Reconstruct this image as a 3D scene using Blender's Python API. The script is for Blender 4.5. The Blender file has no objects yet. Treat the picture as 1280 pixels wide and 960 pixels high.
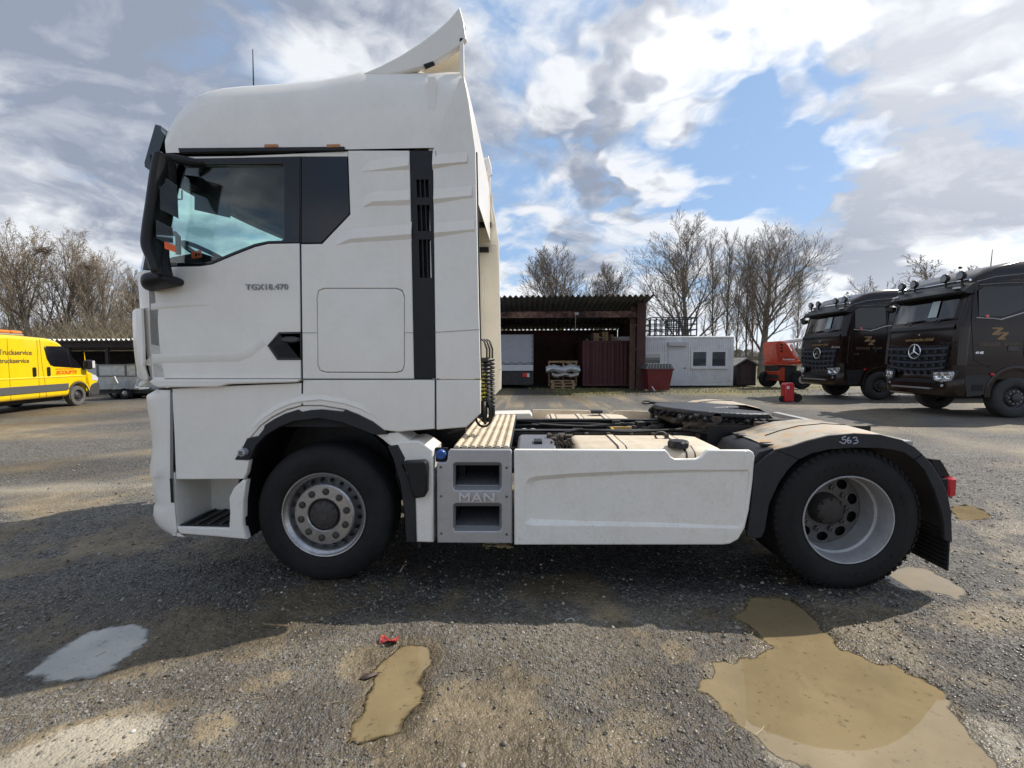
import bpy, math, random
import numpy as np
from mathutils import Vector, Matrix
from mathutils.geometry import tessellate_polygon
R = math.radians
pi = math.pi
scene = bpy.context.scene
COL = scene.collection

# ------------------------------------------------------------------ camera
CAM_F = 565.0            # focal length in photo pixels (1280 wide)
CAM_P = Vector((1.45, -3.05, 1.60))
YAW, PITCH, ROLL = .034, .058, -.0035
FW = Vector((-math.sin(YAW)*math.cos(PITCH), math.cos(YAW)*math.cos(PITCH), -math.sin(PITCH)))
_rt = Vector((math.cos(YAW), math.sin(YAW), 0)); _up = _rt.cross(FW)
RT = math.cos(ROLL)*_rt + math.sin(ROLL)*_up
UP = -math.sin(ROLL)*_rt + math.cos(ROLL)*_up
cd = bpy.data.cameras.new("camera"); cam = bpy.data.objects.new("camera", cd); COL.objects.link(cam)
cd.sensor_fit = 'HORIZONTAL'; cd.sensor_width = 36; cd.lens = 36*CAM_F/1280
cd.clip_start = .05; cd.clip_end = 6000
m = Matrix((RT, UP, -FW)).transposed().to_4x4(); m.translation = CAM_P
cam.matrix_world = m
scene.camera = cam

# ------------------------------------------------------------------ light
SUN_EL, SUN_AZ = R(45), math.atan2(.446, .895)      # the sun stands to the right, behind the truck
to_sun = Vector((math.cos(SUN_AZ)*math.cos(SUN_EL), math.sin(SUN_AZ)*math.cos(SUN_EL), math.sin(SUN_EL)))
sl = bpy.data.lights.new("sun", 'SUN'); sl.energy = 2.0; sl.angle = R(.55); sl.color = (1, .93, .83)
so = bpy.data.objects.new("sun", sl); COL.objects.link(so)
so.rotation_euler = to_sun.to_track_quat('Z', 'Y').to_euler()
scene.view_settings.view_transform = 'Standard'; scene.view_settings.look = 'None'
scene.view_settings.exposure = 1.40; scene.view_settings.gamma = 1
scene.view_settings.use_curve_mapping = False
scene.cycles.max_bounces = 7; scene.cycles.transparent_max_bounces = 12
scene.cycles.caustics_reflective = False; scene.cycles.caustics_refractive = False
scene.cycles.sample_clamp_indirect = 6
scene.cycles.use_denoising = True

# ------------------------------------------------------------------ sky
w = bpy.data.worlds.new("World"); scene.world = w; w.use_nodes = True
nt = w.node_tree; nt.nodes.clear()
class N:
    """small node-graph helper"""
    def __init__(s, nt): s.nt = nt
    def n(s, typ, ins=None, **kw):
        nd = s.nt.nodes.new(typ)
        for k, v in kw.items(): setattr(nd, k, v)
        for k, v in (ins or {}).items(): s.put(nd.inputs[k], v)
        return nd
    def put(s, sock, v):
        if hasattr(v, 'is_output'): s.nt.links.new(v, sock)
        elif hasattr(v, 'outputs'): s.nt.links.new(v.outputs[0], sock)
        else: sock.default_value = v
    def math(s, op, a, b=0.0, c=0.0, clamp=False):
        nd = s.n('ShaderNodeMath', operation=op, use_clamp=clamp)
        s.put(nd.inputs[0], a); s.put(nd.inputs[1], b); s.put(nd.inputs[2], c)
        return nd.outputs[0]
    def vmath(s, op, a, b=(0, 0, 0), sc=None):
        nd = s.n('ShaderNodeVectorMath', operation=op)
        s.put(nd.inputs[0], a)
        if op != 'SCALE': s.put(nd.inputs[1], b)
        else: s.put(nd.inputs['Scale'], sc)
        return nd.outputs['Value'] if op in ('DOT_PRODUCT', 'LENGTH', 'DISTANCE') else nd.outputs[0]
    def noise(s, vec, scale, detail=3, rough=.5, dist=0.0):
        nd = s.n('ShaderNodeTexNoise'); s.put(nd.inputs['Scale'], scale); s.put(nd.inputs['Detail'], detail)
        s.put(nd.inputs['Roughness'], rough); s.put(nd.inputs['Distortion'], dist)
        if vec is not None: s.put(nd.inputs['Vector'], vec)
        return nd.outputs[0]
    def step(s, v, lo, hi, a=0.0, b=1.0):
        nd = s.n('ShaderNodeMapRange', interpolation_type='SMOOTHSTEP')
        for i, x in enumerate((v, lo, hi, a, b)): s.put(nd.inputs[i], x)
        return nd.outputs[0]
    def mix(s, f, a, b, mode='MIX'):
        nd = s.n('ShaderNodeMix', data_type='RGBA', blend_type=mode)
        s.put(nd.inputs[0], f)
        for i, x in ((6, a), (7, b)): s.put(nd.inputs[i], x if not isinstance(x, tuple) or len(x) == 4 else (*x, 1))
        return nd.outputs[2]
    def link(s, a, b): s.nt.links.new(a, b)
SKY_COVER = [(950, 170, 9, -.08), (1060, 165, 8, -.05), (850, 235, 6, -.05), (815, 165, 4, -.05), (1010, 210, 7, -.07), (660, 330, 6, -.07), (1240, 190, 11, .12), (1110, 50, 15, .14), (980, 40, 7, .06), (730, 160, 9, .08), (100, 240, 26, .10), (600, 60, 14, .08), (860, 110, 6, .10), (330, 60, 30, .12), (1180, 320, 13, .12), (900, 330, 10, .06)]
SKY_DARK = [(1235, 185, 11, .26), (1120, 285, 7, .16), (770, 215, 6, .12), (690, 20, 10, .12), (1030, 20, 6, .05), (330, 70, 16, .10), (200, 30, 16, .08), (500, 60, 14, .14), (60, 170, 22, .08), (1010, 100, 8, -.05), (890, 130, 7, -.18), (720, 110, 6, -.10), (1170, 60, 10, .15), (840, 60, 7, .06), (830, 300, 10, -.10), (1180, 330, 9, -.16), (60, 60, 12, -.06), (640, 250, 9, -.10), (640, 90, 8, -.10)]
g = N(nt)
SKY_K = .10
sky = g.n('ShaderNodeTexSky', sky_type='NISHITA', sun_disc=False, sun_elevation=SUN_EL, sun_rotation=pi/2-SUN_AZ)
sky.air_density = 1.0; sky.dust_density = .6; sky.ozone_density = 1.6
dirv = g.n('ShaderNodeTexCoord').outputs['Generated']
sep = g.n('ShaderNodeSeparateXYZ', {0: dirv})
zz = g.math('ADD', g.math('MAXIMUM', sep.outputs[2], 0.0), .34)
cp = g.vmath('SCALE', dirv, sc=g.math('DIVIDE', 1.0, zz))      # the cloud layer as a plane overhead
def sdir(px, py): return (FW + RT*((px-640)/CAM_F) + UP*((480-py)/CAM_F)).normalized()
st = g.n('ShaderNodeMapping', {0: cp}); st.inputs['Rotation'].default_value = (0, 0, R(52)); st.inputs['Scale'].default_value = (.95, 1.15, 1)
w1 = g.n('ShaderNodeTexNoise', {'Vector': st, 'Scale': 2.2, 'Detail': 4, 'Roughness': .5}).outputs[1]
wv = g.vmath('ADD', st, g.vmath('SCALE', g.vmath('SUBTRACT', w1, (.5, .5, .5)), sc=.36))
def blob(px, py, rad):                                          # soft region of the sky with a ragged rim
    d = sdir(px, py); jit = g.vmath('SCALE', g.vmath('SUBTRACT', w1, (.5, .5, .5)), sc=.16)
    return g.step(g.vmath('DOT_PRODUCT', g.vmath('ADD', dirv, jit), tuple(d)), math.cos(R(rad)), math.cos(R(rad*.15)))
nA = g.noise(wv, 2.8, 12, .56, .15)                             # cloud body
nB = g.noise(g.vmath('ADD', wv, (7.3, 2.1, 0)), 2.0, 8, .55, .1)   # thickness
nC = g.noise(g.vmath('ADD', wv, (1.7, 9.4, 0)), 6.5, 9, .60, .2)   # ragged detail
nAl = g.noise(g.vmath('ADD', wv, (.045, -.04, 0)), 2.8, 7, .56, .15)  # the body seen a little nearer the sun: relief
dens = g.math('ADD', nA, g.math('MULTIPLY', g.math('SUBTRACT', nC, .5), .22))
for (bx, by, br, amt) in SKY_COVER: dens = g.math('ADD', dens, g.math('MULTIPLY', blob(bx, by, br), amt))
cover = g.step(dens, .37, .575)
thick = g.math('ADD', nB, g.math('MULTIPLY', g.math('SUBTRACT', nC, .5), .20))
for (bx, by, br, amt) in SKY_DARK: thick = g.math('ADD', thick, g.math('MULTIPLY', blob(bx, by, br), amt))
dark = g.step(thick, .41, .62)
relief = g.math('MULTIPLY', g.math('SUBTRACT', nA, nAl), 2.8)
white = (.345, .353, .368); gray = (.122, .139, .176)
ccol = g.mix(g.math('SUBTRACT', g.math('MULTIPLY', dark, .95), relief, clamp=True), white, gray)
sunglow = g.step(g.vmath('DOT_PRODUCT', dirv, tuple(to_sun)), .60, 1.0)
ccol = g.mix(g.math('MULTIPLY', sunglow, .22), ccol, (.95, .94, .92))
ccol = g.vmath('SCALE', ccol, sc=1/SKY_K)
blue = g.mix(.82, sky.outputs[0], (.105/SKY_K, .165/SKY_K, .26/SKY_K))
col = g.mix(g.math('MULTIPLY', cover, .97), blue, ccol)
low = g.step(sep.outputs[2], .0, .20, .62, 0.0)
col = g.mix(low, col, (.41/SKY_K, .425/SKY_K, .45/SKY_K))
bg = g.n('ShaderNodeBackground', {0: col, 1: SKY_K}); out = g.n('ShaderNodeOutputWorld', {0: bg})

# ------------------------------------------------------------------ helpers
def T(px, py, Y=0.0):
    """point of the photograph -> (X, Z) on the vertical plane Y"""
    d = FW + RT*((px-640)/CAM_F) + UP*((480-py)/CAM_F); t = (Y-CAM_P.y)/d.y
    p = CAM_P + d*t; return (p.x, p.z)
def TP(pts, Y=0.0): return [T(a, b, Y) for a, b in pts]
def GR(px, py, z=0.0):
    d = FW + RT*((px-640)/CAM_F) + UP*((480-py)/CAM_F); t = (z-CAM_P.z)/d.z
    p = CAM_P + d*t; return (p.x, p.y)
def link(name, me, mat=None, parent=None):
    o = bpy.data.objects.new(name, me); COL.objects.link(o)
    if mat is not None and me is not None and not me.materials: me.materials.append(mat)
    if parent is not None: o.parent = parent
    return o
def tag(o, label=None, cat=None, group=None, kind=None):
    if label: o['label'] = label
    if cat: o['category'] = cat
    if group: o['group'] = group
    if kind: o['kind'] = kind
    return o
def soften(o, lv=2):
    md = o.modifiers.new('round', 'SUBSURF'); md.levels = lv; md.render_levels = lv; return o
def thing(name, label, cat, loc=(0, 0, 0), rz=0.0, group=None):
    o = bpy.data.objects.new(name, None); COL.objects.link(o); o.empty_display_size = .2
    o.location = loc; o.rotation_euler = (0, 0, rz)
    return tag(o, label, cat, group)
def copy_tree(o, parent=None):
    c = o.copy(); COL.objects.link(c)
    if parent is not None: c.parent = parent
    for ch in list(o.children): copy_tree(ch, c)
    return c
def finish(me, angle):
    if angle is None:
        return
    me.polygons.foreach_set('use_smooth', [True]*len(me.polygons))
    me.set_sharp_from_angle(angle=R(angle))
class MB:
    def __init__(s): s.v = []; s.f = []
    def add(s, vs, fs, M=None):
        o = len(s.v)
        s.v += [tuple(M @ Vector(p)) for p in vs] if M is not None else [tuple(p) for p in vs]
        s.f += [tuple(i+o for i in f) for f in fs]
        return s
    def box(s, x0, x1, y0, y1, z0, z1, M=None, ch=0.0):
        if ch <= 0:
            v = [(x, y, z) for z in (z0, z1) for y in (y0, y1) for x in (x0, x1)]
            return s.add(v, [(0, 2, 3, 1), (4, 5, 7, 6), (0, 1, 5, 4), (2, 6, 7, 3), (0, 4, 6, 2), (1, 3, 7, 5)], M)
        # chamfered along all vertical and horizontal edges: three stacked rings
        c = min(ch, (x1-x0)*.45, (y1-y0)*.45, (z1-z0)*.45)
        def ring(z, i):
            a, b, e, d = x0+i, x1-i, y0+i, y1-i
            return [(a+c, e, z), (b-c, e, z), (b, e+c, z), (b, d-c, z), (b-c, d, z), (a+c, d, z), (a, d-c, z), (a, e+c, z)]
        rs = [ring(z0, c), ring(z0+c, 0), ring(z1-c, 0), ring(z1, c)]
        return s.rings(rs, M=M)
    def rings(s, rs, closed=True, cap=True, M=None):
        n = len(rs[0]); v = [p for r in rs for p in r]; f = []
        for k in range(len(rs)-1):
            for i in range(n if closed else n-1):
                j = (i+1) % n
                f.append((k*n+i, k*n+j, (k+1)*n+j, (k+1)*n+i))
        if cap and closed:
            f.append(tuple(range(n))[::-1]); f.append(tuple((len(rs)-1)*n+i for i in range(n)))
        return s.add(v, f, M)
    def prism(s, pts, y0, y1, M=None):
        """outline in (x, z) extruded from y0 to y1"""
        n = len(pts); v = [(x, y0, z) for x, z in pts]+[(x, y1, z) for x, z in pts]
        tri = tessellate_polygon([[Vector((x, z, 0)) for x, z in pts]])
        f = [(i, (i+1) % n, n+(i+1) % n, n+i) for i in range(n)]
        f += [tuple(t) for t in tri]+[tuple(n+i for i in t[::-1]) for t in tri]
        return s.add(v, f, M)
    def tube(s, p0, p1, r0, r1=None, n=8, cap=True):
        r1 = r0 if r1 is None else r1
        p0, p1 = Vector(p0), Vector(p1); d = (p1-p0)
        if d.length < 1e-6: return s
        d.normalize(); a = d.orthogonal().normalized(); b = d.cross(a)
        ra = [p0+(a*math.cos(2*pi*i/n)+b*math.sin(2*pi*i/n))*r0 for i in range(n)]
        rb = [p1+(a*math.cos(2*pi*i/n)+b*math.sin(2*pi*i/n))*r1 for i in range(n)]
        return s.rings([ra, rb], cap=cap)
    def path(s, pts, r, n=6, closed=False):
        pts = [Vector(p) for p in pts]; rs = []; a = None
        for i, p in enumerate(pts):
            q0 = pts[i-1] if i else (pts[-1] if closed else p); q1 = pts[(i+1) % len(pts)] if (i+1 < len(pts) or closed) else p
            d = (q1-q0).normalized()
            if a is None: a = d.orthogonal().normalized()
            a = (a-d*a.dot(d)); a = a.normalized() if a.length > 1e-5 else d.orthogonal().normalized()
            b = d.cross(a); rr = r[i] if isinstance(r, (list, tuple)) else r
            rs.append([p+(a*math.cos(2*pi*k/n)+b*math.sin(2*pi*k/n))*rr for k in range(n)])
        if closed: rs.append(rs[0])
        return s.rings(rs, cap=not closed)
    def lathe(s, prof, c=(0, 0, 0), n=48, M=None, cap=False):
        """profile [(r, d)] turned about the y axis through c; d runs along +y"""
        rs = [[(c[0]+r*math.cos(2*pi*i/n), c[1]+d, c[2]+r*math.sin(2*pi*i/n)) for i in range(n)] for r, d in prof]
        return s.rings(rs, cap=cap, M=M)
    def disc(s, c, r, n=24, axis='y'):
        v = [(c[0]+r*math.cos(2*pi*i/n), c[1], c[2]+r*math.sin(2*pi*i/n)) for i in range(n)]
        return s.add(v, [tuple(range(n))])
    def mesh(s, name, angle=30):
        me = bpy.data.meshes.new(name); me.from_pydata(s.v, [], s.f); me.update()
        finish(me, angle); return me
    def build(s, name, mat, parent=None, angle=30):
        return link(name, s.mesh(name, angle), mat, parent)
def panel_mesh(name, pts, t, bevel=.008, holes=(), off=0.0, M=None, angle=32, res=2):
    """plate with rounded edges: outline (x, z), front face at y = off, thickness t to +y"""
    cu = bpy.data.curves.new(name, 'CURVE'); cu.dimensions = '2D'; cu.fill_mode = 'BOTH'
    bevel = min(bevel, t*.49)
    cu.extrude = t/2-bevel; cu.bevel_depth = bevel; cu.bevel_resolution = res; cu.offset = -bevel
    for k, lp in enumerate([pts, *holes]):
        area = sum(a[0]*b[1]-b[0]*a[1] for a, b in zip(lp, lp[1:]+lp[:1]))
        if (area < 0) == (k == 0): lp = lp[::-1]
        sp = cu.splines.new('POLY'); sp.points.add(len(lp)-1); sp.use_cyclic_u = True
        for p, (x, z) in zip(sp.points, lp): p.co = (x, z, 0, 1)
    ob = bpy.data.objects.new(name, cu)
    me = bpy.data.meshes.new_from_object(ob); bpy.data.objects.remove(ob); bpy.data.curves.remove(cu)
    me.name = name
    n = len(me.vertices); co = np.empty(n*3); me.vertices.foreach_get('co', co); co = co.reshape(-1, 3)
    q = np.stack([co[:, 0], off+t/2-co[:, 2], co[:, 1]], 1)
    if M is not None:
        A = np.array(M); q = q@A[:3, :3].T+A[:3, 3]
    me.vertices.foreach_set('co', q.ravel()); me.update(); finish(me, angle)
    me.materials.clear()
    return me
def panel(name, pts, t, mat, parent, bevel=.008, holes=(), off=0.0, M=None, res=2):
    return link(name, panel_mesh(name, pts, t, bevel, holes, off, M, res=res), mat, parent)
def rrect(x0, x1, z0, z1, r, n=4):
    out = []
    for cx, cz, a0 in ((x1-r, z1-r, 0), (x0+r, z1-r, 90), (x0+r, z0+r, 180), (x1-r, z0+r, 270)):
        out += [(cx+r*math.cos(R(a0+90*i/n)), cz+r*math.sin(R(a0+90*i/n))) for i in range(n+1)]
    return out
def circ(cx, cz, r, n=16, a0=0, a1=360):
    k = n if a1-a0 >= 360 else n+1
    return [(cx+r*math.cos(R(a0+(a1-a0)*i/n)), cz+r*math.sin(R(a0+(a1-a0)*i/n))) for i in range(k)]
def text_obj(name, s, size, mat, parent, M, ext=.002, shear=0.0, sx=1.0, bevel=0.0, spacing=1.0, bold=0.0):
    """flat lettering: local x to the right, local y up, mapped through M"""
    cu = bpy.data.curves.new(name, 'FONT'); cu.body = s; cu.size = size; cu.extrude = ext; cu.shear = shear
    cu.bevel_depth = bevel; cu.space_character = spacing; cu.resolution_u = 3; cu.offset = bold; cu.align_x = 'CENTER'
    ob = bpy.data.objects.new(name, cu); me = bpy.data.meshes.new_from_object(ob)
    bpy.data.objects.remove(ob); bpy.data.curves.remove(cu); me.name = name
    me.transform(M @ Matrix.Diagonal((sx, 1, 1, 1))); me.materials.clear()
    return link(name, me, mat, parent)
def facing(loc, right, up):
    """matrix that lays local x along `right`, local y along `up`, local z towards the viewer"""
    r, u = Vector(right).normalized(), Vector(up).normalized(); n = r.cross(u)
    M = Matrix((r, u, n)).transposed().to_4x4(); M.translation = Vector(loc); return M

# ------------------------------------------------------------------ materials
MATS = {}
def mat(name, col, rough=.5, metal=0.0, speck=None, coat=0.0, bump=0.0, bscale=200, var=0.0, vscale=4, dirt=None, dirt_amt=0.0, dirt_scale=3, spec=.5, emit=None):
    if name in MATS: return MATS[name]
    mt = bpy.data.materials.new(name); mt.use_nodes = True; t = mt.node_tree; t.nodes.clear(); h = N(t)
    co = h.n('ShaderNodeTexCoord').outputs['Object']
    c = (*col, 1)
    if var > 0:
        v = h.noise(co, vscale, 5, .6)
        f = h.step(v, .3, .7, 1-var, 1+var)
        c = h.vmath('SCALE', tuple(col), sc=f)
    rg = rough
    if dirt is not None:
        d1 = h.noise(co, dirt_scale, 7, .68); d2 = h.noise(co, dirt_scale*9, 4, .6)
        dm = h.math('MULTIPLY', h.step(h.math('ADD', h.math('MULTIPLY', d1, .7), h.math('MULTIPLY', d2, .3)), .40, .66), dirt_amt)
        c = h.mix(dm, c, (*dirt, 1)); rg = h.math('ADD', h.math('MULTIPLY', dm, .35), rough, clamp=True)
    if speck is not None:     # dried splashes: (colour, amount, scale)
        vo = h.n('ShaderNodeTexVoronoi', {'Vector': h.vmath('MULTIPLY', co, (1, 1, .55)), 'Scale': speck[2]}); rnd = h.n('ShaderNodeSeparateColor', {0: vo.outputs['Color']}).outputs[0]
        sz = h.math('MULTIPLY', h.step(rnd, .62, 1.0), .30); sm = h.math('MULTIPLY', h.math('MULTIPLY', h.step(vo.outputs['Distance'], sz, h.math('MULTIPLY', sz, .6)), h.step(h.noise(co, 1.7, 4, .6), .44, .62)), speck[1])
        stn = h.n('ShaderNodeMapping', {0: co}); stn.inputs['Scale'].default_value = (14, 14, .8); strk = h.math('MULTIPLY', h.step(h.noise(stn, 1.0, 5, .65), .54, .74), speck[1]*.30)
        c = h.mix(strk, c, (*speck[0], 1)); c = h.mix(sm, c, (*[v*.6 for v in speck[0]], 1))
    p = h.n('ShaderNodeBsdfPrincipled', {'Base Color': c, 'Roughness': rg, 'Metallic': metal, 'Coat Weight': coat, 'Coat Roughness': .06, 'Specular IOR Level': spec})
    if bump > 0:
        b = h.n('ShaderNodeBump', {'Height': h.noise(co, bscale, 3, .6), 'Strength': bump, 'Distance': .004}); h.link(b.outputs[0], p.inputs['Normal'])
    if emit: p.inputs['Emission Color'].default_value = (*emit[0], 1); p.inputs['Emission Strength'].default_value = emit[1]
    o = h.n('ShaderNodeOutputMaterial', {0: p.outputs[0]}); MATS[name] = mt; return mt
def glass(name, tint, rough=.02, clear=.75, refl=(1, 1, 1), fk=1.0):
    """thin pane: tinted see-through with a mirror sheen that grows at grazing angles"""
    if name in MATS: return MATS[name]
    mt = bpy.data.materials.new(name); mt.use_nodes = True; t = mt.node_tree; t.nodes.clear(); h = N(t)
    tr = h.n('ShaderNodeBsdfTransparent', {0: (*tint, 1)}); gl = h.n('ShaderNodeBsdfGlossy', {0: (*refl, 1), 'Roughness': rough})
    fr = h.n('ShaderNodeFresnel', {0: 1.5}); f = h.math('ADD', h.math('MULTIPLY', fr.outputs[0], fk), 1-clear, clamp=True)
    mx = h.n('ShaderNodeMixShader', {0: f, 1: tr.outputs[0], 2: gl.outputs[0]})
    h.n('ShaderNodeOutputMaterial', {0: mx.outputs[0]}); MATS[name] = mt; return mt
PAINT = mat('white_paint', (.86, .825, .765), .36, coat=.35, var=.02, dirt=(.50, .44, .34), dirt_amt=.12, dirt_scale=2.2, speck=((.50, .44, .35), .16, 55))
PAINT_LOW = mat('white_paint_dusty', (.84, .81, .755), .40, coat=.3, var=.03, dirt=(.42, .36, .27), dirt_amt=.26, dirt_scale=4, speck=((.42, .35, .27), .30, 48))
CREAM = mat('cream_metal', (.58, .51, .40), .55, var=.12, dirt=(.40, .28, .16), dirt_amt=.45, dirt_scale=5)
BLACKP = mat('black_plastic', (.009, .009, .011), .45, bump=.2, bscale=500, dirt=(.06, .055, .05), dirt_amt=.10, dirt_scale=5, spec=.35)
FENDERP = mat('fender_plastic', (.016, .0165, .021), .52, bump=.25, bscale=400, dirt=(.07, .065, .055), dirt_amt=.16, dirt_scale=6, spec=.4)
BLACKG = mat('black_gloss', (.008, .008, .011), .14, coat=.25, spec=.4)
DARK = mat('dark_void', (.008, .008, .009), .8)
FRAMEP = mat('frame_paint', (.012, .012, .014), .5, var=.2, dirt=(.12, .10, .08), dirt_amt=.25, dirt_scale=8)
BRIGHT = mat('bright_alloy', (.66, .66, .68), .3, metal=.6)
SILVER = mat('silver_plate', (.46, .46, .48), .38, metal=.55, var=.04, dirt=(.30, .27, .24), dirt_amt=.3, dirt_scale=7)
ALU = mat('rim_metal', (.46, .46, .47), .27, metal=.85, var=.08, dirt=(.16, .14, .12), dirt_amt=.45, dirt_scale=9)
CLUMP = mat('grease_clump', (.014, .014, .016), .7, bump=2, bscale=60, var=.5, spec=.3)
ALUR = mat('rim_grey', (.44, .44, .45), .42, metal=.25, var=.06, dirt=(.20, .18, .16), dirt_amt=.45, dirt_scale=7)
ALUD = mat('rim_dirty', (.20, .19, .18), .5, metal=.6, var=.2, dirt=(.07, .06, .05), dirt_amt=.6, dirt_scale=11)
RUBBER = mat('rubber', (.011, .011, .012), .72, bump=.3, bscale=180, var=.15, dirt=(.045, .042, .04), dirt_amt=.22, dirt_scale=4, spec=.3)
HUBM = mat('hub_iron', (.045, .038, .036), .65, bump=.4, bscale=120, var=.3)
GREASE = mat('grease', (.016, .017, .022), .42, bump=2.5, bscale=38, var=.5)
MUDMETAL = mat('muddy_metal', (.060, .047, .037), .85, bump=.6, bscale=60, var=.4)
GREYBOX = mat('grey_box', (.11, .115, .14), .5, var=.08)
GLASS_N = glass('side_glass', (.88, .94, .93), clear=.985, fk=.5)
GLASS_W = glass('wind_glass', (.64, .93, .88), clear=.985)
GLASS_D = glass('dark_glass', (.10, .11, .12), clear=.9)
REDL = mat('red_lens', (.55, .010, .016), .15, coat=1)
ORANGE = mat('orange_card', (.95, .17, .05), .6)
INTERIOR = mat('cab_lining', (.014, .015, .018), .8, var=.1)
YELHOSE = mat('yellow_hose', (.72, .66, .08), .4)
BLUECAP = mat('blue_cap', (.03, .10, .32), .35)
LETTER = mat('grey_lettering', (.30, .30, .31), .4, metal=.4)
CHALK = mat('chalk', (.42, .44, .50), .9)
# ================================================================== the white tractor truck
FAR = 2.50                                  # the truck's width; Y = 0 is its near side
truck = thing('tractor_truck', 'white two-axle tractor truck with tall cab and bare chassis, parked side-on among puddles', 'truck')
def mirrored(me, name, mat_, parent):
    """the same panel on the far side"""
    m2 = me.copy(); n = len(m2.vertices); co = np.empty(n*3); m2.vertices.foreach_get('co', co); co = co.reshape(-1, 3)
    co[:, 1] = FAR-co[:, 1]; m2.vertices.foreach_set('co', co.ravel()); m2.flip_normals(); m2.update()
    return link(name, m2, mat_, parent)
def both(name, pts, t, mat_, bevel=.008, holes=(), off=0.0, parent=truck, px=True, far=True):
    if px: pts = TP(pts, off); holes = [TP(h, off) for h in holes]
    o = panel(name, pts, t, mat_, parent, bevel, holes, off)
    if far: mirrored(o.data, name, mat_, truck)
    return o
def near(*a, **k): return both(*a, far=False, **k)

# ---- door with its window
door = both('door', [(184.5, 364), (186, 342), (207, 333.5), (250, 332.5), (265, 330), (290, 319.5), (318, 308.5), (335, 304.5), (374.6, 303.8), (376.8, 473.5), (191, 473.5), (186.5, 430)], .05, PAINT, .010)
win_hole = [(203, 328.5), (214, 206), (354.5, 204.5), (355, 298), (352, 300.5), (335, 301), (318, 304.5), (290, 315.5), (265, 326), (250, 328.5)]
both('window_frame', [(194, 335), (206, 198.5), (374.4, 195.5), (374.6, 303.2), (335, 304), (318, 308), (290, 319), (265, 329.5), (250, 332), (207, 333)], .05, BLACKG, .004, [win_hole], .004)
both('side_window', [(201, 330), (212, 204), (356, 202.5), (356.5, 301), (335, 302), (318, 305.5), (290, 316.5), (265, 327), (250, 330)], .006, GLASS_N, .001, (), .030)
# door crease: a soft step along the bottom of the door
mb = MB(); a = TP([(191, 452), (296, 449.5), (312, 444), (330, 429)]); b = TP([(190, 441), (296, 438.5), (304, 434), (322, 421)]); c = TP([(191, 455), (299, 452.5), (316, 446.5), (334, 431)])
mb.rings([[(x, .001, z) for x, z in b], [(x, -.007, z) for x, z in a], [(x, .002, z) for x, z in c]], closed=False); mb.build('door_crease', PAINT, door, 60)
mb = MB(); a = TP([(189, 385), (262, 381)]); b = TP([(188.5, 378), (262, 380.5)]); c = TP([(189, 388), (262, 381.6)])
mb.rings([[(x, .001, z) for x, z in b], [(x, -.004, z) for x, z in a], [(x, .001, z) for x, z in c]], closed=False); mb.build('door_crease', PAINT, door, 60)
# door handle recess at the rear edge
near('handle_recess', [(335, 432), (349, 416.5), (376.2, 416), (376.4, 448.5), (347, 448.5)], .02, BLACKP, .006, (), -.004, door)
near('handle_rim', [(333.5, 432), (348, 415), (376.2, 414.6), (376.4, 450), (346, 450)], .02, BLACKG, .006, [[(337, 432), (350, 418.5), (374.5, 418), (374.5, 447), (348, 447)]], -.008, door)
soften(near('handle_grip', [(350, 421), (358, 419.8), (375, 420), (375, 428.5), (362, 429.5), (349, 428)], .035, BLACKG, .012, (), -.022, door), 1)
near('handle_pocket', [(341, 433), (350, 430), (373, 430), (373, 446), (349, 446)], .01, DARK, .003, (), -.0052, door)
xl, zl = T(334, 358.5, 0)
text_obj('model_lettering', 'TGX18.470', .052, LETTER, truck, facing((xl, -.004, zl-.018), (1, 0, 0), (0, 0, 1)), .004, sx=1.13, bold=.0008, spacing=1.06)
# ---- rear side panel with storage hatch and quarter window
hatch_px = [(396.5, 372), (398.5, 364), (405, 361), (495, 361), (502, 363.5), (505, 371), (505, 456), (502.5, 463), (495, 465.5), (407, 465), (400, 462.5), (397.5, 456)]
def grow(pts, k):
    cx = sum(p[0] for p in pts)/len(pts); cy = sum(p[1] for p in pts)/len(pts)
    return [(x+k*(1 if x > cx else -1), y+k*(1 if y > cy else -1)) for x, y in pts]
both('side_panel', [(376.2, 305), (402.5, 304.8), (437.6, 268), (434.8, 188), (511.5, 188), (513, 250), (517.4, 473.5), (378.2, 473.5)], .05, PAINT, .006, [grow(hatch_px, .7)], 0)
near('storage_hatch', hatch_px, .05, PAINT, .006, (), -.001)
near('hatch_backing', grow(hatch_px, 5), .01, BLACKP, .002, (), .055)
both('quarter_window', [(376.4, 196), (433.8, 196), (436.6, 267.5), (402, 303.6), (376.3, 303.8)], .03, BLACKG, .004, (), .004)
# ---- louvre strip
slots = []
for (xa, xb, ya, yb, lean) in ((519.5, 536, 224.5, 246.5, 1), (520.5, 537.5, 256.5, 288.5, 1.3), (522.5, 539, 299.5, 347, 1.5)):
    for k in range(3):
        wd = (xb-xa)/3; x0 = xa+wd*k+.9; x1 = xa+wd*(k+1)-.9
        slots.append([(x0, ya), (x1, ya), (x1+lean, yb), (x0+lean, yb)])
both('louvre_strip', [(510.8, 188), (540.4, 188), (544.2, 473), (517.0, 473)], .03, BLACKP, .004, slots, .006)
near('louvre_backing', [(511, 190), (541, 190), (544, 472), (517, 472)], .01, DARK, .002, (), .045)
# ---- rear wind deflector, carried up into the roof fairing
both('side_deflector', [(541, 188), (548, 165), (562, 128), (574, 98), (580, 95), (586, 126), (594.4, 188), (598.2, 380), (600.6, 473.5), (544.8, 473.5)], .035, PAINT, .006)
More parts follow.
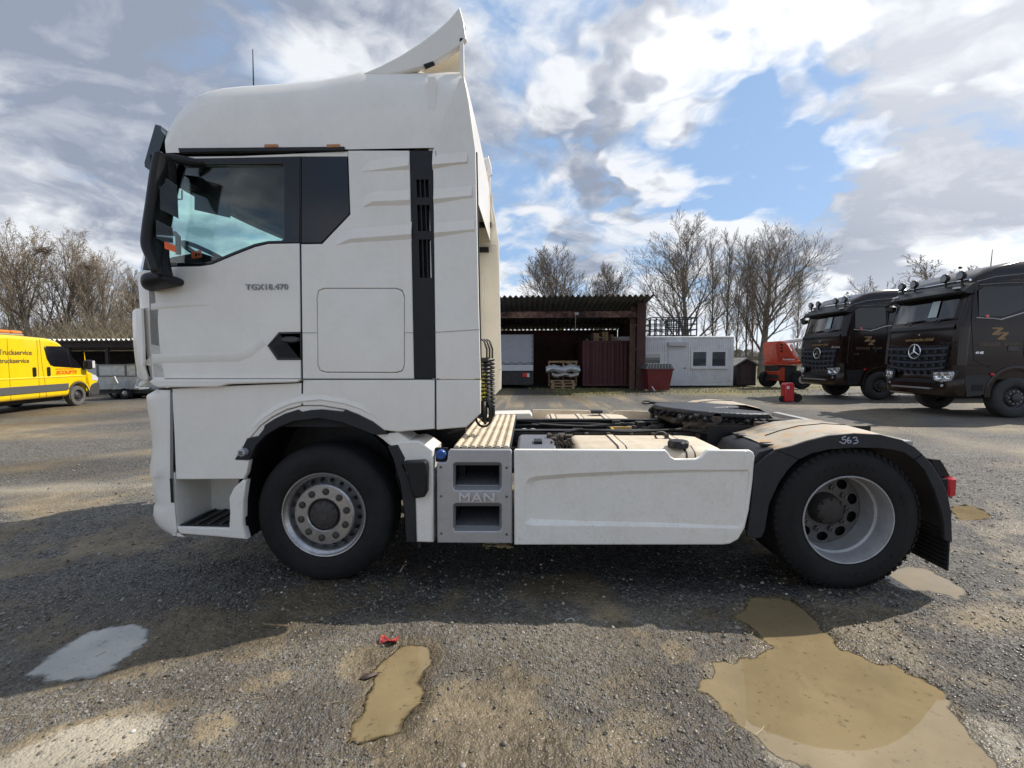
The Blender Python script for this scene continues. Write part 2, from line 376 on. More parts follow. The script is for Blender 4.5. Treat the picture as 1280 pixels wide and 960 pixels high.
# ---- pressed ribs
for L in ([(452, 214.5, 214.5), (511, 207.5, 213.5)], [(540.6, 206.5, 212.5), (584, 203, 204.5)], [(453, 259, 259), (466, 252.5, 258.5), (512.5, 250.5, 258)], [(542, 249.5, 256.5), (590, 245, 248)],
          [(420, 306.5, 306.5), (438, 299, 304.5), (514.5, 293, 300.5)], [(543, 291.5, 298.5), (593, 287, 290)]):
    r0, r1, r2 = [], [], []
    for (x, yt, yb) in L:
        for arr, y, Y in ((r0, yt-16, .003), (r1, yt, -.012 if yb-yt > .5 else -.001), (r2, yb, .003)):
            q = T(x, y, 0); arr.append((q[0], Y, q[1]))
    mb = MB(); mb.rings([r0, r1, r2], closed=False); mb.build('pressed_rib', PAINT, truck, 20)
# ---- shut lines, rubber seal and fixings on the side
for L in ([(378.5, 416), (396, 416)], [(505.5, 416), (516.2, 416)], [(542.6, 415.5), (599.2, 412)], [(544.6, 188.5), (545.5, 200)]):
    mb = MB(); mb.path([(T(x, y, 0)[0], -.0005, T(x, y, 0)[1]) for x, y in L], .0022, 4); mb.build('shut_line', mat('seal_grey', (.16, .16, .155), .6), truck)
mb = MB(); mb.path([(T(x, y, 0)[0], .002, T(x, y, 0)[1]) for x, y in ((375.4, 198), (375.5, 304), (376.4, 390), (377.5, 474))], .0045, 4); mb.build('door_seal', BLACKP, truck)
mb = MB(); mb.path([(T(x, y, 0)[0], .006, T(x, y, 0)[1]) for x, y in ((186, 474), (300, 474), (377, 474.2), (455, 474.3), (544, 474.3), (600.6, 474.4))], .004, 4); mb.build('waist_seal', mat('seal_grey', (.16, .16, .155), .6), truck)
mb = MB(); mb.path([(T(x, y, 0)[0], .006, T(x, y, 0)[1]) for x, y in ((544.1, 475), (544.3, 537))], .004, 4); mb.build('skirt_seal', BLACKP, truck)
mb = MB(); mb.path([(T(x, y, 0)[0], .006, T(x, y, 0)[1]) for x, y in ((377.4, 478), (377.3, 507.5))], .0035, 4); mb.build('skirt_seal', BLACKP, truck)
near('far_gap_trim', [(595, 190), (596.6, 190), (600.2, 380), (602.4, 473), (600.8, 473.5), (598.4, 380)], .02, BLACKP, .002, (), .03)
# ---- sill trim below the door
near('sill_trim', [(186, 477.5), (189, 474.2), (375.5, 474.2), (370, 478), (284, 480.5), (272, 484), (197, 484.5), (191, 482)], .08, PAINT, .010, (), -.034)
# ---- lower cab panel with the step recess
both('step_cover', [(214.5, 486), (283, 482.5), (376.6, 478.8), (376.4, 507), (358, 512), (340, 521), (325, 532), (311, 549), (302, 562), (293.5, 575), (311, 575.5), (308, 592), (304, 599), (219.5, 599.5), (217.5, 545)], .05, PAINT, .008)
both('cab_rear_skirt', [(378.4, 475), (543.2, 475), (543.4, 536), (497, 540), (480, 538), (466, 527.4), (447.7, 518.3), (431.5, 512), (401.5, 507), (378.2, 507)], .05, PAINT, .008)
both('deflector_skirt', [(545.2, 475), (600.8, 475), (600.4, 517), (583, 534), (545.4, 537.2)], .035, PAINT, .008)
# the swage above the wheel arch
mb = MB(); r0, r1, r2 = [], [], []
for x, y in ((300, 556), (311, 541), (326, 525), (345, 512), (362, 504.5), (378, 501), (401, 499), (430, 503.5), (450, 510), (468, 520), (482, 531)):
    dx, dy = x-404, y-638; L = math.hypot(dx, dy)
    fa = max(0, 1-((x-391)/93)**2)**.5
    for arr, k, Y in ((r0, 9, .004), (r1, 0, .003-.010*fa), (r2, -3.5, .004)):
        q = T(x+dx/L*k, y+dy/L*k, 0); arr.append((q[0], Y, q[1]))
mb.rings([r0, r1, r2], closed=False); mb.build('arch_swage', PAINT, truck, 20)
# white flare between the panel and the black arch, and the arch trim itself
near('arch_flare', [(303, 562), (312, 549), (326, 532.5), (341, 521.6), (359, 512.6), (377.4, 507.6), (401.5, 507.6), (431, 512.6), (431, 516), (401, 515), (377, 518), (355, 522), (333, 534), (318, 551), (310, 562)], .04, PAINT, .004, (), .012)
near('wheel_arch', [(293, 574.5), (302, 561), (308.5, 548), (322.5, 545), (329, 536.5), (330.5, 531.5), (342, 524), (356, 517), (371.5, 512.2), (376.5, 514.8), (387, 512.8), (401, 511.8), (419.5, 513.6), (428, 514.6), (431.5, 512), (447.7, 518.3), (466, 527.4), (481, 538.5), (484, 543), (466.7, 543.6), (447.7, 536), (426.6, 528), (398.5, 523), (367.5, 526.7), (349, 534), (332, 544), (320, 557), (312, 574.5)], .06, FENDERP, .006, (), -.006)
mb = MB()   # the hollow arch liner
prof = TP([(309, 674), (306, 640), (304, 610), (303, 592), (312, 572), (320, 556), (332, 543), (349, 533), (367.5, 525.7), (398.5, 522), (426.6, 527), (447.7, 535), (466.7, 545), (484, 562), (497, 590), (504, 630), (506, 676)], .03)
mb.rings([[(x, y, z) for x, z in prof] for y in (.03, .62)], closed=False); mb.build('arch_liner', BLACKP, truck, 40)
mb = MB(); x, z = T(306.5, 564.5, 0); mb.lathe([(.0, -.05), (.018, -.05), (.026, -.044), (.028, -.01), (.030, .01)], (x, 0, z), 20); lamp = mb.build('side_marker', mat('grey_lens', (.35, .36, .40), .25, coat=1), truck)
mb = MB(); mb.box(x-.012, x+.012, -.053, -.049, z+.003, z+.011); mb.box(x-.012, x+.012, -.053, -.049, z-.011, z-.003); mb.build('reflector_bar', BLACKG, lamp)
# step well
mb = MB(); sx0, sz0 = T(219.5, 600, 0); sx1, sz1 = T(304, 600, 0); _, szb = T(260, 662, 0); bxk = T(287, 640, 0)[0]
mb.box(sx0-.03, T(301, 640, .37)[0], .36, .38, szb-.02, sz0+.05); mb.box(sx0-.05, sx0-.01, .01, .36, szb-.05, sz0+.05); mb.build('step_well', PAINT_LOW, truck)
st_x0 = T(221, 660)[0]
mb = MB(); mb.box(st_x0, bxk+.0, .02, .35, szb, szb+.025, ch=.006); tr = mb.build('step_tread', BLACKP, truck)
mb = MB()
for k in range(4): mb.box(st_x0+.03+k*.085, st_x0+.05+k*.085, .03, .34, szb+.026, szb+.034)
mb.build('tread_rib', mat('tread_grey', (.045, .045, .05), .6), tr)
near('step_frame', [(219.8, 658.5), (286, 660.3), (287, 641), (286, 622), (292, 610), (303, 600), (307.5, 601), (304, 625), (303, 655), (308, 674.5), (270, 671), (224, 667.5)], .06, PAINT_LOW, .010, (), .0)
# ---- front: bumper and corner, lofted round the nose
def nose(rows, seam, name, m_, y_mid_bulge=.05, arc=.25, top_closed=True, angle=35, yfar=FAR):
    """rows: [(photo y, photo x of the outline)]; seam(py) -> X where the part meets the door plane"""
    rs = []
    for py, pxs in rows:
        xs, z = T(pxs, py, .05); xc = xs+.1525*arc/.25
        ring = [(seam(py), .0, z)]
        for k in range(0, 7):
            a_ = pi/2*k/6; ring.append((xc-arc*math.sin(a_), arc-arc*math.cos(a_), z))
        ring += [(xc-arc-y_mid_bulge*.7, .7, z), (xc-arc-y_mid_bulge, 1.25, z)]
        ring += [(x, yfar-y, z) for x, y, z in ring[:-1][::-1]]
        rs.append(ring)
    mb = MB(); mb.rings(rs, closed=False); return mb.build(name, m_, truck, angle)
seamx = lambda py: T(213.5 if py < 600 else 215.5+(py-600)*.09, py, 0)[0]
nose([(487, 197), (494, 185), (497, 183.6), (511, 185), (525, 188), (536, 189), (546, 190.5), (560, 191.5), (572, 190), (584, 188), (596, 188.5), (597, 190.5), (612, 191.5), (626, 194.5), (632, 195.5), (636, 193), (645, 192), (654, 195), (661, 201), (667, 212)], seamx, 'front_bumper', PAINT)
mb = MB(); nz = [T(213.8, y, 0) for y in (487, 530, 570, 600)]
mb.rings([[(x-.004, -.004, z) for x, z in nz], [(x+.012, .004, z) for x, z in nz]], closed=False); mb.build('bumper_seam', mat('seam_grey', (.20, .20, .20), .5), truck)
mb = MB(); nz = [T(x, y, 0) for x, y in ((215, 598), (216.5, 628))]; mb.rings([[(x-.012, -.006, z) for x, z in nz], [(x+.010, -.006, z) for x, z in nz]], closed=False); mb.build('bumper_gap', BLACKP, truck)
# grille block on the nose below the windscreen
seam2 = lambda py: T(185.5+(py-366)*.05, py, 0)[0]
nose([(386, 179), (400, 178), (430, 180), (455, 183.5), (474, 187)], seam2, 'front_panel', PAINT, angle=40)
nose([(340, 172.5), (352, 173), (364, 174.2), (386, 175.5)], seam2, 'scuttle_panel', PAINT, angle=40)
# air vane standing off the corner
rs = []
for py, xo, xi in ((387, 169, 176.5), (390, 167.2, 177.0), (400, 167.0, 177.3), (430, 168.2, 178.8), (452, 170.6, 179.2), (455, 171.2, 177.8), (468, 174, 181.4), (474, 177, 181.8)):
    (xa, z), (xb, _) = T(xo, py, .05), T(xi, py, -.03)
    x00 = T(xo, py, 0)[0]; rs.append([(xa+.05, .10, z), (xa+.012, .06, z), (xa+.004, .035, z), (x00+.012, .0, z), (x00+.03, -.018, z), (xb, -.03, z), (xb+.003, -.015, z), (xa+.06, .06, z)])
mb = MB(); mb.rings(rs); mb.build('corner_vane', PAINT, truck, 40)
near('vane_gap_shade', [(177.5, 388), (184.3, 388), (189, 452), (190, 470), (180.5, 470), (178.5, 430)], .02, DARK, .004, (), .045)  # dark plate standing in for the shade in the gap behind the vane
near('vane_hinge', [(178.4, 452), (186.6, 447), (188.4, 458), (180, 456)], .03, PAINT, .004, (), .01)
near('vane_foot', [(172, 480), (178, 475), (187, 474.5), (181, 480.5), (174, 484.5)], .05, PAINT, .008, (), .03)
# ---- windscreen, pillars, header
wrow = [(338, 176), (300, 183), (262, 190), (230, 197), (206, 204)]
rs = []
for py, pxs in wrow:
    xs, z = T(pxs, py, .05); xc = xs+.1525; ring = []
    for k in range(2, 7):
        a_ = pi/2*k/6; ring.append((xc-.25*math.sin(a_), .25-.25*math.cos(a_), z))
    ring += [(xc-.285, .7, z), (xc-.30, 1.25, z)]; ring += [(x, FAR-y, z) for x, y, z in ring[:-1][::-1]]; rs.append(ring)
mb = MB(); mb.rings(rs, closed=False); mb.build('windscreen', GLASS_W, truck, 60)
for sgn in (0, 1):
    rs = []
    for py, pxs in wrow:
        xs, z = T(pxs, py, .05); xc = xs+.1525; sx = T(196+(332-py)*.085, py, 0)[0]
        q = [(xc-.25*math.sin(pi/6), .25-.25*math.cos(pi/6), z), (xc, 0, z), (sx+.02, .0, z), (sx+.02, .06, z), (xc, .06, z), (xc-.10, .085, z)]
        rs.append([(x, FAR-y if sgn else y, z) for x, y, z in q])
    pil = MB(); pil.rings(rs); pil.build('door_pillar', BLACKP, truck, 40)
hx, hz = T(204, 206, .05); hx += -.12
mb = MB(); mb.box(hx-.02, hx+.10, .10, FAR-.10, hz-.012, hz+.10, ch=.01); mb.build('windscreen_header', BLACKP, truck)
# ---- roof
sil = [(206.5, 183), (209, 173), (213, 163), (219, 151.5), (227, 140), (236, 130.5), (247, 122.5), (260, 117), (280, 112.5), (310, 110), (350, 107.5), (400, 103), (430, 98), (455, 91), (470, 92), (520, 92), (560, 92), (580, 93)]
rs = []
zb = T(320, 188.6, 0)[1]
for i, (x, y) in enumerate(sil):
    X, Zt = T(x, y, .22); h = max(Zt-zb, .012); nose_ = max(0.0, (X+.9)/-.5) if X < -.9 else 0
    cr = .05*min(1, h/.3); X0 = X+.06*min(1, h/.3)*(1 if i < 6 else 0)
    Xn = T(x, y, 0)[0] if x < 300 else X
    L_ = lambda y_: Xn+(X-Xn)*min(1, y_/.22)
    half = [(L_(0), .004, zb), (L_(.012), .012, zb+.30*h), (L_(.035), .035, zb+.62*h), (L_(.09), .09, zb+.86*h), (L_(.17), .17, zb+.97*h), (X, .30, zb+h+cr*.25), (X-.05*nose_, .7, zb+h+cr*.75), (X-.08*nose_, 1.25, zb+h+cr)]
    rs.append(half+[(a, FAR-b, c) for a, b, c in half[:-1][::-1]])
mb = MB(); mb.rings(rs, closed=False)
f0 = rs[0]; mb.add(f0, [tuple(range(len(f0)))]); fe = rs[-1]; mb.add(fe, [tuple(range(len(fe)))[::-1]])
mb.build('roof', PAINT, truck, 38)
both('roof_rail', [(222, 184.8), (300, 184.2), (430, 183), (430, 188.2), (300, 189.2), (224, 190.4)], .03, BLACKP, .004, (), -.010)
both('window_top_trim', [(214, 196), (300, 195), (434.5, 189.2), (434.5, 195.6), (374, 195.6), (219, 199)], .03, PAINT, .003, (), .006)
for px_ in (330, 408):
    near('marker_lamp', [(px_, 180), (px_+16, 179.6), (px_+16, 184), (px_, 184.4)], .03, mat('amber_lens', (.45, .16, .02), .2, coat=1), .005, (), -.012)
mb = MB(); ax, az = T(317, 112, .5); mb.tube((ax, .5, az-.05), T3 if False else (ax+.004, .5, az+.30), .006, .003, 6); mb.build('aerial', BLACKP, truck)
# ---- roof air deflector: top sheet, side skirts, open behind
upl = [(452, 92), (475, 82), (500, 69), (525, 53), (545, 38), (560, 25), (569, 14), (574.5, 8)]
low = [(582.5, 48), (572, 59), (560, 68), (545, 76.5), (530, 83), (510, 89), (485, 94)]
yN = .10; pu = TP(upl, yN); pl = TP(low, yN); tr_e = T(580, 28, yN)
both_d = panel('deflector_skirt_plate', [*pu, tr_e, *pl], .05, PAINT, truck, .012, (), yN); mirrored(both_d.data, 'deflector_skirt_plate', PAINT, truck)
mb = MB(); rs = []
nn_ = len(pu)+1
for i_, (x, z) in enumerate([*pu, tr_e]):
    rs.append([(x-.42*(i_/(nn_-1))*min(1, 9*t*(1-t)), yN+.02+(FAR-2*yN-.04)*t, z-.005-.10*(i_/(nn_-1))*min(1, 9*t*(1-t))) for t in np.linspace(0, 1, 21)])
mb.rings(rs, closed=False)
rs2 = [[(x+.012, y, z-.028) for x, y, z in r] for r in rs]; mb.rings([r for r in rs2[::-1]], closed=False); mb.build('deflector_sheet', PAINT, truck, 50)
mb = MB(); q = T(578.5, 56, .12); q2 = T(581, 92, .12)
mb.box(q2[0]-.03, q2[0]-.005, .10, .14, q2[1]-.02, q[1]+.03); mb.build('deflector_post', PAINT, truck); mb = MB(); mb.box(q2[0]-.03, q2[0]-.005, FAR-.14, FAR-.10, q2[1]-.02, q[1]+.03); mb.build('deflector_post', PAINT, truck)
wb_ = TP([(484, 94), (510, 90), (530, 84), (546, 77), (560, 69), (572, 60), (579, 55), (581.5, 96), (484, 98)], .22)
mb = MB(); mb.prism(wb_, .21, .225); mb.build('deflector_web', mat('cream_paint', (.74, .68, .55), .45, var=.04), truck)
near('deflector_catch', [(529, 80), (541, 76), (543, 78.5), (531, 83.5)], .03, BLACKP, .004, (), .085)
# ---- back wall, floor, lining, and the inside of the deflectors
bw_x = T(546, 300)[0]; cab_x0 = -1.25
mb = MB(); mb.box(bw_x-.05, bw_x, .02, FAR-.02, 1.12, 3.45); mb.build('cab_back', PAINT, truck)
mb = MB(); mb.box(-1.20, bw_x-.06, .055, FAR-.055, 1.12, 1.20); mb.box(-1.1, bw_x-.06, .07, FAR-.07, 2.98, 3.0); mb.box(bw_x-.5, bw_x-.06, .07, FAR-.07, 1.2, 2.98); mb.box(-1.25, -1.18, .3, FAR-.3, 1.20, 2.08)
for s_ in (.056, FAR-.066): mb.box(-.12, bw_x-.05, s_, s_+.01, 1.2, 3.0)
mb.build('cab_lining', INTERIOR, truck)
for k, yy in enumerate((.35, 1.55)):
    mb = MB(); mb.box(-.42, .10, yy, yy+.55, 1.62, 1.78, ch=.04); mb.box(-.05, .12, yy, yy+.55, 1.78, 2.42, ch=.05); mb.box(-.05, .07, yy+.15, yy+.4, 2.43, 2.6, ch=.03); mb.build('seat', INTERIOR, truck)
dx0, dz0 = T(196, 334, .12); dz1 = T(240, 318, .15)[1]
mb = MB(); mb.prism([(-1.26, 1.7), (-1.26, dz0+.02), (-1.08, dz1-.02), (-.90, dz1+.01), (-.84, dz0-.02), (-.80, 1.7)], .14, FAR-.14); mb.build('dashboard', INTERIOR, truck, 30)
mb = MB(); cxs, czs = T(276, 318, .62); C0 = Vector((cxs-.06, .62, czs-.035)); ux = Vector((0, 1, 0)); uz = Vector((.82, 0, -.52)).normalized()
mb.path([C0+(ux*math.cos(t)+uz*math.sin(t))*.225 for t in np.linspace(0, 2*pi, 30)[:-1]], .019, 8, True)
mb.tube(C0-ux*.2, C0+ux*.2, .016); mb.tube(C0, C0+Vector((-.2, 0, -.35)), .03); mb.build('steering_wheel', BLACKP, truck, 50)
mb = MB()   # sun blind hanging inside the screen
p = [T(231, 213, .5), T(233, 221, .5), T(286, 262, .5), T(289, 246, .5), T(281, 241, .5)]
mb.prism(p, .48, .50); mb.build('inner_visor', BLACKP, truck)
mb = MB(); c0 = [T(243, 235, .55), T(243, 262, .55), T(287, 272, .55), T(288, 246, .55)]
mb.prism(c0, .55, .56); mb.build('sun_blind', mat('blind_grey', (.035, .04, .045), .7, var=.2), truck)
# far deflector's inner face, with hinges
mb = MB(); xA = T(596, 300, FAR-.1)[0]; ff = FAR-.06
fx = lambda px_, py_: T(px_, py_, ff)
prof = [fx(594, 196), fx(598, 193), fx(604, 199), fx(610, 212), fx(613, 228), fx(615.5, 246), fx(616, 262), fx(620, 280), fx(621, 305), fx(623, 400), fx(624, 460), fx(623.5, 487), fx(609, 504), fx(596, 508)]
mb.prism(prof, ff, ff+.03); mb.build('deflector_inner', mat('cream_paint', (.74, .68, .55), .45, var=.04), truck)
for (ya, yb) in ((279, 285), (310, 316)):
    p = [fx(598, ya), fx(614 if ya < 300 else 611, ya), fx(614 if ya < 300 else 611, yb), fx(598, yb)]; mb = MB(); mb.prism(p, ff-.05, ff-.002); mb.build('deflector_hinge', BLACKP, truck)
mb = MB()
for pth in ([(600, 215), (609, 235), (617, 281)], [(600, 236), (609, 232), (613, 228)], [(600, 262), (606, 252), (613, 247)], [(601, 304.5), (621, 305.5)], [(602, 342), (604, 344), (604, 400)]):
    mb.path([(fx(*q)[0], ff-.004, fx(*q)[1]) for q in pth], .008, 5)
mb.build('pressing_line', PAINT, truck, 60)
# ---- sun visor over the windscreen
v0 = [T(x, y, .10) for x, y in ((194, 155.5), (200.5, 157), (202, 164), (206, 168.5), (203, 178), (192, 209), (187.5, 213.5), (181, 208.5), (180.5, 203))]
mb = MB(); rs = []
for t in np.linspace(0, 1, 9):
    y = .10+(FAR-.20)*t; rs.append([(x-.10*math.sin(pi*t), y, z) for x, z in v0])
mb.rings(rs); mb.build('sun_visor', mat('smoked_visor', (.02, .03, .032), .2, coat=.5), truck, 40)
# ---- mirrors
for side in (0, 1):
    F = (lambda p: (p[0], FAR-p[1], p[2])) if side else (lambda p: p)
    mb = MB(); rs = []
    for (y, xl_, xr_) in ((191, 193, 205), (193.5, 191.2, 212), (198, 190, 219), (215, 187, 219.8), (240, 183.5, 219), (262, 180.5, 218), (277, 178, 214), (295, 175.8, 213), (307, 175, 213), (316, 178.5, 212.5), (325, 183, 211), (338, 187.5, 208), (343, 189, 207)):
        ca, cb = T(xl_, y, -.22), T(xr_, y, -.02); z = ca[1]; dx = cb[0]-ca[0]
        ring = [(ca[0]+.05, -.06, z), (ca[0]+.012, -.13, z), (ca[0], -.21, z), (ca[0]+.02, -.255, z), (ca[0]+.06, -.265, z), (ca[0]+.10, -.24, z), (cb[0]-.01, -.06, z), (cb[0], -.02, z)]
        rs.append([F(q) for q in ring])
    mb.rings(rs); mir = soften(mb.build('mirror_housing', BLACKP, truck, 80))
    mb = MB()
    for (pa, pb) in (((205, 222), (217.5, 272)), ((201, 278), (211, 306))):
        (xa, za), (xb, zb_) = T(pa[0], pa[1], -.16), T(pb[0], pb[1], -.06)
        q = [F((xa+.02, -.225, za)), F((xb+.012, -.035, za)), F((xb+.012, -.035, zb_)), F((xa+.02, -.225, zb_))]; mb.add(q, [(0, 1, 2, 3)])
    mb.build('mirror_glass', mat('mirror_face', (.6, .62, .65), .05, metal=1), mir)
    mb = MB()   # upper and lower arms
    rs = [[F((*T(a, y, -.12)[:1], yy, T(a, y, -.12)[1])) for a, y, yy in ring] for ring in (
        [(203, 190, -.16), (203, 199, -.16), (206, 199, -.10), (206, 190, -.10)], [(222, 187.5, -.06), (222, 203, -.06), (224, 203, .02), (224, 187.5, .02)], [(240, 190, -.03), (240, 198, -.03), (241, 197, .06), (241, 191, .06)])]
    mb.rings(rs); soften(mb.build('mirror_arm', BLACKP, truck, 60))
    mb = MB(); rs = []
    for (x, ya, yb) in ((174.2, 347, 363), (177, 341.5, 363.2), (188, 338.8, 362), (200, 340, 359.5), (209, 343, 357), (214, 345.5, 354.5)):
        (X, za), (_, zb_) = T(x, ya, -.10), T(x, yb, -.10); k = min(1, (x-172)/8)
        rs.append([F(q) for q in ((X, -.14*k-.02, za), (X, -.17*k-.02, (za+zb_)/2), (X, -.14*k-.02, zb_), (X+.02, .03, zb_), (X+.02, .03, za))])
    mb.rings(rs); soften(mb.build('mirror_foot', BLACKP, truck, 60))
x0, z0 = T(203.5, 305, -.255); mb = MB(); mb.add([(x0-.014, -.225, z0+.024), (x0+.016, -.17, z0+.010), (x0+.016, -.17, z0-.034), (x0-.014, -.225, z0-.02)], [(0, 1, 2, 3)]); mb.build('mirror_sticker', ORANGE, mir)
mb = MB(); p = [T(212, 292, .2), T(219, 292, .2), T(222.5, 296, .2), T(223, 318, .2)]; mb.path([(x, .2, z) for x, z in p], .018, 8); mb.build('grab_handle', BLACKP, truck, 50)
mb = MB(); p = [T(218, 249, 2.3), T(227.5, 249, 2.3), T(227.5, 238, 2.3)]; mb.path([(x, 2.3, z) for x, z in p], .010, 6); mb.build('far_mirror_bar', BLACKP, truck, 50)
# ---- rear mudguard of the front wheel
near('mudguard', [(487, 556.5), (502, 551), (523, 551), (532, 556), (541.5, 563), (541.5, 678.5), (519.8, 678), (518.5, 625), (512, 610), (505, 582), (498, 562)], .30, PAINT_LOW, .014, (), .0)
near('mudguard_bracket', [(470, 543.5), (497, 540.5), (513, 551), (487, 557), (478, 549)], .25, PAINT_LOW, .008, (), .02)
near('mudguard_lip', [(484, 558), (497, 556), (506, 573), (503, 583), (512, 600), (519, 625), (520.5, 678.5), (507, 678.5), (505, 640), (500, 604), (491, 573)], .32, FENDERP, .008, (), -.008)
near('reflector_box', [(502.5, 579), (505, 577.5), (529, 576.5), (533, 579), (534, 586), (533.5, 616), (530, 622), (518, 624), (513, 614), (509, 594)], .08, BLACKP, .014, (), -.06)
# ---- step box with lettering
op = [[(569.7, 581.5), (624.3, 581.5), (624.3, 607.3), (569.7, 607.3)], [(569.7, 632.5), (624.3, 632.5), (624.3, 658.3), (569.7, 658.3)]]
fl = [[(566.8, 580.5), (569.5, 578.6), (624, 578.6), (626.6, 580.5), (626.8, 608), (624.5, 612.8), (569, 612.8), (566.5, 608)], [(567, 631.5), (569.7, 629.6), (624.2, 629.6), (626.6, 631.5), (626.8, 659), (624.5, 664), (569, 664), (566.5, 659)]]
sb = near('step_box', [(545.6, 579.5), (547, 578), (557, 578), (559, 575), (560.5, 564), (562.5, 562), (638, 562), (639.6, 564), (640.2, 679.5), (546.5, 678.8)], .04, SILVER, .008, fl, .0)
for f_, o_ in zip(fl, op):
    a_ = [(x, .004, z) for x, z in TP(f_)]; d8 = [(569.7, 582), (570.5, 581.5), (623.6, 581.5), (624.3, 582), (624.3, 606.8), (623.8, 607.3), (570.2, 607.3), (569.7, 606.8)]
    dy = o_[0][1]-581.5
    b_ = [(x, .045, z) for x, z in TP([(x, y+dy) for x, y in d8], .045)]
    mb = MB(); mb.rings([a_, b_], cap=False); mb.build('opening_rim', SILVER, sb, 40)
    x0, z0 = T(566, f_[3][1]+30, .05); x1, z1 = T(628, 0, .05)[0], T(600, o_[0][1]-2, .05)[1]; zf = T(600, o_[2][1]-1, .05)[1]
    mb = MB(); mb.box(x0, x1, .42, .43, zf-.02, z1); mb.box(x0, x0+.01, .046, .42, zf-.02, z1); mb.box(x1-.01, x1, .046, .42, zf-.02, z1); mb.box(x0, x1, .046, .42, z1, z1+.01); mb.build('step_cavity', DARK, sb)
    mb = MB(); mb.box(x0+.01, x1-.01, .05, .41, zf-.012, zf); tp = mb.build('tread_plate', SILVER, sb)
    mb = MB()
    for i in range(14):
        for j in range(9):
            cx, cy = x0+.03+i*.022, .07+j*.022; s_ = 1 if (i+j) % 2 else -1
            mb.add([(cx-.008, cy-.003*s_, zf), (cx+.008*.2, cy-.004*s_, zf+.003), (cx+.008, cy+.003*s_, zf), (cx-.002, cy+.004*s_, zf+.003)], [(0, 1, 2, 3)])
    tag(mb.build('tread_pattern', SILVER, tp), kind='stuff')
for x, y in ((551, 584), (633.3, 584.7), (551.3, 620.5), (633.3, 621), (551.6, 667), (633.3, 668)):
    X, Z = T(x, y); mb = MB(); mb.lathe([(0, -.003), (.008, -.003), (.010, .0), (.0125, .0005), (.0125, .004)], (X, 0, Z), 12); mb.build('screw', ALUD, sb)
X, Z = T(596.3, 626.3); text_obj('lettering', 'MAN', .082, BRIGHT, sb, facing((X, -.006, Z), (1, 0, 0), (0, 0, 1)), .008, sx=1.38, bevel=.0015, spacing=1.05)
X, Z = T(550.5, 569); mb = MB(); mb.lathe([(0, -.02), (.028, -.02), (.034, -.012), (.034, .05)], (X, .03, Z), 20)
for k in range(3): mb.box(X-.03, X+.03, .006, .012, Z-.02+k*.016, Z-.012+k*.016)
mb.build('filler_cap', BLUECAP, truck, 40)
near('cap_recess', [(543.8, 560), (559.5, 560), (559, 577.5), (544.5, 577.5)], .03, BLACKP, .004, (), .045)
# ---- tank cover panel
rec_o = [(657, 612), (658, 604), (662, 599.5), (670, 597), (715, 593.3), (790, 590), (860, 588.8), (934, 588.4), (936.5, 592), (929, 655), (924, 659.5), (815, 657), (715, 655.8), (665, 655.5), (657.5, 653.5), (656.5, 648)]
rec_i = [(664, 614), (665, 607), (668, 603.8), (675, 601.8), (715, 598.2), (790, 594), (860, 591.5), (933, 590.2), (935, 593), (928, 654.8), (922, 658), (815, 654), (715, 652), (672, 651), (665, 649.5), (663.5, 645)]
tc = near('tank_cover', [(642.6, 563.5), (644, 562), (832, 562.6), (835.5, 566), (838.5, 571), (844, 574), (870, 574), (877, 571), (881, 566), (885, 562.8), (938, 563), (942, 565.5), (943.6, 570), (941.5, 600), (936.5, 638), (931.5, 660), (923, 674.5), (913, 680), (904, 681.3), (642.8, 681.3)], .04, PAINT_LOW, .010, [rec_o], .0)
mb = MB(); fr_ = [(x, .009, z) for x, z in TP(rec_o)]; dep = [.024*max(0, min(1, (936-x)/215)) for x, y in rec_o]
ri = [(*T(x, y)[:1], .0095+d, T(x, y)[1]) for (x, y), d in zip(rec_i, dep)]
mb.rings([fr_, ri], cap=False); tri = tessellate_polygon([[Vector((x, z, 0)) for x, y, z in ri]]); mb.add(ri, [tuple(t) for t in tri]); mb.build('recessed_field', PAINT_LOW, tc, 14)
# ---- tanks
def tank(x0, x1, y0, y1, z0, z1, straps, name='fuel_tank', parent=truck):
    r = .11; mb = MB(); rs = []
    sec = [(y0+r, z0), (y1-r, z0), (y1-.03, z0+.03), (y1, z0+r), (y1, z1-r), (y1-.03, z1-.03), (y1-r, z1), (y0+r, z1), (y0+.03, z1-.03), (y0, z1-r), (y0, z0+r), (y0+.03, z0+.03)]
    cy, cz = (y0+y1)/2, (z0+z1)/2
    for x, k in ((x0, .88), (x0+.012, .97), (x0+.04, 1), (x1-.16, 1), (x1-.06, .97), (x1, .86)):
        rs.append([(x, cy+(y-cy)*k, cz+(z-cz)*k) for y, z in sec])
    mb.rings(rs); tk = mb.build(name, CREAM, parent, 50)
    for sx in straps:
        mb = MB(); rs = []
        for x, k in ((sx, 1.004), (sx, 1.02), (sx+.045, 1.02), (sx+.045, 1.004)): rs.append([(x, cy+(y-cy)*k, cz+(z-cz)*k) for y, z in sec])
        mb.rings(rs, cap=False); st = mb.build('strap', CREAM, tk, 50)
        mb = MB()
        for q in (sx-.012, sx+.045): 
            rs = []
            for x, k in ((q, 1.003), (q, 1.012), (q+.012, 1.012), (q+.012, 1.003)): rs.append([(x, cy+(y-cy)*k, cz+(z-cz)*k) for y, z in sec])
            mb.rings(rs, cap=False)
        mb.build('strap_edge', BLACKP, st, 50)
    return tk
tk = tank(1.80, 2.86, .07, .74, .36, .965, (2.10, 2.56))
X, Z = T(847.5, 565, .16); mb = MB(); rs = []
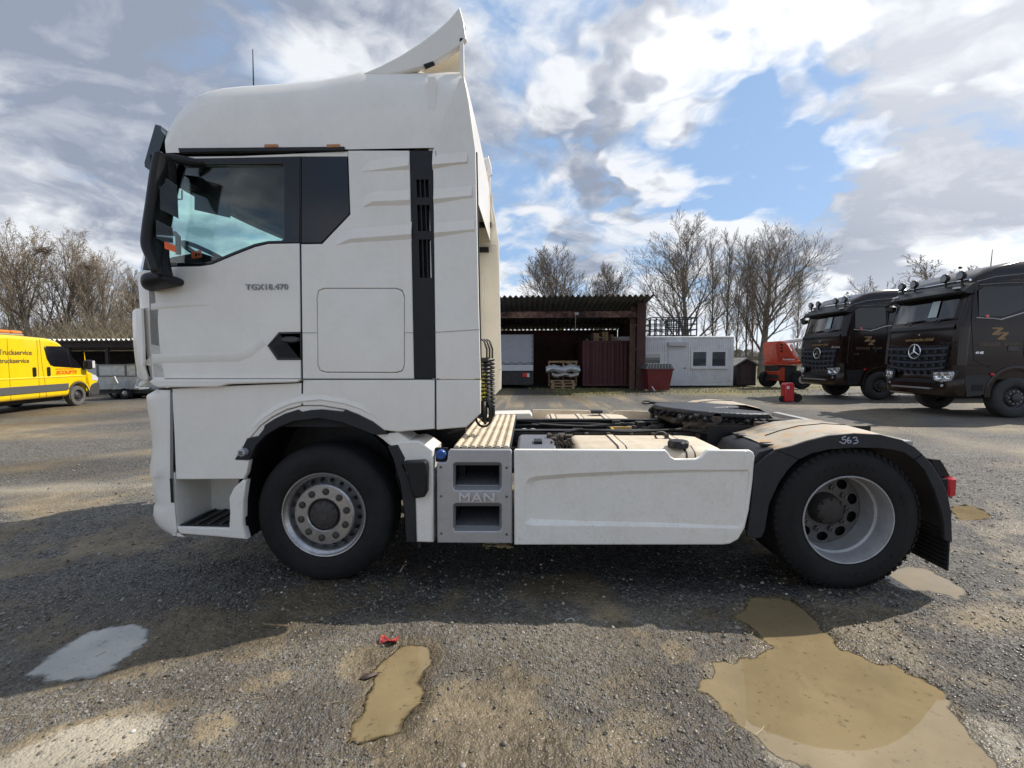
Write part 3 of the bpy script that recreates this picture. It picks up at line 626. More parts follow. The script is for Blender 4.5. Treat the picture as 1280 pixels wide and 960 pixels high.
for r, dz in ((.066, -.035), (.070, -.03), (.070, 0), (.060, .012), (.001, .012)):
    rs.append([(X+r*(1+.06*math.cos(8*t))*math.cos(t), .16+r*(1+.06*math.cos(8*t))*math.sin(t), .965+.035+dz) for t in np.linspace(0, 2*pi, 49)[:-1]])
mb.rings(rs); tag(mb.build('tank_cap', BLACKP, tk, 30))
mb = MB(); X2 = T(826, 551, .5)[0]
mb.path([(X2+.045*math.cos(t), .5+.03*math.sin(t)*.4, .985+.03*math.sin(t)) for t in np.linspace(0, 2*pi, 16)[:-1]], .008, 5, True); mb.tube((X2+.045, .5, .95), (X2+.045, .5, 1.0), .018); mb.build('filler_ring', HUBM, tk)
tank(1.66, 2.62, 1.78, 2.40, .36, .93, (1.72, 2.02, 2.30))
mb = MB(); mb.box(1.375, 1.66, .05, .74, .40, .955, ch=.02); bb = mb.build('battery_box', GREYBOX, truck); mb = MB(); mb.box(1.668, 1.70, .05, .74, .42, .94, ch=.01); mb.box(1.50, 1.56, .30, .42, .956, .975); mb.build('battery_lid', BLACKP, bb)
# far side covers
fc = [T(x, y, FAR) for x, y in ((618, 513.5), (662, 512.5), (665, 516), (665, 570), (618, 570))]
mb = MB(); mb.prism(fc, FAR-.35, FAR); mb.build('far_step_box', PAINT, truck)
fp = [(1.38, .32), (2.95, .32), (2.97, .94), (2.40, .955), (2.33, .91), (2.15, .91), (2.08, .955), (1.40, .965)]
panel('far_tank_cover', [(x+.12, z) for x, z in fp], .03, CREAM, truck, .006, (), FAR-.03)
mb = MB(); X, Z = T(746, 517, 2.2); mb.lathe([(0, 0), (.07, .0), (.07, .03), (.0, .035)], (0, 0, 0), 20, M=Matrix.Translation((X, 2.2, .955)) @ Matrix.Rotation(pi/2, 4, 'X')); mb.build('tank_cap', BLACKP, truck)
mb = MB(); X = T(816, 520, 2.3)[0]; mb.box(X-.02, X+.02, 2.26, 2.34, .70, .97); mb.build('panel_bracket', BLACKP, truck)
# ---- chassis frame
def rail(y, name='frame_rail'):
    mb = MB(); s_ = 1 if y < 1.25 else -1; yi = y+.08*s_
    def bar(y0, y1, z0, z1): mb.box(-.9, 4.30, min(y0, y1), max(y0, y1), z0, z1)
    bar(y, y+.009*s_, .70, .965); bar(y, yi, .957, .968); bar(y, yi, .697, .706)
    o = mb.build(name, FRAMEP, truck)
    mb = MB()
    for k in range(30): mb.lathe([(0, -.006*s_), (.012, -.006*s_), (.014, .0)], (.9+k*.085+.03*math.sin(k*2.3), y-.001*s_, .80+.10*((k*7) % 3-1)*.6), 8)
    tag(mb.build('bolt_heads', MUDMETAL, o), kind='stuff'); return o
rail(.86); rail(1.64)
for x in (.9, 1.9, 2.55, 3.2, 4.1):
    mb = MB(); mb.box(x, x+.10, .87, 1.63, .72, .90); mb.build('cross_member', FRAMEP, truck)
mb = MB(); mb.box(4.22, 4.29, .35, 2.15, .93, .975); mb.build('rear_cross_bar', mat('bar_white', (.36, .36, .35), .5, var=.1), truck)
mb = MB()
for p0, p1, r in (((.2, 1.25, .62), (1.1, 1.25, .6), .16), ((1.2, 1.25, .58), (3.3, 1.25, .52), .07), ((1.75, .95, .8), (2.7, .95, .82), .03), ((1.6, 1.4, .82), (3.0, 1.45, .86), .025)): mb.tube(p0, p1, r, r, 12)
mb.box(-.9, .7, .55, 1.95, .62, 1.05); mb.box(1.30, 2.70, .95, 1.55, .74, .80); mb.box(3.25, 4.20, .95, 1.55, .72, .80); mb.box(.72, 1.30, .95, 1.55, .60, .90); mb.lathe([(0, -.22), (.16, -.2), (.24, 0), (.16, .2), (0, .22)], (3.63, 1.25, .5), 16); mb.tube((0, .3, .45), (0, 2.2, .45), .07); mb.tube((3.63, .3, .5), (3.63, 2.2, .5), .10); mb.build('driveline_and_sun_block', FRAMEP, truck, 40)  # flat boxes between the rails are added to keep sun off the ground
mb = MB(); mb.box(-.95, .95, .56, .60, .45, 1.1); mb.box(-.95, .95, 1.90, 1.94, .45, 1.1); mb.box(1.4, 3.0, .76, .79, .38, .9); mb.box(1.4, 3.0, 1.71, 1.74, .38, .9); mb.box(1.35, 2.95, .795, .855, .84, .88); mb.box(1.35, 2.95, 1.655, 1.70, .84, .88); mb.box(1.0, 3.1, .95, 1.55, .58, .62); mb.box(1.25, 1.42, .05, .85, .80, .84); mb.box(1.64, 1.86, .05, .85, .74, .78); mb.box(2.80, 4.2, .675, .855, .80, .83); mb.box(2.92, 4.22, .668, .674, .70, 1.04); tag(mb.build('guard_and_sun_block', BLACKP, truck), kind='stuff')  # includes unseen plates added to stop sun patches on the ground below
# valves, small gear between the rails
rng = random.Random(4)
for k in range(9):
    y0 = rng.choice((.93, .95, 1.0, 1.1, 1.3, 1.45, 1.55)); z0 = rng.uniform(.84, .95); xs_ = np.linspace(rng.uniform(.9, 1.6), rng.uniform(2.4, 3.6), 9); ph = rng.uniform(0, 6)
    mb = MB(); mb.path([(x, y0+.03*math.sin(x*2.3+ph), z0+.025*math.sin(x*3.1+ph*2)) for x in xs_], rng.choice((.007, .010, .014)), 6); mb.build('air_line', (BLACKP, FRAMEP, HUBM)[k % 3], truck, 60)
for k in range(7):
    x = 1.75+k*.19; mb = MB(); mb.box(x, x+.035, .82, .857, .86+.02*(k % 2), .955, ch=.006); mb.tube((x+.017, .815, .90), (x+.017, .80, .90), .012, .012, 6); mb.build('rail_bracket', (MUDMETAL, HUBM)[k % 2], truck, 40)
mb = MB(); mb.path([(1.62, .78, .93), (1.9, .80, .985), (2.3, .80, .965), (2.75, .80, .99), (3.0, .76, .95)], .011, 6); mb.build('air_line', BLACKP, truck, 60)
mb = MB()
for k in range(26):
    x, y = rng.uniform(1.62, 1.80), rng.uniform(.45, .78); s_ = rng.uniform(.012, .035); mb.box(x-s_, x+s_, y-s_, y+s_, .82, rng.uniform(.90, .99), ch=.005)
for k in range(6):
    x = 1.62+k*.03; mb.path([(x, .3, .80), (x+.01, .33, .97), (x+.05, .5, .90), (x+.1, .74, .86)], .007, 5)
tag(mb.build('valve_block', MUDMETAL, truck), kind='stuff')
mb = MB()
for k in range(40):
    x, y = rng.uniform(2.25, 2.75), rng.uniform(1.1, 1.5); s_ = rng.uniform(.008, .025); mb.box(x-s_*2, x+s_*2, y-s_, y+s_, .83, rng.uniform(.88, .97), ch=.004)
tag(mb.build('valve_cluster', HUBM, truck), kind='stuff')
mb = MB(); mb.box(2.22, 2.42, 1.15, 1.17, .93, .955); mb.box(2.22, 2.24, 1.0, 1.17, .9, .95); mb.build('yellow_bracket', mat('ochre', (.50, .33, .08), .6), truck)
mb = MB()
for x in (1.42, 1.50): mb.lathe([(0, .02), (.03, .02), (.035, .04), (.035, .14), (0, .15)], (0, 0, 0), 14, M=Matrix.Translation((x, 1.1, .80)) @ Matrix.Rotation(pi/2, 4, 'X'))
mb.build('air_valve', SILVER, truck)
# ---- catwalk: ribbed treads in two lengths
cat_l, cat_r = T(567, 558, .06)[0], T(639.6, 558, .06)[0]
base = MB(); base.box(cat_l+.01, cat_r-.004, .07, 1.80, .962, .972); cw = base.build('catwalk', BLACKP, truck)
nb = 7; pitch = (cat_r-cat_l)/nb
for (ya, yb) in ((.06, .80), (.812, 1.80)):
    for k in range(nb):
        x = cat_l+k*pitch; ww = pitch*.68
        mb = MB(); sec = [(x, .973), (x+.004, .985), (x+.010, .990), (x+ww-.010, .990), (x+ww-.004, .985), (x+ww, .973)]
        mb.rings([[(a_, y, b_) for a_, b_ in sec] for y in (ya, yb)]); mb.build('tread_plank', CREAM, cw, 40)
        if k < nb-1:
            mb = MB(); n_ = 14
            for q in range(n_):
                y = ya+(yb-ya)*(q+.3)/n_; mb.box(x+ww+.002, x+pitch-.002, y, y+(yb-ya)/n_*.35, .975, .981)
            tag(mb.build('tread_teeth', CREAM, cw), kind='stuff')
# ---- suzi coils and cables behind the cab
def coil(x, y, z0, z1, r, wire, turns, name, m_):
    mb = MB(); mb.path([(x+r*math.cos(t), y+r*math.sin(t), z0+(z1-z0)*t/(2*pi*turns)) for t in np.linspace(0, 2*pi*turns, int(turns*12))], wire, 5); return mb.build(name, m_, truck, 60)
cx_, cz_ = T(606, 450, .5); czb = T(606, 510, .5)[1]
coil(cx_-.0, .52, czb, cz_, .035, .009, 13, 'black_coil', BLACKP); coil(cx_+.03, .60, czb, cz_, .035, .009, 12, 'black_coil', BLACKP)
yx, yz0 = T(600, 468, .55); yz1 = T(600, 502, .55)[1]; coil(yx-.04, .56, yz1, yz0, .085, .013, 6, 'yellow_coil', YELHOSE)
mb = MB()
for d in (0, .02, .04):
    pts = [T(601, 424, .5), T(605, 426, .5), T(608.5, 436, .5), T(608.5, 448, .5)]; mb.path([(x+d, .5+d, z) for x, z in pts], .008, 6)
pts = [T(602, 447, .5), T(610, 447, .5), T(610, 452, .5), T(602, 452, .5)]; mb.prism(pts, .48, .62); mb.build('cable_bundle', BLACKP, truck, 50)
mb = MB(); kx, kz = T(607.5, 516, .5)
for k in range(11):
    a0 = rng.uniform(0, pi); rr = rng.uniform(.05, .085); c = Vector((kx+rng.uniform(-.02, .02), .52+rng.uniform(-.04, .04), kz+rng.uniform(-.02, .02)))
    mb.path([c+Vector((rr*math.cos(t)*math.cos(a0)*.8, rr*math.cos(t)*math.sin(a0), rr*math.sin(t)*1.1)) for t in np.linspace(0, 2*pi, 16)[:-1]], .010, 5, True)
mb.build('coil_knot', BLACKP, truck, 60)
mb = MB()
for d in (0, .03, .06):
    pts = [T(602, 524, .4), T(594, 520, .4), T(588, 530, .4), T(574, 538, .4), T(556, 545, .3)]; mb.path([(x+d*.3, .42+d, z+d*.3) for x, z in pts], .012, 6)
mb.build('hose_run', BLACKP, truck, 50)
mb = MB()
for k in range(30):
    x, y = rng.uniform(.55, .98), rng.uniform(.2, .8); s_ = rng.uniform(.01, .04); z = rng.uniform(.85, .98); mb.box(x-s_, x+s_, y-s_, y+s_, z-.05, z, ch=.006)
mb.box(.45, .98, .3, .84, .55, .86); tag(mb.build('gearbox_parts', FRAMEP, truck), kind='stuff')
# ---- fifth wheel
fz = 1.135; out_ = []
for t in np.linspace(0, 1, 13):
    a_ = pi*(.5+t); out_.append((3.06+.42*math.cos(a_)*.95, 1.26+.46*math.sin(a_)*-1))
out_ = [(3.02-.36*math.sin(pi*t)**.7 if 0 < t < 1 else 3.02, 1.72-.92*t) for t in np.linspace(0, 1, 15)]
out_ += [(3.30, .80), (3.52, .86), (3.56, .98), (3.52, 1.10), (3.28, 1.22), (3.20, 1.26), (3.28, 1.30), (3.52, 1.42), (3.56, 1.54), (3.52, 1.66), (3.30, 1.72)]
Mx = Matrix(((1, 0, 0, 0), (0, 0, 1, 0), (0, 1, 0, 0), (0, 0, 0, 1)))
tilt = Matrix.Translation((3.05, 1.26, fz)) @ Matrix.Rotation(R(2.5), 4, 'Y') @ Matrix.Translation((-3.05, -1.26, -fz))
fw_me = panel_mesh('fifth_wheel', [(x, y) for x, y in out_], .045, .012, (), -.0, tilt @ Matrix.Translation((0, 0, fz)) @ Matrix(((1, 0, 0, 0), (0, 0, 1, 0), (0, -1, 0, 0), (0, 0, 0, 1))))
fifth = link('fifth_wheel', fw_me, GREASE, truck)
mb = MB()
for y in (.84, 1.60): mb.box(2.86, 3.24, y, y+.09, .975, fz-.05, ch=.02); mb.box(2.78, 3.34, y-.02, y+.11, .968, .985)
mb.tube((3.05, .80, fz-.055), (3.05, 1.74, fz-.055), .045, .045, 14)
for k in range(16):
    x, y = rng.uniform(2.7, 3.45), rng.uniform(.85, 1.65); s_ = rng.uniform(.02, .06); mb.box(x-s_, x+s_, y-s_, y+s_, 1.0, rng.uniform(1.03, 1.085), ch=.01)
mb.box(2.74, 3.4, .98, 1.54, 1.0, 1.06, ch=.02); mb.build('coupling_frame', MUDMETAL, fifth)
mb = MB()
for k in range(70):
    f_ = k/69; x, y = (2.72+.75*f_, .80+.05*rng.random()) if k % 2 else (3.02-.36*math.sin(pi*f_)**.7, 1.72-.92*f_)
    s_ = rng.uniform(.010, .026); z = fz-.045-.04*(x-3.05)-rng.random()*.03; c = Vector((x+rng.uniform(-.02, .03), y+rng.uniform(-.01, .03), z))
    mb.rings([[c+Vector((s_*rr_*math.cos(t), s_*rr_*math.sin(t), dz*s_)) for t in (0, 1.05, 2.1, 3.14, 4.2, 5.25)] for rr_, dz in ((.4, -1), (1+rng.random()*.3, -.2), (.9, .5), (.3, 1))])
tag(mb.build('grease_clumps', CLUMP, fifth, 25), kind='stuff')
for (x, y0) in ((2.80, .86), (2.95, .84), (3.22, .86), (3.36, .88)):
    mb = MB(); mb.path([(x, y0, .99), (x+.03, y0-.03, 1.03), (x+.09, y0-.03, 1.03), (x+.12, y0, .99)], .018, 6); mb.build('mount_bracket', MUDMETAL, fifth, 50)
mb = MB(); hx_, hz_ = T(814, 503, 1.5); tx, tz = T(802, 503, 1.5)
mb.tube((hx_+.2, 1.45, hz_-.02), (hx_-.02, 1.5, hz_), .013); mb.path([(tx+.045+.045*math.cos(t), 1.5+.018*math.sin(t), tz+.012*math.sin(t)) for t in np.linspace(0, 2*pi, 16)[:-1]], .008, 5, True); mb.build('release_handle', BLACKP, fifth)
mb = MB()
for x, y in ((3.42, .75), (3.48, .72), (3.36, .74)): mb.lathe([(0, 0), (.03, 0), (.035, .02), (.03, .09), (0, .1)], (0, 0, 0), 12, M=Matrix.Translation((x, y, .97)) @ Matrix.Rotation(pi/2, 4, 'X'))
mb.path([(3.30, .78, .98), (3.40, .70, 1.0), (3.55, .72, .97)], .015, 6); mb.build('air_couplings', MUDMETAL, truck, 40)
# ---- wheels
DISCM = mat('rear_disc', (.17, .165, .16), .45, metal=.5, var=.15, dirt=(.12, .10, .09), dirt_amt=.5, dirt_scale=9)
def wheel(kind, X, y_out, zc, R_=.497, wdt=.29, sgn=1, cut=0, name='wheel'):
    """sgn +1: outer face looks towards -y"""
    root = bpy.data.objects.new(name, None); COL.objects.link(root); root.parent = truck; root.location = (X, y_out, zc)
    root.scale = (1, sgn, 1)
    a_ = R_; prof = [(.302, .018), (.312, .004), (.335, -.004), (.38, -.012), (.425, -.010), (a_-.030, .010), (a_-.012, .026), (a_-.003, .045), (a_, .062)]
    for k in range(4):
        y = .075+k*(wdt-.15)/3; prof += [(a_, y-.006), (a_-.012, y-.004), (a_-.012, y+.004), (a_, y+.006)]
    prof += [(a_, wdt-.062), (a_-.012, wdt-.026), (.425, wdt+.01), (.302, wdt-.01)]
    mb = MB(); mb.lathe(prof, n=72)
    n_ = 60 if kind == 'rear' else 72                                # shoulder lugs
    for k in range(n_ if kind == 'rear' else 0):
        t0 = 2*pi*k/n_; dt = 2*pi/n_*.62
        q = []
        for t in (t0, t0+dt):
            for r, d in ((a_-.034, .004), (a_-.008, .020), (a_+.001, .058), (a_-.03, .058)): q.append((r*math.cos(t), d-(.003 if kind == 'rear' else .0005), r*math.sin(t)))
        mb.add(q, [(0, 1, 5, 4), (1, 2, 6, 5), (0, 3, 2, 1), (4, 5, 6, 7)])
    for k in range(44):                                               # raised bar markings round the sidewall
        if (k//4) % 3 == 1: continue
        t0 = 2*pi*k/44; q = []
        for t in (t0, t0+.055):
            for r in (.368, .392 if k % 3 else .385): q.append((r*math.cos(t), -.0155, r*math.sin(t)))
        mb.add(q, [(0, 1, 3, 2)])
    mb.build('tyre', RUBBER, root, 40)
    if kind == 'front':
        mb = MB(); mb.lathe([(.300, .020), (.306, .006), (.302, .0), (.294, .002), (.288, .014), (.278, .022), (.268, .030), (.262, .045), (.258, .085), (.245, .10)], n=64); mb.build('rim', ALU, root, 40)
        mb = MB(); nv = 10                                             # sloped band with vent holes
        mb.lathe([(.246, .10), (.232, .082), (.222, .05), (.217, .018), (.208, .008), (.122, .006), (.116, .012), (.114, .06)], n=64); mb.build('wheel_disc', ALU, root, 30)
        mb = MB()
        for k in range(nv*2):
            t = 2*pi*(k+.5)/(nv*2); c = Vector((.239*math.cos(t), .082, .239*math.sin(t))); u = Vector((-math.sin(t), 0, math.cos(t))); v = Vector((math.cos(t)*.014, .017, math.sin(t)*.014))
            mb.add([c+u*.015*math.cos(q)+v*math.sin(q)*.9+Vector((0, -.006, 0)) for q in np.linspace(0, 2*pi, 11)[:-1]], [tuple(range(10))])
        mb.build('vent_holes', DARK, root)
        for k in range(10):
            t = 2*pi*k/10+.2; c = (.168*math.cos(t), 0, .168*math.sin(t))
            mb = MB(); mb.lathe([(.026, .0055), (.023, .0035), (.0225, .0052)], c, 16); mb.lathe([(0, -.004), (.012, -.004), (.0195, .000), (.0215, .0055)], c, 8); mb.build('wheel_nut', HUBM, root, 30)
        mb = MB(); mb.lathe([(0, -.012), (.035, -.012), (.040, -.008), (.072, -.004), (.080, .002), (.098, .006), (.102, .03), (.114, .034)], n=40)
        for k in range(10):
            t = 2*pi*k/10; mb.lathe([(0, -.004), (.008, -.004), (.009, .006)], (.086*math.cos(t), 0, .086*math.sin(t)), 6)
        mb.build('hub', HUBM, root, 30)
    else:
        mb = MB(); mb.lathe([(.300, .018), (.306, .004), (.302, -.002), (.296, .0), (.293, .012), (.289, .03), (.285, .05), (.2835, .09), (.282, .125), (.276, .130), (.268, .135), (.266, .21), (.264, .235), (.262, .262)], n=64); mb.build('rim', ALUR, root, 40)
        # disc with oval vents
        nv = 10; outer = circ(0, 0, .263, 60); hs = []
        for k in range(nv):
            t = 2*pi*k/nv+.31; c = (.216*math.cos(t), .216*math.sin(t)); hs.append([(c[0]+.034*math.cos(q)*math.cos(t)-.041*math.sin(q)*math.sin(t), c[1]+.034*math.cos(q)*math.sin(t)+.041*math.sin(q)*math.cos(t)) for q in np.linspace(0, 2*pi, 15)[:-1]])
        panel('wheel_disc', outer, .014, DISCM, root, .004, hs+[circ(0, 0, .11, 24)], .262)
        mb = MB(); mb.disc((0, .33, 0), .285, 24); mb.lathe([(.274, .27), (.285, .33)], n=32); mb.build('wheel_back', DARK, root)
        for k in range(10):
            t = 2*pi*k/10; c = (.162*math.cos(t), 0, .162*math.sin(t))
            mb = MB(); mb.lathe([(0, .222), (.011, .222), (.012, .236), (.020, .238), (.021, .262)], c, 8); mb.build('wheel_nut', DISCM, root, 30)
        mb = MB(); mb.lathe([(0, .165), (.07, .165), (.085, .172), (.098, .182), (.105, .20), (.112, .23), (.118, .262)], n=36)
        for k in range(8):
            t = 2*pi*k/8; mb.lathe([(0, .160), (.010, .160), (.011, .176)], (.088*math.cos(t), 0, .088*math.sin(t)), 6)
        mb.build('hub', HUBM, root, 30)
    return root
wheel('front', 0.0, .055, .488)
wheel('front', 0.0, FAR-.055, .488, sgn=-1)
wheel('rear', 3.63, .035, .490)
wheel('rear', 3.63, .375, .490, name='inner_wheel')
wheel('rear', 3.63, FAR-.035, .490, sgn=-1)
# ---- rear fenders: swept top, side lip, flap, lamp
outer_px = [(943, 584), (948, 574), (969, 562), (989, 557.5), (1008, 551), (1035, 544.2), (1068, 541.2), (1100, 542.8), (1127, 549.5), (1143, 558.5), (1153, 567.5)]
rear_px = [(1153.5, 568.5), (1164, 580), (1173.5, 595.6), (1181, 611), (1184.5, 621), (1187, 634), (1188.5, 648), (1189.4, 677)]
inner_mid = [(1142, 574.5), (1130, 566), (1116, 562.5), (1100, 560.5), (1068, 559.5), (1035, 562), (1014, 567), (998.5, 574.5)]
def fender(side):
    F = (lambda p: p) if not side else (lambda p: (p[0], FAR-p[1], p[2]))
    root = bpy.data.objects.new('rear_fender', None); COL.objects.link(root); root.parent = truck
    ppx = outer_px[2:]+rear_px[1:]
    P_ = TP(ppx)
    mb = MB(); rs = []
    for (y, drop) in ((0.0, .012), (.008, .004), (.03, 0), (.33, -.012), (.62, -.008), (.66, 0)):
        rs.append([F((x, y, z-drop)) for x, z in P_])
    mb.rings(rs, closed=False); rs = [[F((3.63+(x-3.63)*.962, y, .49+(z-.49)*.962)) for x, z in P_] for y in (.0, .66)]; mb.rings(rs[::-1], closed=False)
    mb.build('fender_top', DUST_FENDER, root, 40)
    def pl(nm, pts, t, off, m_=FENDERP, bev=.006):
        me = panel_mesh(nm, TP(pts), t, bev, (), off); return mirrored(me, nm, m_, root) if side else link(nm, me, m_, root)
    pl('fender_side', outer_px[2:]+[(1153.5, 568)]+inner_mid, .02, -.006)
    pl('rear_lip', rear_px+[(1186, 677.5), (1179.5, 674), (1178.5, 655), (1176, 641), (1166.5, 612), (1154.5, 587.5), (1142.5, 574.8)], .025, -.008)
    pl('front_lip', [(943, 583), (958, 570), (970, 562.6), (998, 574), (985, 587), (973, 604), (961, 631), (956, 663), (952, 671.5), (946, 673), (934, 671), (934, 668), (938, 640), (941, 610)], .03, -.004)
    # the stepped ramp ahead of the wheel
    mb = MB(); rp = TP([(940, 600), (943, 578), (952, 566.5), (970, 561.5), (972, 566), (955, 640), (938, 640)])
    mb.prism([(x, z) for x, z in rp], .03, .60); me = mb.mesh('fender_ramp', 40)
    o = mirrored(me, 'fender_ramp', FENDERP, root) if side else link('fender_ramp', me, FENDERP, root)
    mb = MB(); mb.path([F((x, .33, z+.010)) for x, z in TP([(989, 557), (1008, 550.6), (1035, 543.8), (1068, 540.8), (1100, 542.4)])], .006, 5); mb.build('fender_seam', BLACKP, root, 50)
    mb = MB(); wl = TP([(970, 563), (956, 590), (948, 620), (943, 671)]); mb.rings([[F((x, y, z)) for x, z in wl] for y in (.03, .66)], closed=False); mb.build('front_apron', BLACKP, root, 50)
    for yy in (.10, .46):
        mb = MB(); c = T(968, 561.5, 0); mb.box(c[0]-.03, c[0]+.05, min(F((0, yy, 0))[1], F((0, yy+.05, 0))[1]), max(F((0, yy, 0))[1], F((0, yy+.05, 0))[1]), c[1]-.005, c[1]+.022, ch=.006); mb.build('fender_clip', BLACKP, root)
    x0, zt = T(1188.5, 660); zbm = T(1189.6, 713.5)[1]
    mb = MB(); ya, yb = sorted((F((0, .0, 0))[1], F((0, .64, 0))[1])); mb.box(x0-.012, x0, ya, yb, zbm, zt+.12); fl_ = mb.build('mud_flap', RUBBER, root)
    mb = MB(); k = 0
    zz_ = zbm+.02
    while zz_ < zt+.1: mb.box(x0-.022, x0-.0125, ya+.01, yb-.01, zz_, zz_+.014); zz_ += .03
    tag(mb.build('flap_ribs', RUBBER, fl_), kind='stuff')
    return root
mt = bpy.data.materials.new('dusty_fender'); mt.use_nodes = True; t_ = mt.node_tree; t_.nodes.clear(); h = N(t_)
co = h.n('ShaderNodeTexCoord').outputs['Object']; nrm = h.n('ShaderNodeNewGeometry').outputs['Normal']; nz_ = h.n('ShaderNodeSeparateXYZ', {0: nrm}).outputs[2]
dm = h.math('MULTIPLY', h.step(nz_, .45, .97), h.step(h.noise(co, 2.6, 6, .62), .28, .52))
rust = h.mix(h.step(h.noise(co, 5.5, 4, .6), .48, .66), (.46, .40, .31), (.52, .33, .16))
c_ = h.mix(h.math('MULTIPLY', dm, .92), (.018, .019, .024), rust)
p_ = h.n('ShaderNodeBsdfPrincipled', {'Base Color': c_, 'Roughness': .50}); h.n('ShaderNodeOutputMaterial', {0: p_.outputs[0]}); DUST_FENDER = mt
fnear = fender(0); fender(1)
pts563 = {'5': [(545+557-545, 0)]}
def stroke(pts): mb5.path([(T(x, y, 0)[0], -.009, T(x, y, 0)[1]) for x, y in pts], .0040, 4)
mb5 = MB(); k = 60/1280
W_ = lambda L: [(1030+x*k, 530+y*k) for x, y in L]
stroke(W_([(555, 325), (480, 345), (455, 370), (465, 415), (530, 405), (560, 430), (550, 480), (500, 520), (440, 495), (390, 465)]))
stroke(W_([(650, 345), (600, 390), (590, 450), (620, 500), (670, 495), (700, 460), (680, 430), (630, 430), (600, 460)]))
stroke(W_([(745, 375), (790, 345), (840, 355), (850, 395), (800, 430), (870, 430), (885, 465), (840, 500), (750, 520)]))
mb5.build('chalk_number', CHALK, fnear, 60)
mb = MB(); q = TP([(1160, 573), (1172, 574), (1179, 585), (1187, 600), (1187, 622), (1181, 620), (1172, 598)], .12); mb.prism(q, .10, .60); mb.build('lamp_bracket', BLACKP, truck)
for s_ in (0, 1):
    y0, y1 = (.06, .44) if not s_ else (FAR-.44, FAR-.06)
    X0, Zt_ = T(1186.5, 597.5, .06); X1, Zb_ = T(1196.5, 622, .06)
    mb = MB(); mb.box(X0, X1, y0, y1, Zb_, Zt_, ch=.012); tl = mb.build('tail_lamp', REDL, truck); mb = MB(); mb.box(X0-.05, X0+.002, y0+.01, y1-.01, Zb_+.01, Zt_-.01); mb.build('lamp_back', BLACKP, tl)
mb = MB(); x0, _ = T(519.5, 680); mb.box(x0-.01, x0+.012, .10, .14, .24, .33); mb.build('drain_tab', FRAMEP, truck)
# orange card lying on the dash
mb = MB(); c = [T(239, 314.5, .042), T(251.5, 312.6, .042), T(252.5, 321.5, .042), T(240, 323.6, .042)]; mb.prism(c, .040, .043)
card = mb.build('price_card', ORANGE); tag(card, 'small orange card propped behind the white cab\'s side window', 'card')
mb = MB(); mb.prism([T(243.5, 317, .039), T(246, 316.5, .039), T(246.5, 320.3, .039), T(244, 320.7, .039)], .0385, .0395); mb.prism([T(247.5, 316.4, .039), T(249, 316.1, .039), T(249.5, 319.8, .039), T(248, 320, .039)], .0385, .0395); mb.build('card_print', BLACKP, card)
# ================================================================== ground: wet gravel yard with puddles
def _hash(ix, iy, seed):
    n = (ix.astype(np.int64)*374761393+iy.astype(np.int64)*668265263+seed*1442695041) & 0xffffffff
    n = ((n ^ (n >> 13))*1274126177) & 0xffffffff
    n = n ^ (n >> 16)
    return (n & 0xffff)/65535.0
def vnoise(x, y, seed=0):
    ix, iy = np.floor(x), np.floor(y); fx, fy = x-ix, y-iy
    ux, uy = fx*fx*(3-2*fx), fy*fy*(3-2*fy)
    a, b, c, d = _hash(ix, iy, seed), _hash(ix+1, iy, seed), _hash(ix, iy+1, seed), _hash(ix+1, iy+1, seed)
    return (a*(1-ux)+b*ux)*(1-uy)+(c*(1-ux)+d*ux)*uy
def fbm(x, y, seed=0, oct_=4, gain=.5):
    s, a, t = 0, 1, 0
    for k in range(oct_):
        s = s+a*vnoise(x*2**k+k*17.3, y*2**k-k*9.1, seed+k); t += a; a *= gain
    return s/t
def sstep(x, a, b):
    t = np.clip((x-a)/(b-a), 0, 1); return t*t*(3-2*t)
def poly_sd(x, y, P):
    """signed distance to a polygon (negative inside)"""
    d = np.full(x.shape, 1e9); ins = np.zeros(x.shape, bool); n = len(P)
    for i in range(n):
        (ax, ay), (bx, by) = P[i], P[(i+1) % n]; ex, ey = bx-ax, by-ay
        t = np.clip(((x-ax)*ex+(y-ay)*ey)/(ex*ex+ey*ey), 0, 1)
        d = np.minimum(d, np.hypot(x-ax-t*ex, y-ay-t*ey))
        ins ^= ((ay > y) != (by > y)) & (x < (bx-ax)*(y-ay)/((by-ay) if by != ay else 1e-9)+ax)
    return np.where(ins, -d, d)
PUD = {
 'left': [(50, 834), (58, 817), (90, 798), (130, 784), (170, 777), (196, 781), (188, 799), (162, 818), (130, 836), (88, 843)],
 'right': [(925, 768), (950, 756), (985, 750), (1004, 762), (1012, 788), (1040, 806), (1090, 826), (1132, 846), (1164, 866), (1180, 888), (1214, 908), (1250, 938), (1285, 985), (1150, 1010), (1040, 985), (985, 945), (940, 900), (897, 860), (908, 838), (948, 822), (962, 800), (940, 785)],
 'wheel': [(1108, 716), (1128, 706), (1158, 708), (1186, 722), (1206, 738), (1192, 744), (1160, 734), (1130, 730)],
 'rear': [(1192, 632), (1216, 630), (1232, 640), (1222, 650), (1198, 652)],
 'mid': [(468, 836), (500, 806), (534, 808), (536, 826), (520, 850), (514, 880), (496, 910), (470, 922), (452, 912), (462, 876), (474, 852)]}
PUDG = {k: [GR(*p) for p in v] for k, v in PUD.items()}
WATER_Z = -.012
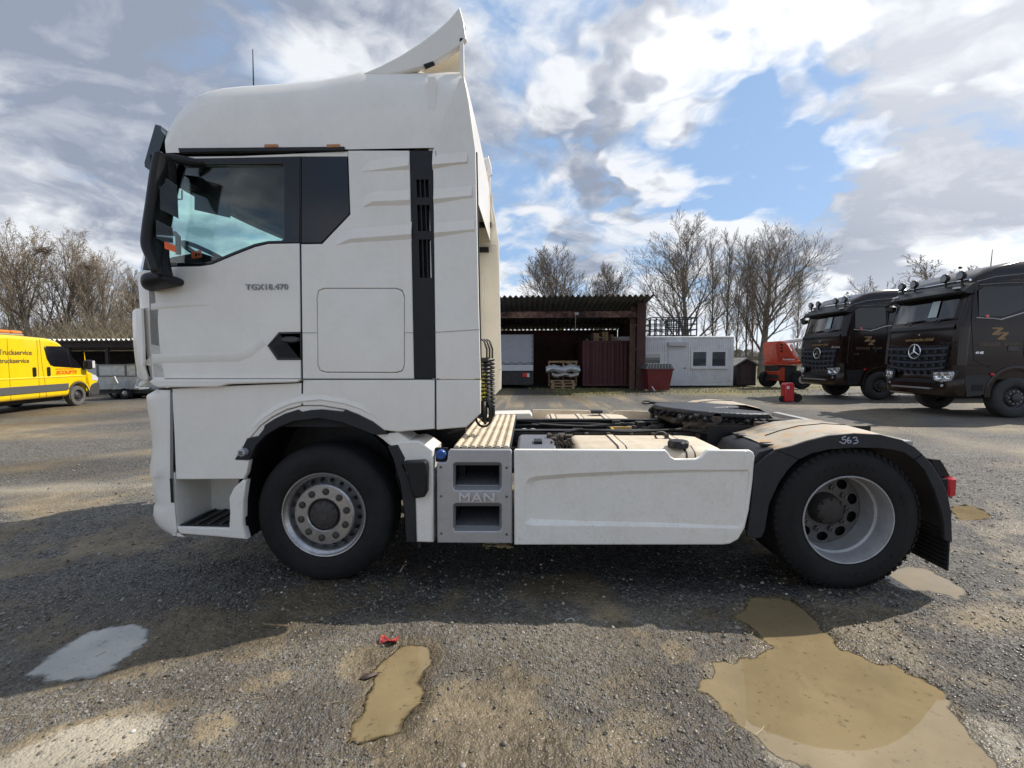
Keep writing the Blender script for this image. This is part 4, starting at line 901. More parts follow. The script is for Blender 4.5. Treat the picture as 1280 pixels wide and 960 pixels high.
def ground_z(x, y):
    near_ = sstep(-(np.hypot(x-1.4, y+.6)), -9, -4)
    z = (fbm(x*1.1, y*1.1, 3, 3)-.5)*.020+(fbm(x*7, y*7, 11, 3)-.5)*.012*near_+(fbm(x*28, y*28, 29, 2)-.5)*.011*near_
    z = z+(fbm(x*75, y*75, 41, 2, .6)-.5)*.009*sstep(-(np.hypot(x-1.4, y+.9)), -3.4, -2.0)
    wob = (fbm(x*5, y*5, 77, 4)-.5)*.26
    trk_ = (fbm(x*.5-y*.2, (y+x*.22)*5.5, 61, 3)-.5)*.022*near_; z = z+trk_
    for k, P in PUDG.items():
        sd = poly_sd(x, y, P)+wob*(1 if k == 'right' else .45)
        dp = {'left': .020, 'right': .030, 'wheel': .022, 'rear': .02, 'mid': .026}[k]
        f = sstep(-sd, -.10, .05); z = z*(1-f*(.72 if k != 'mid' else .7))-dp*f+(0 if k != 'mid' else .0)
        lift = sstep(-np.abs(sd-.17), -.14, 0)*.004; z = z+lift
    return z
# ground sheet: fine near the camera, coarse to the horizon
def axis(lo, hi, step, far_lo, far_hi):
    a = list(np.arange(lo, hi, step)); s = step; x = lo; L = []
    while x > far_lo: s *= 1.22; x -= s; L.append(x)
    s = step; x = hi; H = [hi]
    while x < far_hi: s *= 1.22; x += s; H.append(x)
    return np.array(L[::-1]+a+H)
gx = axis(-2.6, 5.6, .014, -3000, 3000); gy = axis(-1.75, 1.0, .014, -3000, 4000)
XX, YY = np.meshgrid(gx, gy); xf, yf = XX.ravel(), YY.ravel(); zf = ground_z(xf, yf)
zf = np.where(np.hypot(xf, yf) > 60, 0, zf)
nx, ny = len(gx), len(gy); idx = np.arange(nx*ny).reshape(ny, nx)
quads = np.stack([idx[:-1, :-1], idx[:-1, 1:], idx[1:, 1:], idx[1:, :-1]], -1).reshape(-1, 4)
gm = bpy.data.meshes.new('ground'); gm.vertices.add(len(xf)); gm.vertices.foreach_set('co', np.stack([xf, yf, zf], 1).ravel())
gm.loops.add(quads.size); gm.loops.foreach_set('vertex_index', quads.ravel()); gm.polygons.add(len(quads)); gm.polygons.foreach_set('loop_start', np.arange(0, quads.size, 4)); gm.update(calc_edges=True); gm.validate()
gm.polygons.foreach_set('use_smooth', np.ones(len(quads), bool))
# soil maps kept per vertex: r = tan mud, g = wet and painted shade, b = grass
def spot(x, y, px, py, rx, ry, rot=0):
    cx, cy = GR(px, py); c, s = math.cos(rot), math.sin(rot); u = ((x-cx)*c+(y-cy)*s)/rx; v = (-(x-cx)*s+(y-cy)*c)/ry
    return sstep(-np.hypot(u, v), -1.0, -.25)
def soil(x, y):
    n1 = fbm(x*1.7, y*1.7, 101, 4); n2 = fbm(x*.5, y*.9, 131, 3); n3 = fbm(x*9, y*9, 151, 3)
    base = sstep(n1+.30*(n3-.5), .44, .68)*.55+.26*sstep(-y, -.3, .5)*sstep(-x, -3.6, -2.6)
    for (px, py, rx, ry, a, rot) in ((492, 862, .16, .36, 1.0, .25), (505, 815, .16, .12, .9, 0), (95, 925, .34, .16, 1.0, .3), (60, 950, .4, .15, .9, .3), (170, 890, .3, .12, .55, .35), (330, 850, .20, .10, .5, .4), (455, 830, .2, .2, .6, 0), (268, 905, .12, .16, .55, .4), (300, 820, .25, .08, .5, 0), (845, 815, .10, .14, .8, 0), (955, 770, .2, .2, .8, 0), (930, 850, .25, .25, .75, 0),
                                   (800, 915, .3, .09, .5, .2), (640, 950, .3, .06, .4, .2), (760, 800, .35, .12, .3, 0), (1240, 770, .5, .22, .5, .3), (60, 615, 3, .4, .30, 0), (150, 570, 3, .5, .15, 0), (520, 760, .12, .07, .5, 0), (420, 735, .3, .10, .35, .1)):
        base = np.maximum(base, a*spot(x, y, px, py, rx*1.25, ry*1.25, rot)*(0.55+.9*n3))
    mud = np.clip(base, 0, 1)
    wet_shade = sstep(n2+.35*(n1-.5), .46, .62)*.72
    for k, P in PUDG.items():
        sd = poly_sd(x, y, P); wet_shade = np.maximum(wet_shade, sstep(-sd, -.22, -.02)*.9); mud = np.maximum(mud, sstep(-sd, -.16, -.0)*(.75 if k in ('right', 'mid') else .35))
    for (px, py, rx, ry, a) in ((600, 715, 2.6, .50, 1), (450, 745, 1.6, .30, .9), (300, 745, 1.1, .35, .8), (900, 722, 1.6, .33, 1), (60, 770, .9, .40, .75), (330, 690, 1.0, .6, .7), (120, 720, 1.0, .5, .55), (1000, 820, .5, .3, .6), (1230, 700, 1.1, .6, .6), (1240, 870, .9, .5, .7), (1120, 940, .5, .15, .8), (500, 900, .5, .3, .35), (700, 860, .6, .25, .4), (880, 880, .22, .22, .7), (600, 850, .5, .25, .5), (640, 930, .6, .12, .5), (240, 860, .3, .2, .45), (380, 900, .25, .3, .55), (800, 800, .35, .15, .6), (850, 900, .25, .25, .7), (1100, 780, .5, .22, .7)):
        wet_shade = np.maximum(wet_shade, a*spot(x, y, px, py, rx*1.4, ry*1.4))  # spots beneath and beside the truck paint its shade darker; the rest are damp
    gn = fbm(x*.45, y*1.3, 171, 4)
    band = sstep(y, 14.8, 17.5)*sstep(-y, -70, -24)*sstep(x+gn*6, 2.0, 6.0)
    grass = np.clip(band*sstep(gn, .36, .56)*1.15+sstep(y, 21.5, 24)*sstep(-y, -150, -60)*.75, 0, 1)
    far_l = sstep(y, 17.5, 19.5)*sstep(-x, 4, 8)*.5
    silt_sheen = np.zeros_like(x)
    for (px, py, rx, ry, a, rot) in ((1120, 950, .42, .10, 1, .25), (1225, 935, .30, .13, 1, .5), (1010, 952, .2, .08, .9, 0), (110, 930, .30, .17, 1, .35), (40, 955, .3, .12, .8, .3), (80, 610, 2.5, .3, .35, .15)):
        silt_sheen = np.maximum(silt_sheen, a*spot(x, y, px, py, rx*1.25, ry*1.25, rot)*(0.6+.7*n3))  # pale silt; the lower-right spots paint sky reflection into the soil colour
    return mud, np.clip(wet_shade, 0, 1), np.clip(grass+far_l, 0, 1), np.clip(silt_sheen, 0, 1)
mu, wet_sh, gr_, silt_sh = soil(xf, yf)
ca = gm.color_attributes.new('soil', 'FLOAT_COLOR', 'POINT'); ca.data.foreach_set('color', np.stack([mu, wet_sh, gr_, silt_sh], 1).ravel())
mt = bpy.data.materials.new('gravel_yard'); mt.use_nodes = True; t_ = mt.node_tree; t_.nodes.clear(); h = N(t_)
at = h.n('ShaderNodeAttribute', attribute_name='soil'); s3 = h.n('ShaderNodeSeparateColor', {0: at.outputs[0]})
pos = h.n('ShaderNodeNewGeometry').outputs['Position']
def voro(sc, rnd=1.0):
    v = h.n('ShaderNodeTexVoronoi', {'Vector': pos, 'Scale': sc, 'Randomness': rnd}); return v
v1 = voro(95); v2 = voro(38); v3 = voro(11)
c1 = h.n('ShaderNodeSeparateColor', {0: v1.outputs['Color']}).outputs[0]; c2 = h.n('ShaderNodeSeparateColor', {0: v2.outputs['Color']}).outputs[0]; c3 = h.n('ShaderNodeSeparateColor', {0: v3.outputs['Color']}).outputs[1]
nz1 = h.noise(pos, 3.0, 8, .65); nz2 = h.noise(pos, .35, 6, .6); nz3 = h.noise(pos, 26, 5, .65)
st2 = h.n('ShaderNodeMapping', {0: pos}); st2.inputs['Rotation'].default_value = (0, 0, R(-14)); st2.inputs['Scale'].default_value = (.12, .9, 1); trk = h.noise(st2, 1.3, 6, .62, .3)
tone = h.math('ADD', h.math('ADD', h.math('MULTIPLY', c1, .40), h.math('MULTIPLY', c2, .24)), h.math('ADD', h.math('MULTIPLY', nz3, .36), h.math('MULTIPLY', nz1, .25)))
stone = h.mix(h.step(tone, .30, .95), (.0165, .0162, .0168), (.205, .196, .182))
stone = h.mix(h.step(trk, .35, .65), stone, h.vmath('MULTIPLY', stone, (1.12, 1.10, 1.05)))
stone = h.mix(h.math('MULTIPLY', h.step(nz2, .40, .62), .6), stone, h.vmath('MULTIPLY', stone, (1.20, 1.17, 1.09)))
mudc = h.mix(h.step(h.math('ADD', h.math('MULTIPLY', nz1, .6), h.math('MULTIPLY', nz3, .4)), .35, .65), (.138, .108, .068), (.305, .245, .155))
mudf = h.step(h.math('ADD', s3.outputs[0], h.math('MULTIPLY', h.math('SUBTRACT', tone, .62), -.55)), .10, .62)
base = h.mix(mudf, stone, mudc)
base = h.mix(h.step(h.math('ADD', at.outputs['Alpha'], h.math('MULTIPLY', h.math('SUBTRACT', tone, .62), -.5)), .12, .6), base, (.40, .355, .275))  # pale silt and painted sky sheen
grs = h.mix(h.step(h.noise(pos, 2.1, 7, .7), .35, .65), (.15, .135, .030), (.27, .23, .075))
base = h.mix(h.math('MULTIPLY', s3.outputs[2], h.step(nz3, .30, .6)), base, grs)
wet_shade_f = s3.outputs[1]
base = h.mix(h.math('MULTIPLY', wet_shade_f, .85), base, h.vmath('MULTIPLY', base, (.30, .29, .29)))  # damp, and the truck's shade deepened in the base colour
rgh = h.math('SUBTRACT', h.math('SUBTRACT', .88, h.math('MULTIPLY', wet_shade_f, .38)), h.math('MULTIPLY', h.step(c1, .45, .95), .34), clamp=True)
hgt = h.math('ADD', h.math('ADD', h.math('MULTIPLY', v1.outputs['Distance'], -.55), h.math('MULTIPLY', v2.outputs['Distance'], -.8)), h.math('MULTIPLY', nz3, 1.0))
hgt = h.math('MULTIPLY', hgt, h.math('SUBTRACT', 1.0, h.math('MULTIPLY', mudf, .55)))
bp = h.n('ShaderNodeBump', {'Height': hgt, 'Strength': .85, 'Distance': .020})
pb = h.n('ShaderNodeBsdfPrincipled', {'Base Color': base, 'Roughness': rgh, 'Normal': bp.outputs[0], 'Specular IOR Level': .45})
h.n('ShaderNodeOutputMaterial', {0: pb.outputs[0]})
ground = link('ground', gm, mt); tag(ground, kind='structure')
# muddy water: a sheet whose murk thickens with depth, so the shore shows its bed
def water_mat(name, col):
    mt = bpy.data.materials.new(name); mt.use_nodes = True; t_ = mt.node_tree; t_.nodes.clear(); h = N(t_)
    ps = h.n('ShaderNodeNewGeometry').outputs['Position']; dp = h.n('ShaderNodeAttribute', attribute_name='depth').outputs['Fac']
    c = h.mix(h.step(h.noise(ps, 2.2, 6, .6), .35, .65), col, tuple(v*.78 for v in col)); c = h.mix(h.math('MULTIPLY', h.step(h.noise(ps, 9, 6, .7), .59, .70), .55), c, tuple(v*.38 for v in col))
    c = h.mix(h.math('MULTIPLY', h.step(h.noise(ps, 38, 4, .6), .63, .70), .6), c, (.05, .045, .035))
    bmp = h.n('ShaderNodeBump', {'Height': h.noise(ps, 7, 2, .5), 'Strength': .010, 'Distance': .02})
    p = h.n('ShaderNodeBsdfPrincipled', {'Base Color': c, 'Roughness': .03, 'Specular IOR Level': .75, 'IOR': 1.48, 'Normal': bmp.outputs[0]})
    tr = h.n('ShaderNodeBsdfTransparent', {0: (.90, .86, .78, 1)}); gl = h.n('ShaderNodeBsdfGlossy', {0: (1, 1, 1, 1), 'Roughness': .03, 'Normal': bmp.outputs[0]}); fr = h.n('ShaderNodeFresnel', {0: 1.45})
    thin = h.n('ShaderNodeMixShader', {0: fr.outputs[0], 1: tr.outputs[0], 2: gl.outputs[0]})
    f = h.step(h.math('ADD', dp, h.math('MULTIPLY', h.math('SUBTRACT', h.noise(ps, 20, 4, .6), .5), .005)), -.001, .0055)
    mx = h.n('ShaderNodeMixShader', {0: f, 1: thin.outputs[0], 2: p.outputs[0]}); h.n('ShaderNodeOutputMaterial', {0: mx.outputs[0]}); return mt
WM = water_mat('muddy_water', (.265, .205, .113)); WG = water_mat('sky_grey_water', (.47, .455, .41))  # the grey one has the sky's reflection put into its base colour
for k in ('left', 'right', 'wheel', 'rear', 'mid'):
    P = PUDG[k]; xs_ = [p[0] for p in P]; ys_ = [p[1] for p in P]; st_ = .016
    ax_, ay_ = np.arange(min(xs_)-.16, max(xs_)+.16, st_), np.arange(min(ys_)-.16, max(ys_)+.16, st_); Xg, Yg = np.meshgrid(ax_, ay_); zl = WATER_Z-(.003 if k == 'left' else 0)
    dpt = (zl-ground_z(Xg.ravel(), Yg.ravel())); keep = (poly_sd(Xg.ravel(), Yg.ravel(), P) < .14).reshape(Xg.shape)
    ii = np.arange(Xg.size).reshape(Xg.shape); q = np.stack([ii[:-1, :-1], ii[:-1, 1:], ii[1:, 1:], ii[1:, :-1]], -1)[keep[:-1, :-1] & keep[1:, 1:]]
    q = q[(dpt[q].max(1) > -.001)]
    used, inv_ = np.unique(q, return_inverse=True); me = bpy.data.meshes.new('puddle')
    me.from_pydata(np.stack([Xg.ravel()[used], Yg.ravel()[used], np.full(len(used), zl)], 1).tolist(), [], inv_.reshape(-1, 4).tolist()); me.update()
    at_ = me.attributes.new('depth', 'FLOAT', 'POINT'); at_.data.foreach_set('value', dpt[used].astype(np.float32))
    o = link('puddle', me, WG if k == 'left' else WM); tag(o, kind='structure')
# loose stones: real pebbles over the near yard
rs_ = np.random.RandomState(7)
ico = []
t = (1+5**.5)/2
IV = np.array([(-1, t, 0), (1, t, 0), (-1, -t, 0), (1, -t, 0), (0, -1, t), (0, 1, t), (0, -1, -t), (0, 1, -t), (t, 0, -1), (t, 0, 1), (-t, 0, -1), (-t, 0, 1)])/math.hypot(1, t)
IF = np.array([(0, 11, 5), (0, 5, 1), (0, 1, 7), (0, 7, 10), (0, 10, 11), (1, 5, 9), (5, 11, 4), (11, 10, 2), (10, 7, 6), (7, 1, 8), (3, 9, 4), (3, 4, 2), (3, 2, 6), (3, 6, 8), (3, 8, 9), (4, 9, 5), (2, 4, 11), (6, 2, 10), (8, 6, 7), (9, 8, 1)])
def pebbles(name, n, xr, yr, smin, smax, seed, keep, flat=.6):
    r_ = np.random.RandomState(seed); x = r_.uniform(*xr, n); y = r_.uniform(*yr, n)
    mu, wet_sh, g_, silt_sh = soil(x, y); mu = np.maximum(mu, silt_sh); sdm = np.full(n, 9.0)
    for k, P in PUDG.items():
        if k: sdm = np.minimum(sdm, poly_sd(x, y, P))
    k_ = keep(x, y, mu)*np.where(sdm < .02, .035, 1.0) > r_.rand(n); x, y = x[k_], y[k_]; n = len(x)
    s = smin*(smax/smin)**(r_.rand(n)**2.2); z = ground_z(x, y)+s*flat*.25
    A = r_.rand(n)*2*pi; sc = np.stack([s*r_.uniform(.7, 1.3, n), s*r_.uniform(.7, 1.2, n), s*flat*r_.uniform(.7, 1.3, n)], 1)
    V = IV[None]*(1+r_.uniform(-.28, .28, (n, 12, 1)))*sc[:, None, :]
    c, s_ = np.cos(A)[:, None], np.sin(A)[:, None]
    V = np.stack([V[..., 0]*c-V[..., 1]*s_, V[..., 0]*s_+V[..., 1]*c, V[..., 2]+V[..., 0]*r_.uniform(-.25, .25, (n, 1))], -1)+np.stack([x, y, z], 1)[:, None]
    F = (IF[None]+12*np.arange(n)[:, None, None]).reshape(-1, 3)
    me = bpy.data.meshes.new(name); me.vertices.add(n*12); me.vertices.foreach_set('co', V.ravel())
    me.loops.add(F.size); me.loops.foreach_set('vertex_index', F.ravel()); me.polygons.add(len(F)); me.polygons.foreach_set('loop_start', np.arange(0, F.size, 3)); me.update(calc_edges=True)
    tone_ = r_.rand(n)**1.6; warm = r_.rand(n)
    colr = np.stack([.028+.24*tone_+.022*warm, .028+.23*tone_+.012*warm, .029+.212*tone_-.002*warm, np.ones(n)], 1)
    a_ = me.color_attributes.new('tone', 'FLOAT_COLOR', 'POINT'); a_.data.foreach_set('color', np.repeat(colr, 12, 0).ravel())
    return me
mt = bpy.data.materials.new('pebble'); mt.use_nodes = True; t_ = mt.node_tree; t_.nodes.clear(); h = N(t_)
at = h.n('ShaderNodeAttribute', attribute_name='tone'); ps = h.n('ShaderNodeNewGeometry').outputs['Position']
cc = h.mix(h.math('MULTIPLY', h.step(h.noise(ps, 40, 4, .6), .42, .62), .45), at.outputs[0], (.30, .23, .14))
p = h.n('ShaderNodeBsdfPrincipled', {'Base Color': cc, 'Roughness': h.math('SUBTRACT', h.step(h.noise(ps, 5, 3, .5), .35, .65, .30, .6), h.step(h.n('ShaderNodeSeparateXYZ', {0: ps}).outputs[0], 2.7, 3.6, 0.0, .17)), 'Specular IOR Level': .55}); h.n('ShaderNodeOutputMaterial', {0: p.outputs[0]}); PEB = mt
k1 = lambda x, y, mu: np.clip(.25+1.0*sstep(fbm(x*2.2, y*2.2, 201, 3), .40, .62)+.6*sstep(x, 2.8, 3.6), 0, 1)*(1-.75*np.clip(mu*1.4, 0, 1))
tag(link('gravel', pebbles('gravel', 52000, (-1.8, 4.9), (-1.75, -.05), .0018, .0095, 5, k1), PEB), kind='stuff')
k2 = lambda x, y, mu: np.clip(.2+.9*sstep(fbm(x*1.6, y*1.6, 211, 3), .40, .62)+.5*sstep(x, 3.2, 4), 0, 1)*(1-.5*np.clip(mu*1.4, 0, 1))
tag(link('gravel', pebbles('gravel', 26000, (-5.5, 9), (-.6, 4.2), .004, .015, 6, k2), PEB), kind='stuff')
k3 = lambda x, y, mu: np.clip(.35+.8*sstep(fbm(x*1.3, y*1.3, 231, 3), .42, .62), 0, 1)
tag(link('gravel', pebbles('gravel', 700, (-2.5, 5.5), (-1.7, 1.6), .009, .018, 9, k3, .5), PEB), kind='stuff')
# litter and straw
def litter(name, mb, m_, label, cat, group=None, parent=None): return tag(mb.build(name, m_, None, 50), label, cat, group)
def gz(x, y): return float(ground_z(np.array([x]), np.array([y]))[0])
x, y = GR(486, 803); z = gz(x, y)+.006; mb = MB(); rr = random.Random(3)
rs = []
for i in range(7):
    u = i/6; rs.append([(x-.05+.10*u, y+.022*v+.01*math.sin(u*7), z+.012*math.sin(u*5+v*2)+.010*rr.random()) for v in (-1, -.4, .3, 1)])
mb.rings(rs, closed=False); litter('candy_wrapper', mb, mat('wrapper_red', (.40, .06, .05), .3, var=.9, vscale=60), 'crumpled red and white wrapper at the edge of the tan mud patch', 'litter')
x, y = GR(461, 845); z = gz(x, y)+.004; mb = MB()
mb.rings([[(x-.035+.07*u-.010*v, y-.02+.045*u+.014*v*math.sin(pi*min(1, u+.08)), z+.010*(1-v*v)+.006*math.sin(4*u)) for v in (-1, -.5, 0, .5, 1)] for u in np.linspace(0, 1, 8)], closed=False)
mb.tube((x+.035, y+.025, z+.004), (x+.06, y+.03, z+.002), .002, .001, 4); litter('fallen_leaf', mb, mat('leaf_brown', (.05, .028, .022), .6, var=.3), 'dark brown curled leaf lying on mud by the front wheel', 'leaf')
x, y = GR(712, 777); z = gz(x, y)+.006; mb = MB(); mb.path([(x+.026*math.cos(t), y+.022*math.sin(t), z+.004*math.sin(t*2)) for t in np.linspace(-.3, pi+.5, 14)], .0035, 6); litter('plastic_ring', mb, mat('pale_plastic', (.45, .44, .40), .4), 'pale broken plastic ring on gravel in front of the tank cover', 'litter')
x, y = GR(619, 684); mb = MB(); rr = random.Random(9)
for k in range(26):
    a_ = x-.13+.26*rr.random(); b_ = y+rr.uniform(-.05, .05); l = rr.uniform(.03, .07); t = rr.uniform(-.5, .5); mb.tube((a_, b_, .012+rr.random()*.02), (a_+l*math.cos(t), b_+l*math.sin(t), .010+rr.random()*.02), .006, .003, 4)
litter('straw_clump', mb, mat('straw_pale', (.50, .38, .18), .8, var=.3), 'pale clump of straw on the ground below the step box', 'straw')
x, y = GR(711, 777); rr = random.Random(31); mb = MB()
for k in range(150):
    x = rr.uniform(-.9, 4.2); y = rr.uniform(-1.35, .2); l = rr.uniform(.015, .07)*(.5+rr.random()); a_ = rr.uniform(-.2, 1.1); z = gz(x, y)+.008
    mb.path([(x, y, z), (x+l*.5*math.cos(a_), y+l*.5*math.sin(a_), z+.004), (x+l*math.cos(a_+.2), y+l*math.sin(a_+.2), z)], .0011, 3)
tag(mb.build('straw', mat('straw_dry', (.36, .28, .15), .8, var=.4), None), kind='stuff')
for (px, py) in ((166, 913), (352, 742), (676, 706), (690, 700), (983, 742)):
    x, y = GR(px, py); s = .012 if py > 800 else .009; mb = MB(); mb.add([(x+v[0]*s*1.2, y+v[1]*s, gz(x, y)+.006+v[2]*s*.7) for v in IV], [tuple(f) for f in IF]); tag(mb.build('white_pebble', mat('pebble_white', (.55, .53, .5), .5, var=.15), None, 80), {166: 'pale round pebble on the bare mud in the lower left', 352: 'small pale stone left of the front tyre in the shade', 676: 'pale stone in shade under the tank cover, left of two', 690: 'pale stone in shade under the tank cover, right of two', 983: 'pale stone beside the rear tyre at the puddle tip'}[px], 'pebble')
# ================================================================== sheds, cabin and things in the yard
RUST = mat('red_brown_boards', (.060, .022, .020), .8, var=.25, vscale=2, dirt=(.10, .07, .055), dirt_amt=.35, dirt_scale=3)
CORR = mat('corrugated_grey', (.17, .18, .19), .65, var=.2, vscale=1.2, dirt=(.05, .05, .045), dirt_amt=.5)
MAROON = mat('maroon_steel', (.075, .016, .021), .6, var=.15, dirt=(.08, .04, .03), dirt_amt=.4, dirt_scale=4)
POSTW = mat('weathered_post', (.12, .075, .055), .85, var=.3, vscale=6)
TARP = mat('grey_tarp', (.36, .37, .42), .6, var=.05, bump=.3, bscale=9)
WOODP = mat('pallet_wood', (.30, .20, .115), .85, var=.25, vscale=8)
WOODD = mat('dark_wood', (.035, .026, .026), .8, var=.3, vscale=5)
WPANEL = mat('cabin_white', (.72, .73, .75), .5, var=.04, dirt=(.35, .34, .32), dirt_amt=.3, dirt_scale=1.5)
def corrugated(mb, x0, x1, fy, pitch, amp, n=7):
    """sheet along y: fy = [(y, z)]; waves across x"""
    k = int((x1-x0)/pitch*n); xs = np.linspace(x0, x1, k+1); rs = []
    for (y, z) in fy: rs.append([(x, y, z+amp*math.sin(2*pi*(x-x0)/pitch)) for x in xs])
    mb.rings(rs, closed=False)
    rs2 = [[(x, y, z+.006) for x, y, z in r] for r in rs]; mb.rings(rs2[::-1], closed=False)
# ---- open shed with the red-brown sides
SY = 19.0; SB = 25.5
xl_, _ = T(470, 470, SY); xr_, zr = T(806, 378, SY); zr_front = T(700, 378, SY)[1]; zr_back = T(700, 413, SB)[1]
shed = thing('open_shed', 'open-fronted red-brown shed under a grey corrugated roof, its right post beside the red skip', 'shed', (0, 0, 0))
mb = MB(); corrugated(mb, xl_-.2, T(806.5, 470, SY)[0]+.14, [(SY-.9, zr_front+.18), (SB+.3, zr_back+.06)], .262, .055); mb.build('corrugated_roof', CORR, shed, 50)
px0, px1 = T(791, 470, SY)[0], T(806.5, 470, SY)[0]
mb = MB(); mb.box(px1-.42, px1, SY-.03, SY+.06, 0, zr_front-.02, ch=.01); mb.build('post', RUST, shed)
mb = MB(); mb.box(px0-.02, px0+.24, SY+.5, SY+.72, 0, zr_front-.15, ch=.02); mb.build('post', POSTW, shed)
for z in (1.95, 3.1):
    mb = MB(); mb.box(px0-.05, px1-.3, SY+.0, SY+.1, z, z+.09); mb.build('brace', RUST, shed)
nb_ = 26
for k in range(nb_):    # side wall boards
    y0 = SY+.07+k*(SB-SY-.1)/nb_; y1 = y0+(SB-SY-.1)/nb_-.012; zt = zr_front+.18+(zr_back-zr_front-.12)*(y1-SY+.9)/(SB-SY+1.2)-.055
    mb = MB(); mb.box(px1-.06, px1-.02+.008*(k % 3), y0, y1, .02, zt); mb.build('board', RUST, shed)
bx0, bx1 = xl_, px1-.08; nb_ = 60
for k in range(nb_):    # rear wall boards, a hand's breadth short of the roof
    x0 = bx0+(bx1-bx0)*k/nb_; mb = MB(); mb.box(x0, x0+(bx1-bx0)/nb_-.010, SB-.03-.006*(k % 2), SB, .0, zr_back+.018); mb.build('board', RUST, shed)
mb = MB(); mb.box(bx0, bx1, SB+.003, SB+.02, 0, zr_back); mb.build('wall_backing', RUST, shed)
mb = MB(); mb.box(xl_, xl_+.06, SY, SB-.04, 0, zr_back-.1); mb.build('end_wall', RUST, shed)
mb = MB(); mb.box(xl_, px1-.31, SY+.1, SY+.28, zr_front-.72, zr_front-.42); mb.build('header_beam', mat('peeling_beam', (.030, .014, .014), .85, var=.3, dirt=(.42, .25, .20), dirt_amt=.8, dirt_scale=.75), shed)
for y in (21.2, 23.4):
    z_ = zr_front-(zr_front-zr_back)*(y-SY)/(SB-SY)-.22; mb = MB(); mb.box(xl_, px1-.08, y, y+.1, z_, z_+.16); mb.build('purlin', WOODD, shed)
lx, lz = T(721, 392, SY-.02); mb = MB(); mb.box(lx-.10, lx+.10, SY+.0, SY+.09, lz-.07, lz+.07, ch=.015); fl = mb.build('floodlight', mat('lamp_grey', (.40, .40, .42), .5), shed); mb = MB(); mb.box(lx-.075, lx+.075, SY-.012, SY-.002, lz-.06, lz+.03); mb.tube((lx-.05, SY+.04, lz-.07), (lx-.06, SY+.04, lz-.85), .012, .012, 5); mb.build('lamp_front', mat('lamp_lens', (.30, .31, .33), .2), fl)
# container with double doors standing in the shed
cx0, cz0 = T(728.5, 426, 20.6); cx1, _ = T(792, 426, 20.6); czb = .12
cont = thing('storage_container', 'maroon steel container with double doors standing inside the open shed', 'container')
mb = MB(); mb.box(cx0, cx1, 20.66, 24.8, czb, cz0); mb.build('body', MAROON, cont)
mid = (cx0+cx1)/2
for (a, b) in ((cx0+.06, mid-.02), (mid+.02, cx1-.06)):
    n = int((b-a)/.04); xs = np.linspace(a, b, n); mb = MB()
    rs = [[(x, 20.60+(.035 if (int((x-a)/.11) % 2) else 0), z) for x in xs] for z in (czb+.1, cz0-.12)]; mb.rings(rs, closed=False); d_ = mb.build('door', MAROON, cont, 15)
    mb = MB()
    for f in (.3, .75): mb.tube((a+(b-a)*f, 20.57, czb+.12), (a+(b-a)*f, 20.57, cz0-.14), .018, .018, 6)
    tag(mb.build('lock_bars', MAROON, d_), kind='stuff')
mb = MB(); mb.box(cx0, cx0+.06, 20.58, 20.66, czb, cz0); mb.box(cx1-.06, cx1, 20.58, 20.66, czb, cz0); mb.box(cx0+.06, cx1-.06, 20.58, 20.66, cz0-.12, cz0); mb.box(cx0+.06, cx1-.06, 20.58, 20.66, czb, czb+.1); mb.build('door_frame', MAROON, cont)
rr = random.Random(5)
bx, bz = T(738, 424, 21.2)
for k in range(9):
    mb = MB(); x = bx+.2*k*.75; z = cz0+.005; hh = rr.uniform(.15, .5); mb.box(x, x+.14, 20.9+rr.random()*.2, 22.0, z, z+hh); 
    tag(mb.build('timber_offcut', WOODP if k % 3 else WOODD), 'rough timber offcut lying in the heap on top of the maroon container', 'timber', 'timber offcuts on the container')
# ---- canvas-sided trailer parked in the shed
ta, zt0 = T(590, 418, 20.3); tb, _ = T(666.5, 418, 20.3); _, zt1 = T(640, 456, 20.3); _, zt2 = T(640, 463.5, 20.3); _, zt3 = T(640, 475, 20.3)
tr_ = thing('canvas_trailer', 'trailer with grey canvas cover and white drop side, parked under the shed roof', 'trailer')
mb = MB(); xs = np.linspace(ta, tb, 26); rs = []
for z, f in ((zt1+.02, 0), (zt1+.25, 1), (zt1+.8, .6), (zt0-.12, .4), (zt0-.02, 0)): rs.append([(x, 20.3+.012*f*math.sin(x*9+z*3)+.008*math.sin(x*23), z) for x in xs])
mb.rings(rs, closed=False); mb.box(ta, tb, 20.33, 24.0, zt1, zt0-.03, ch=.05); mb.build('canvas_cover', TARP, tr_, 40)
mb = MB(); n_ = 14; P_ = []
for k in range(n_+1): P_.append((ta+(tb-ta)*k/n_, 20.27, zt1+.03+(.10 if k % 2 else 0)))
mb.path(P_, .012, 4); mb.tube((tb-.04, 20.27, zt1), (tb-.04, 20.27, zt0-.1), .008, .008, 4); mb.build('lacing', BLACKP, tr_, 50)
for k in range(6):
    mb = MB(); z = zt0-.1-k*(zt0-zt1-.2)/5; mb.box(tb-.10, tb-.05, 20.262, 20.275, z-.02, z+.02); mb.build('eyelet', BLACKP, tr_)
mb = MB(); mb.box(ta, tb, 20.26, 20.31, zt2, zt1, ch=.01); mb.build('drop_side', mat('side_white', (.55, .56, .58), .4, var=.05), tr_)
mb = MB(); mb.box(ta, tb-.02, 20.36, 23.8, zt3-.15, zt2-.01); mb.box(ta, tb, 20.34, 20.42, zt3-.25, zt2-.02); mb.build('under_frame', FRAMEP, tr_)
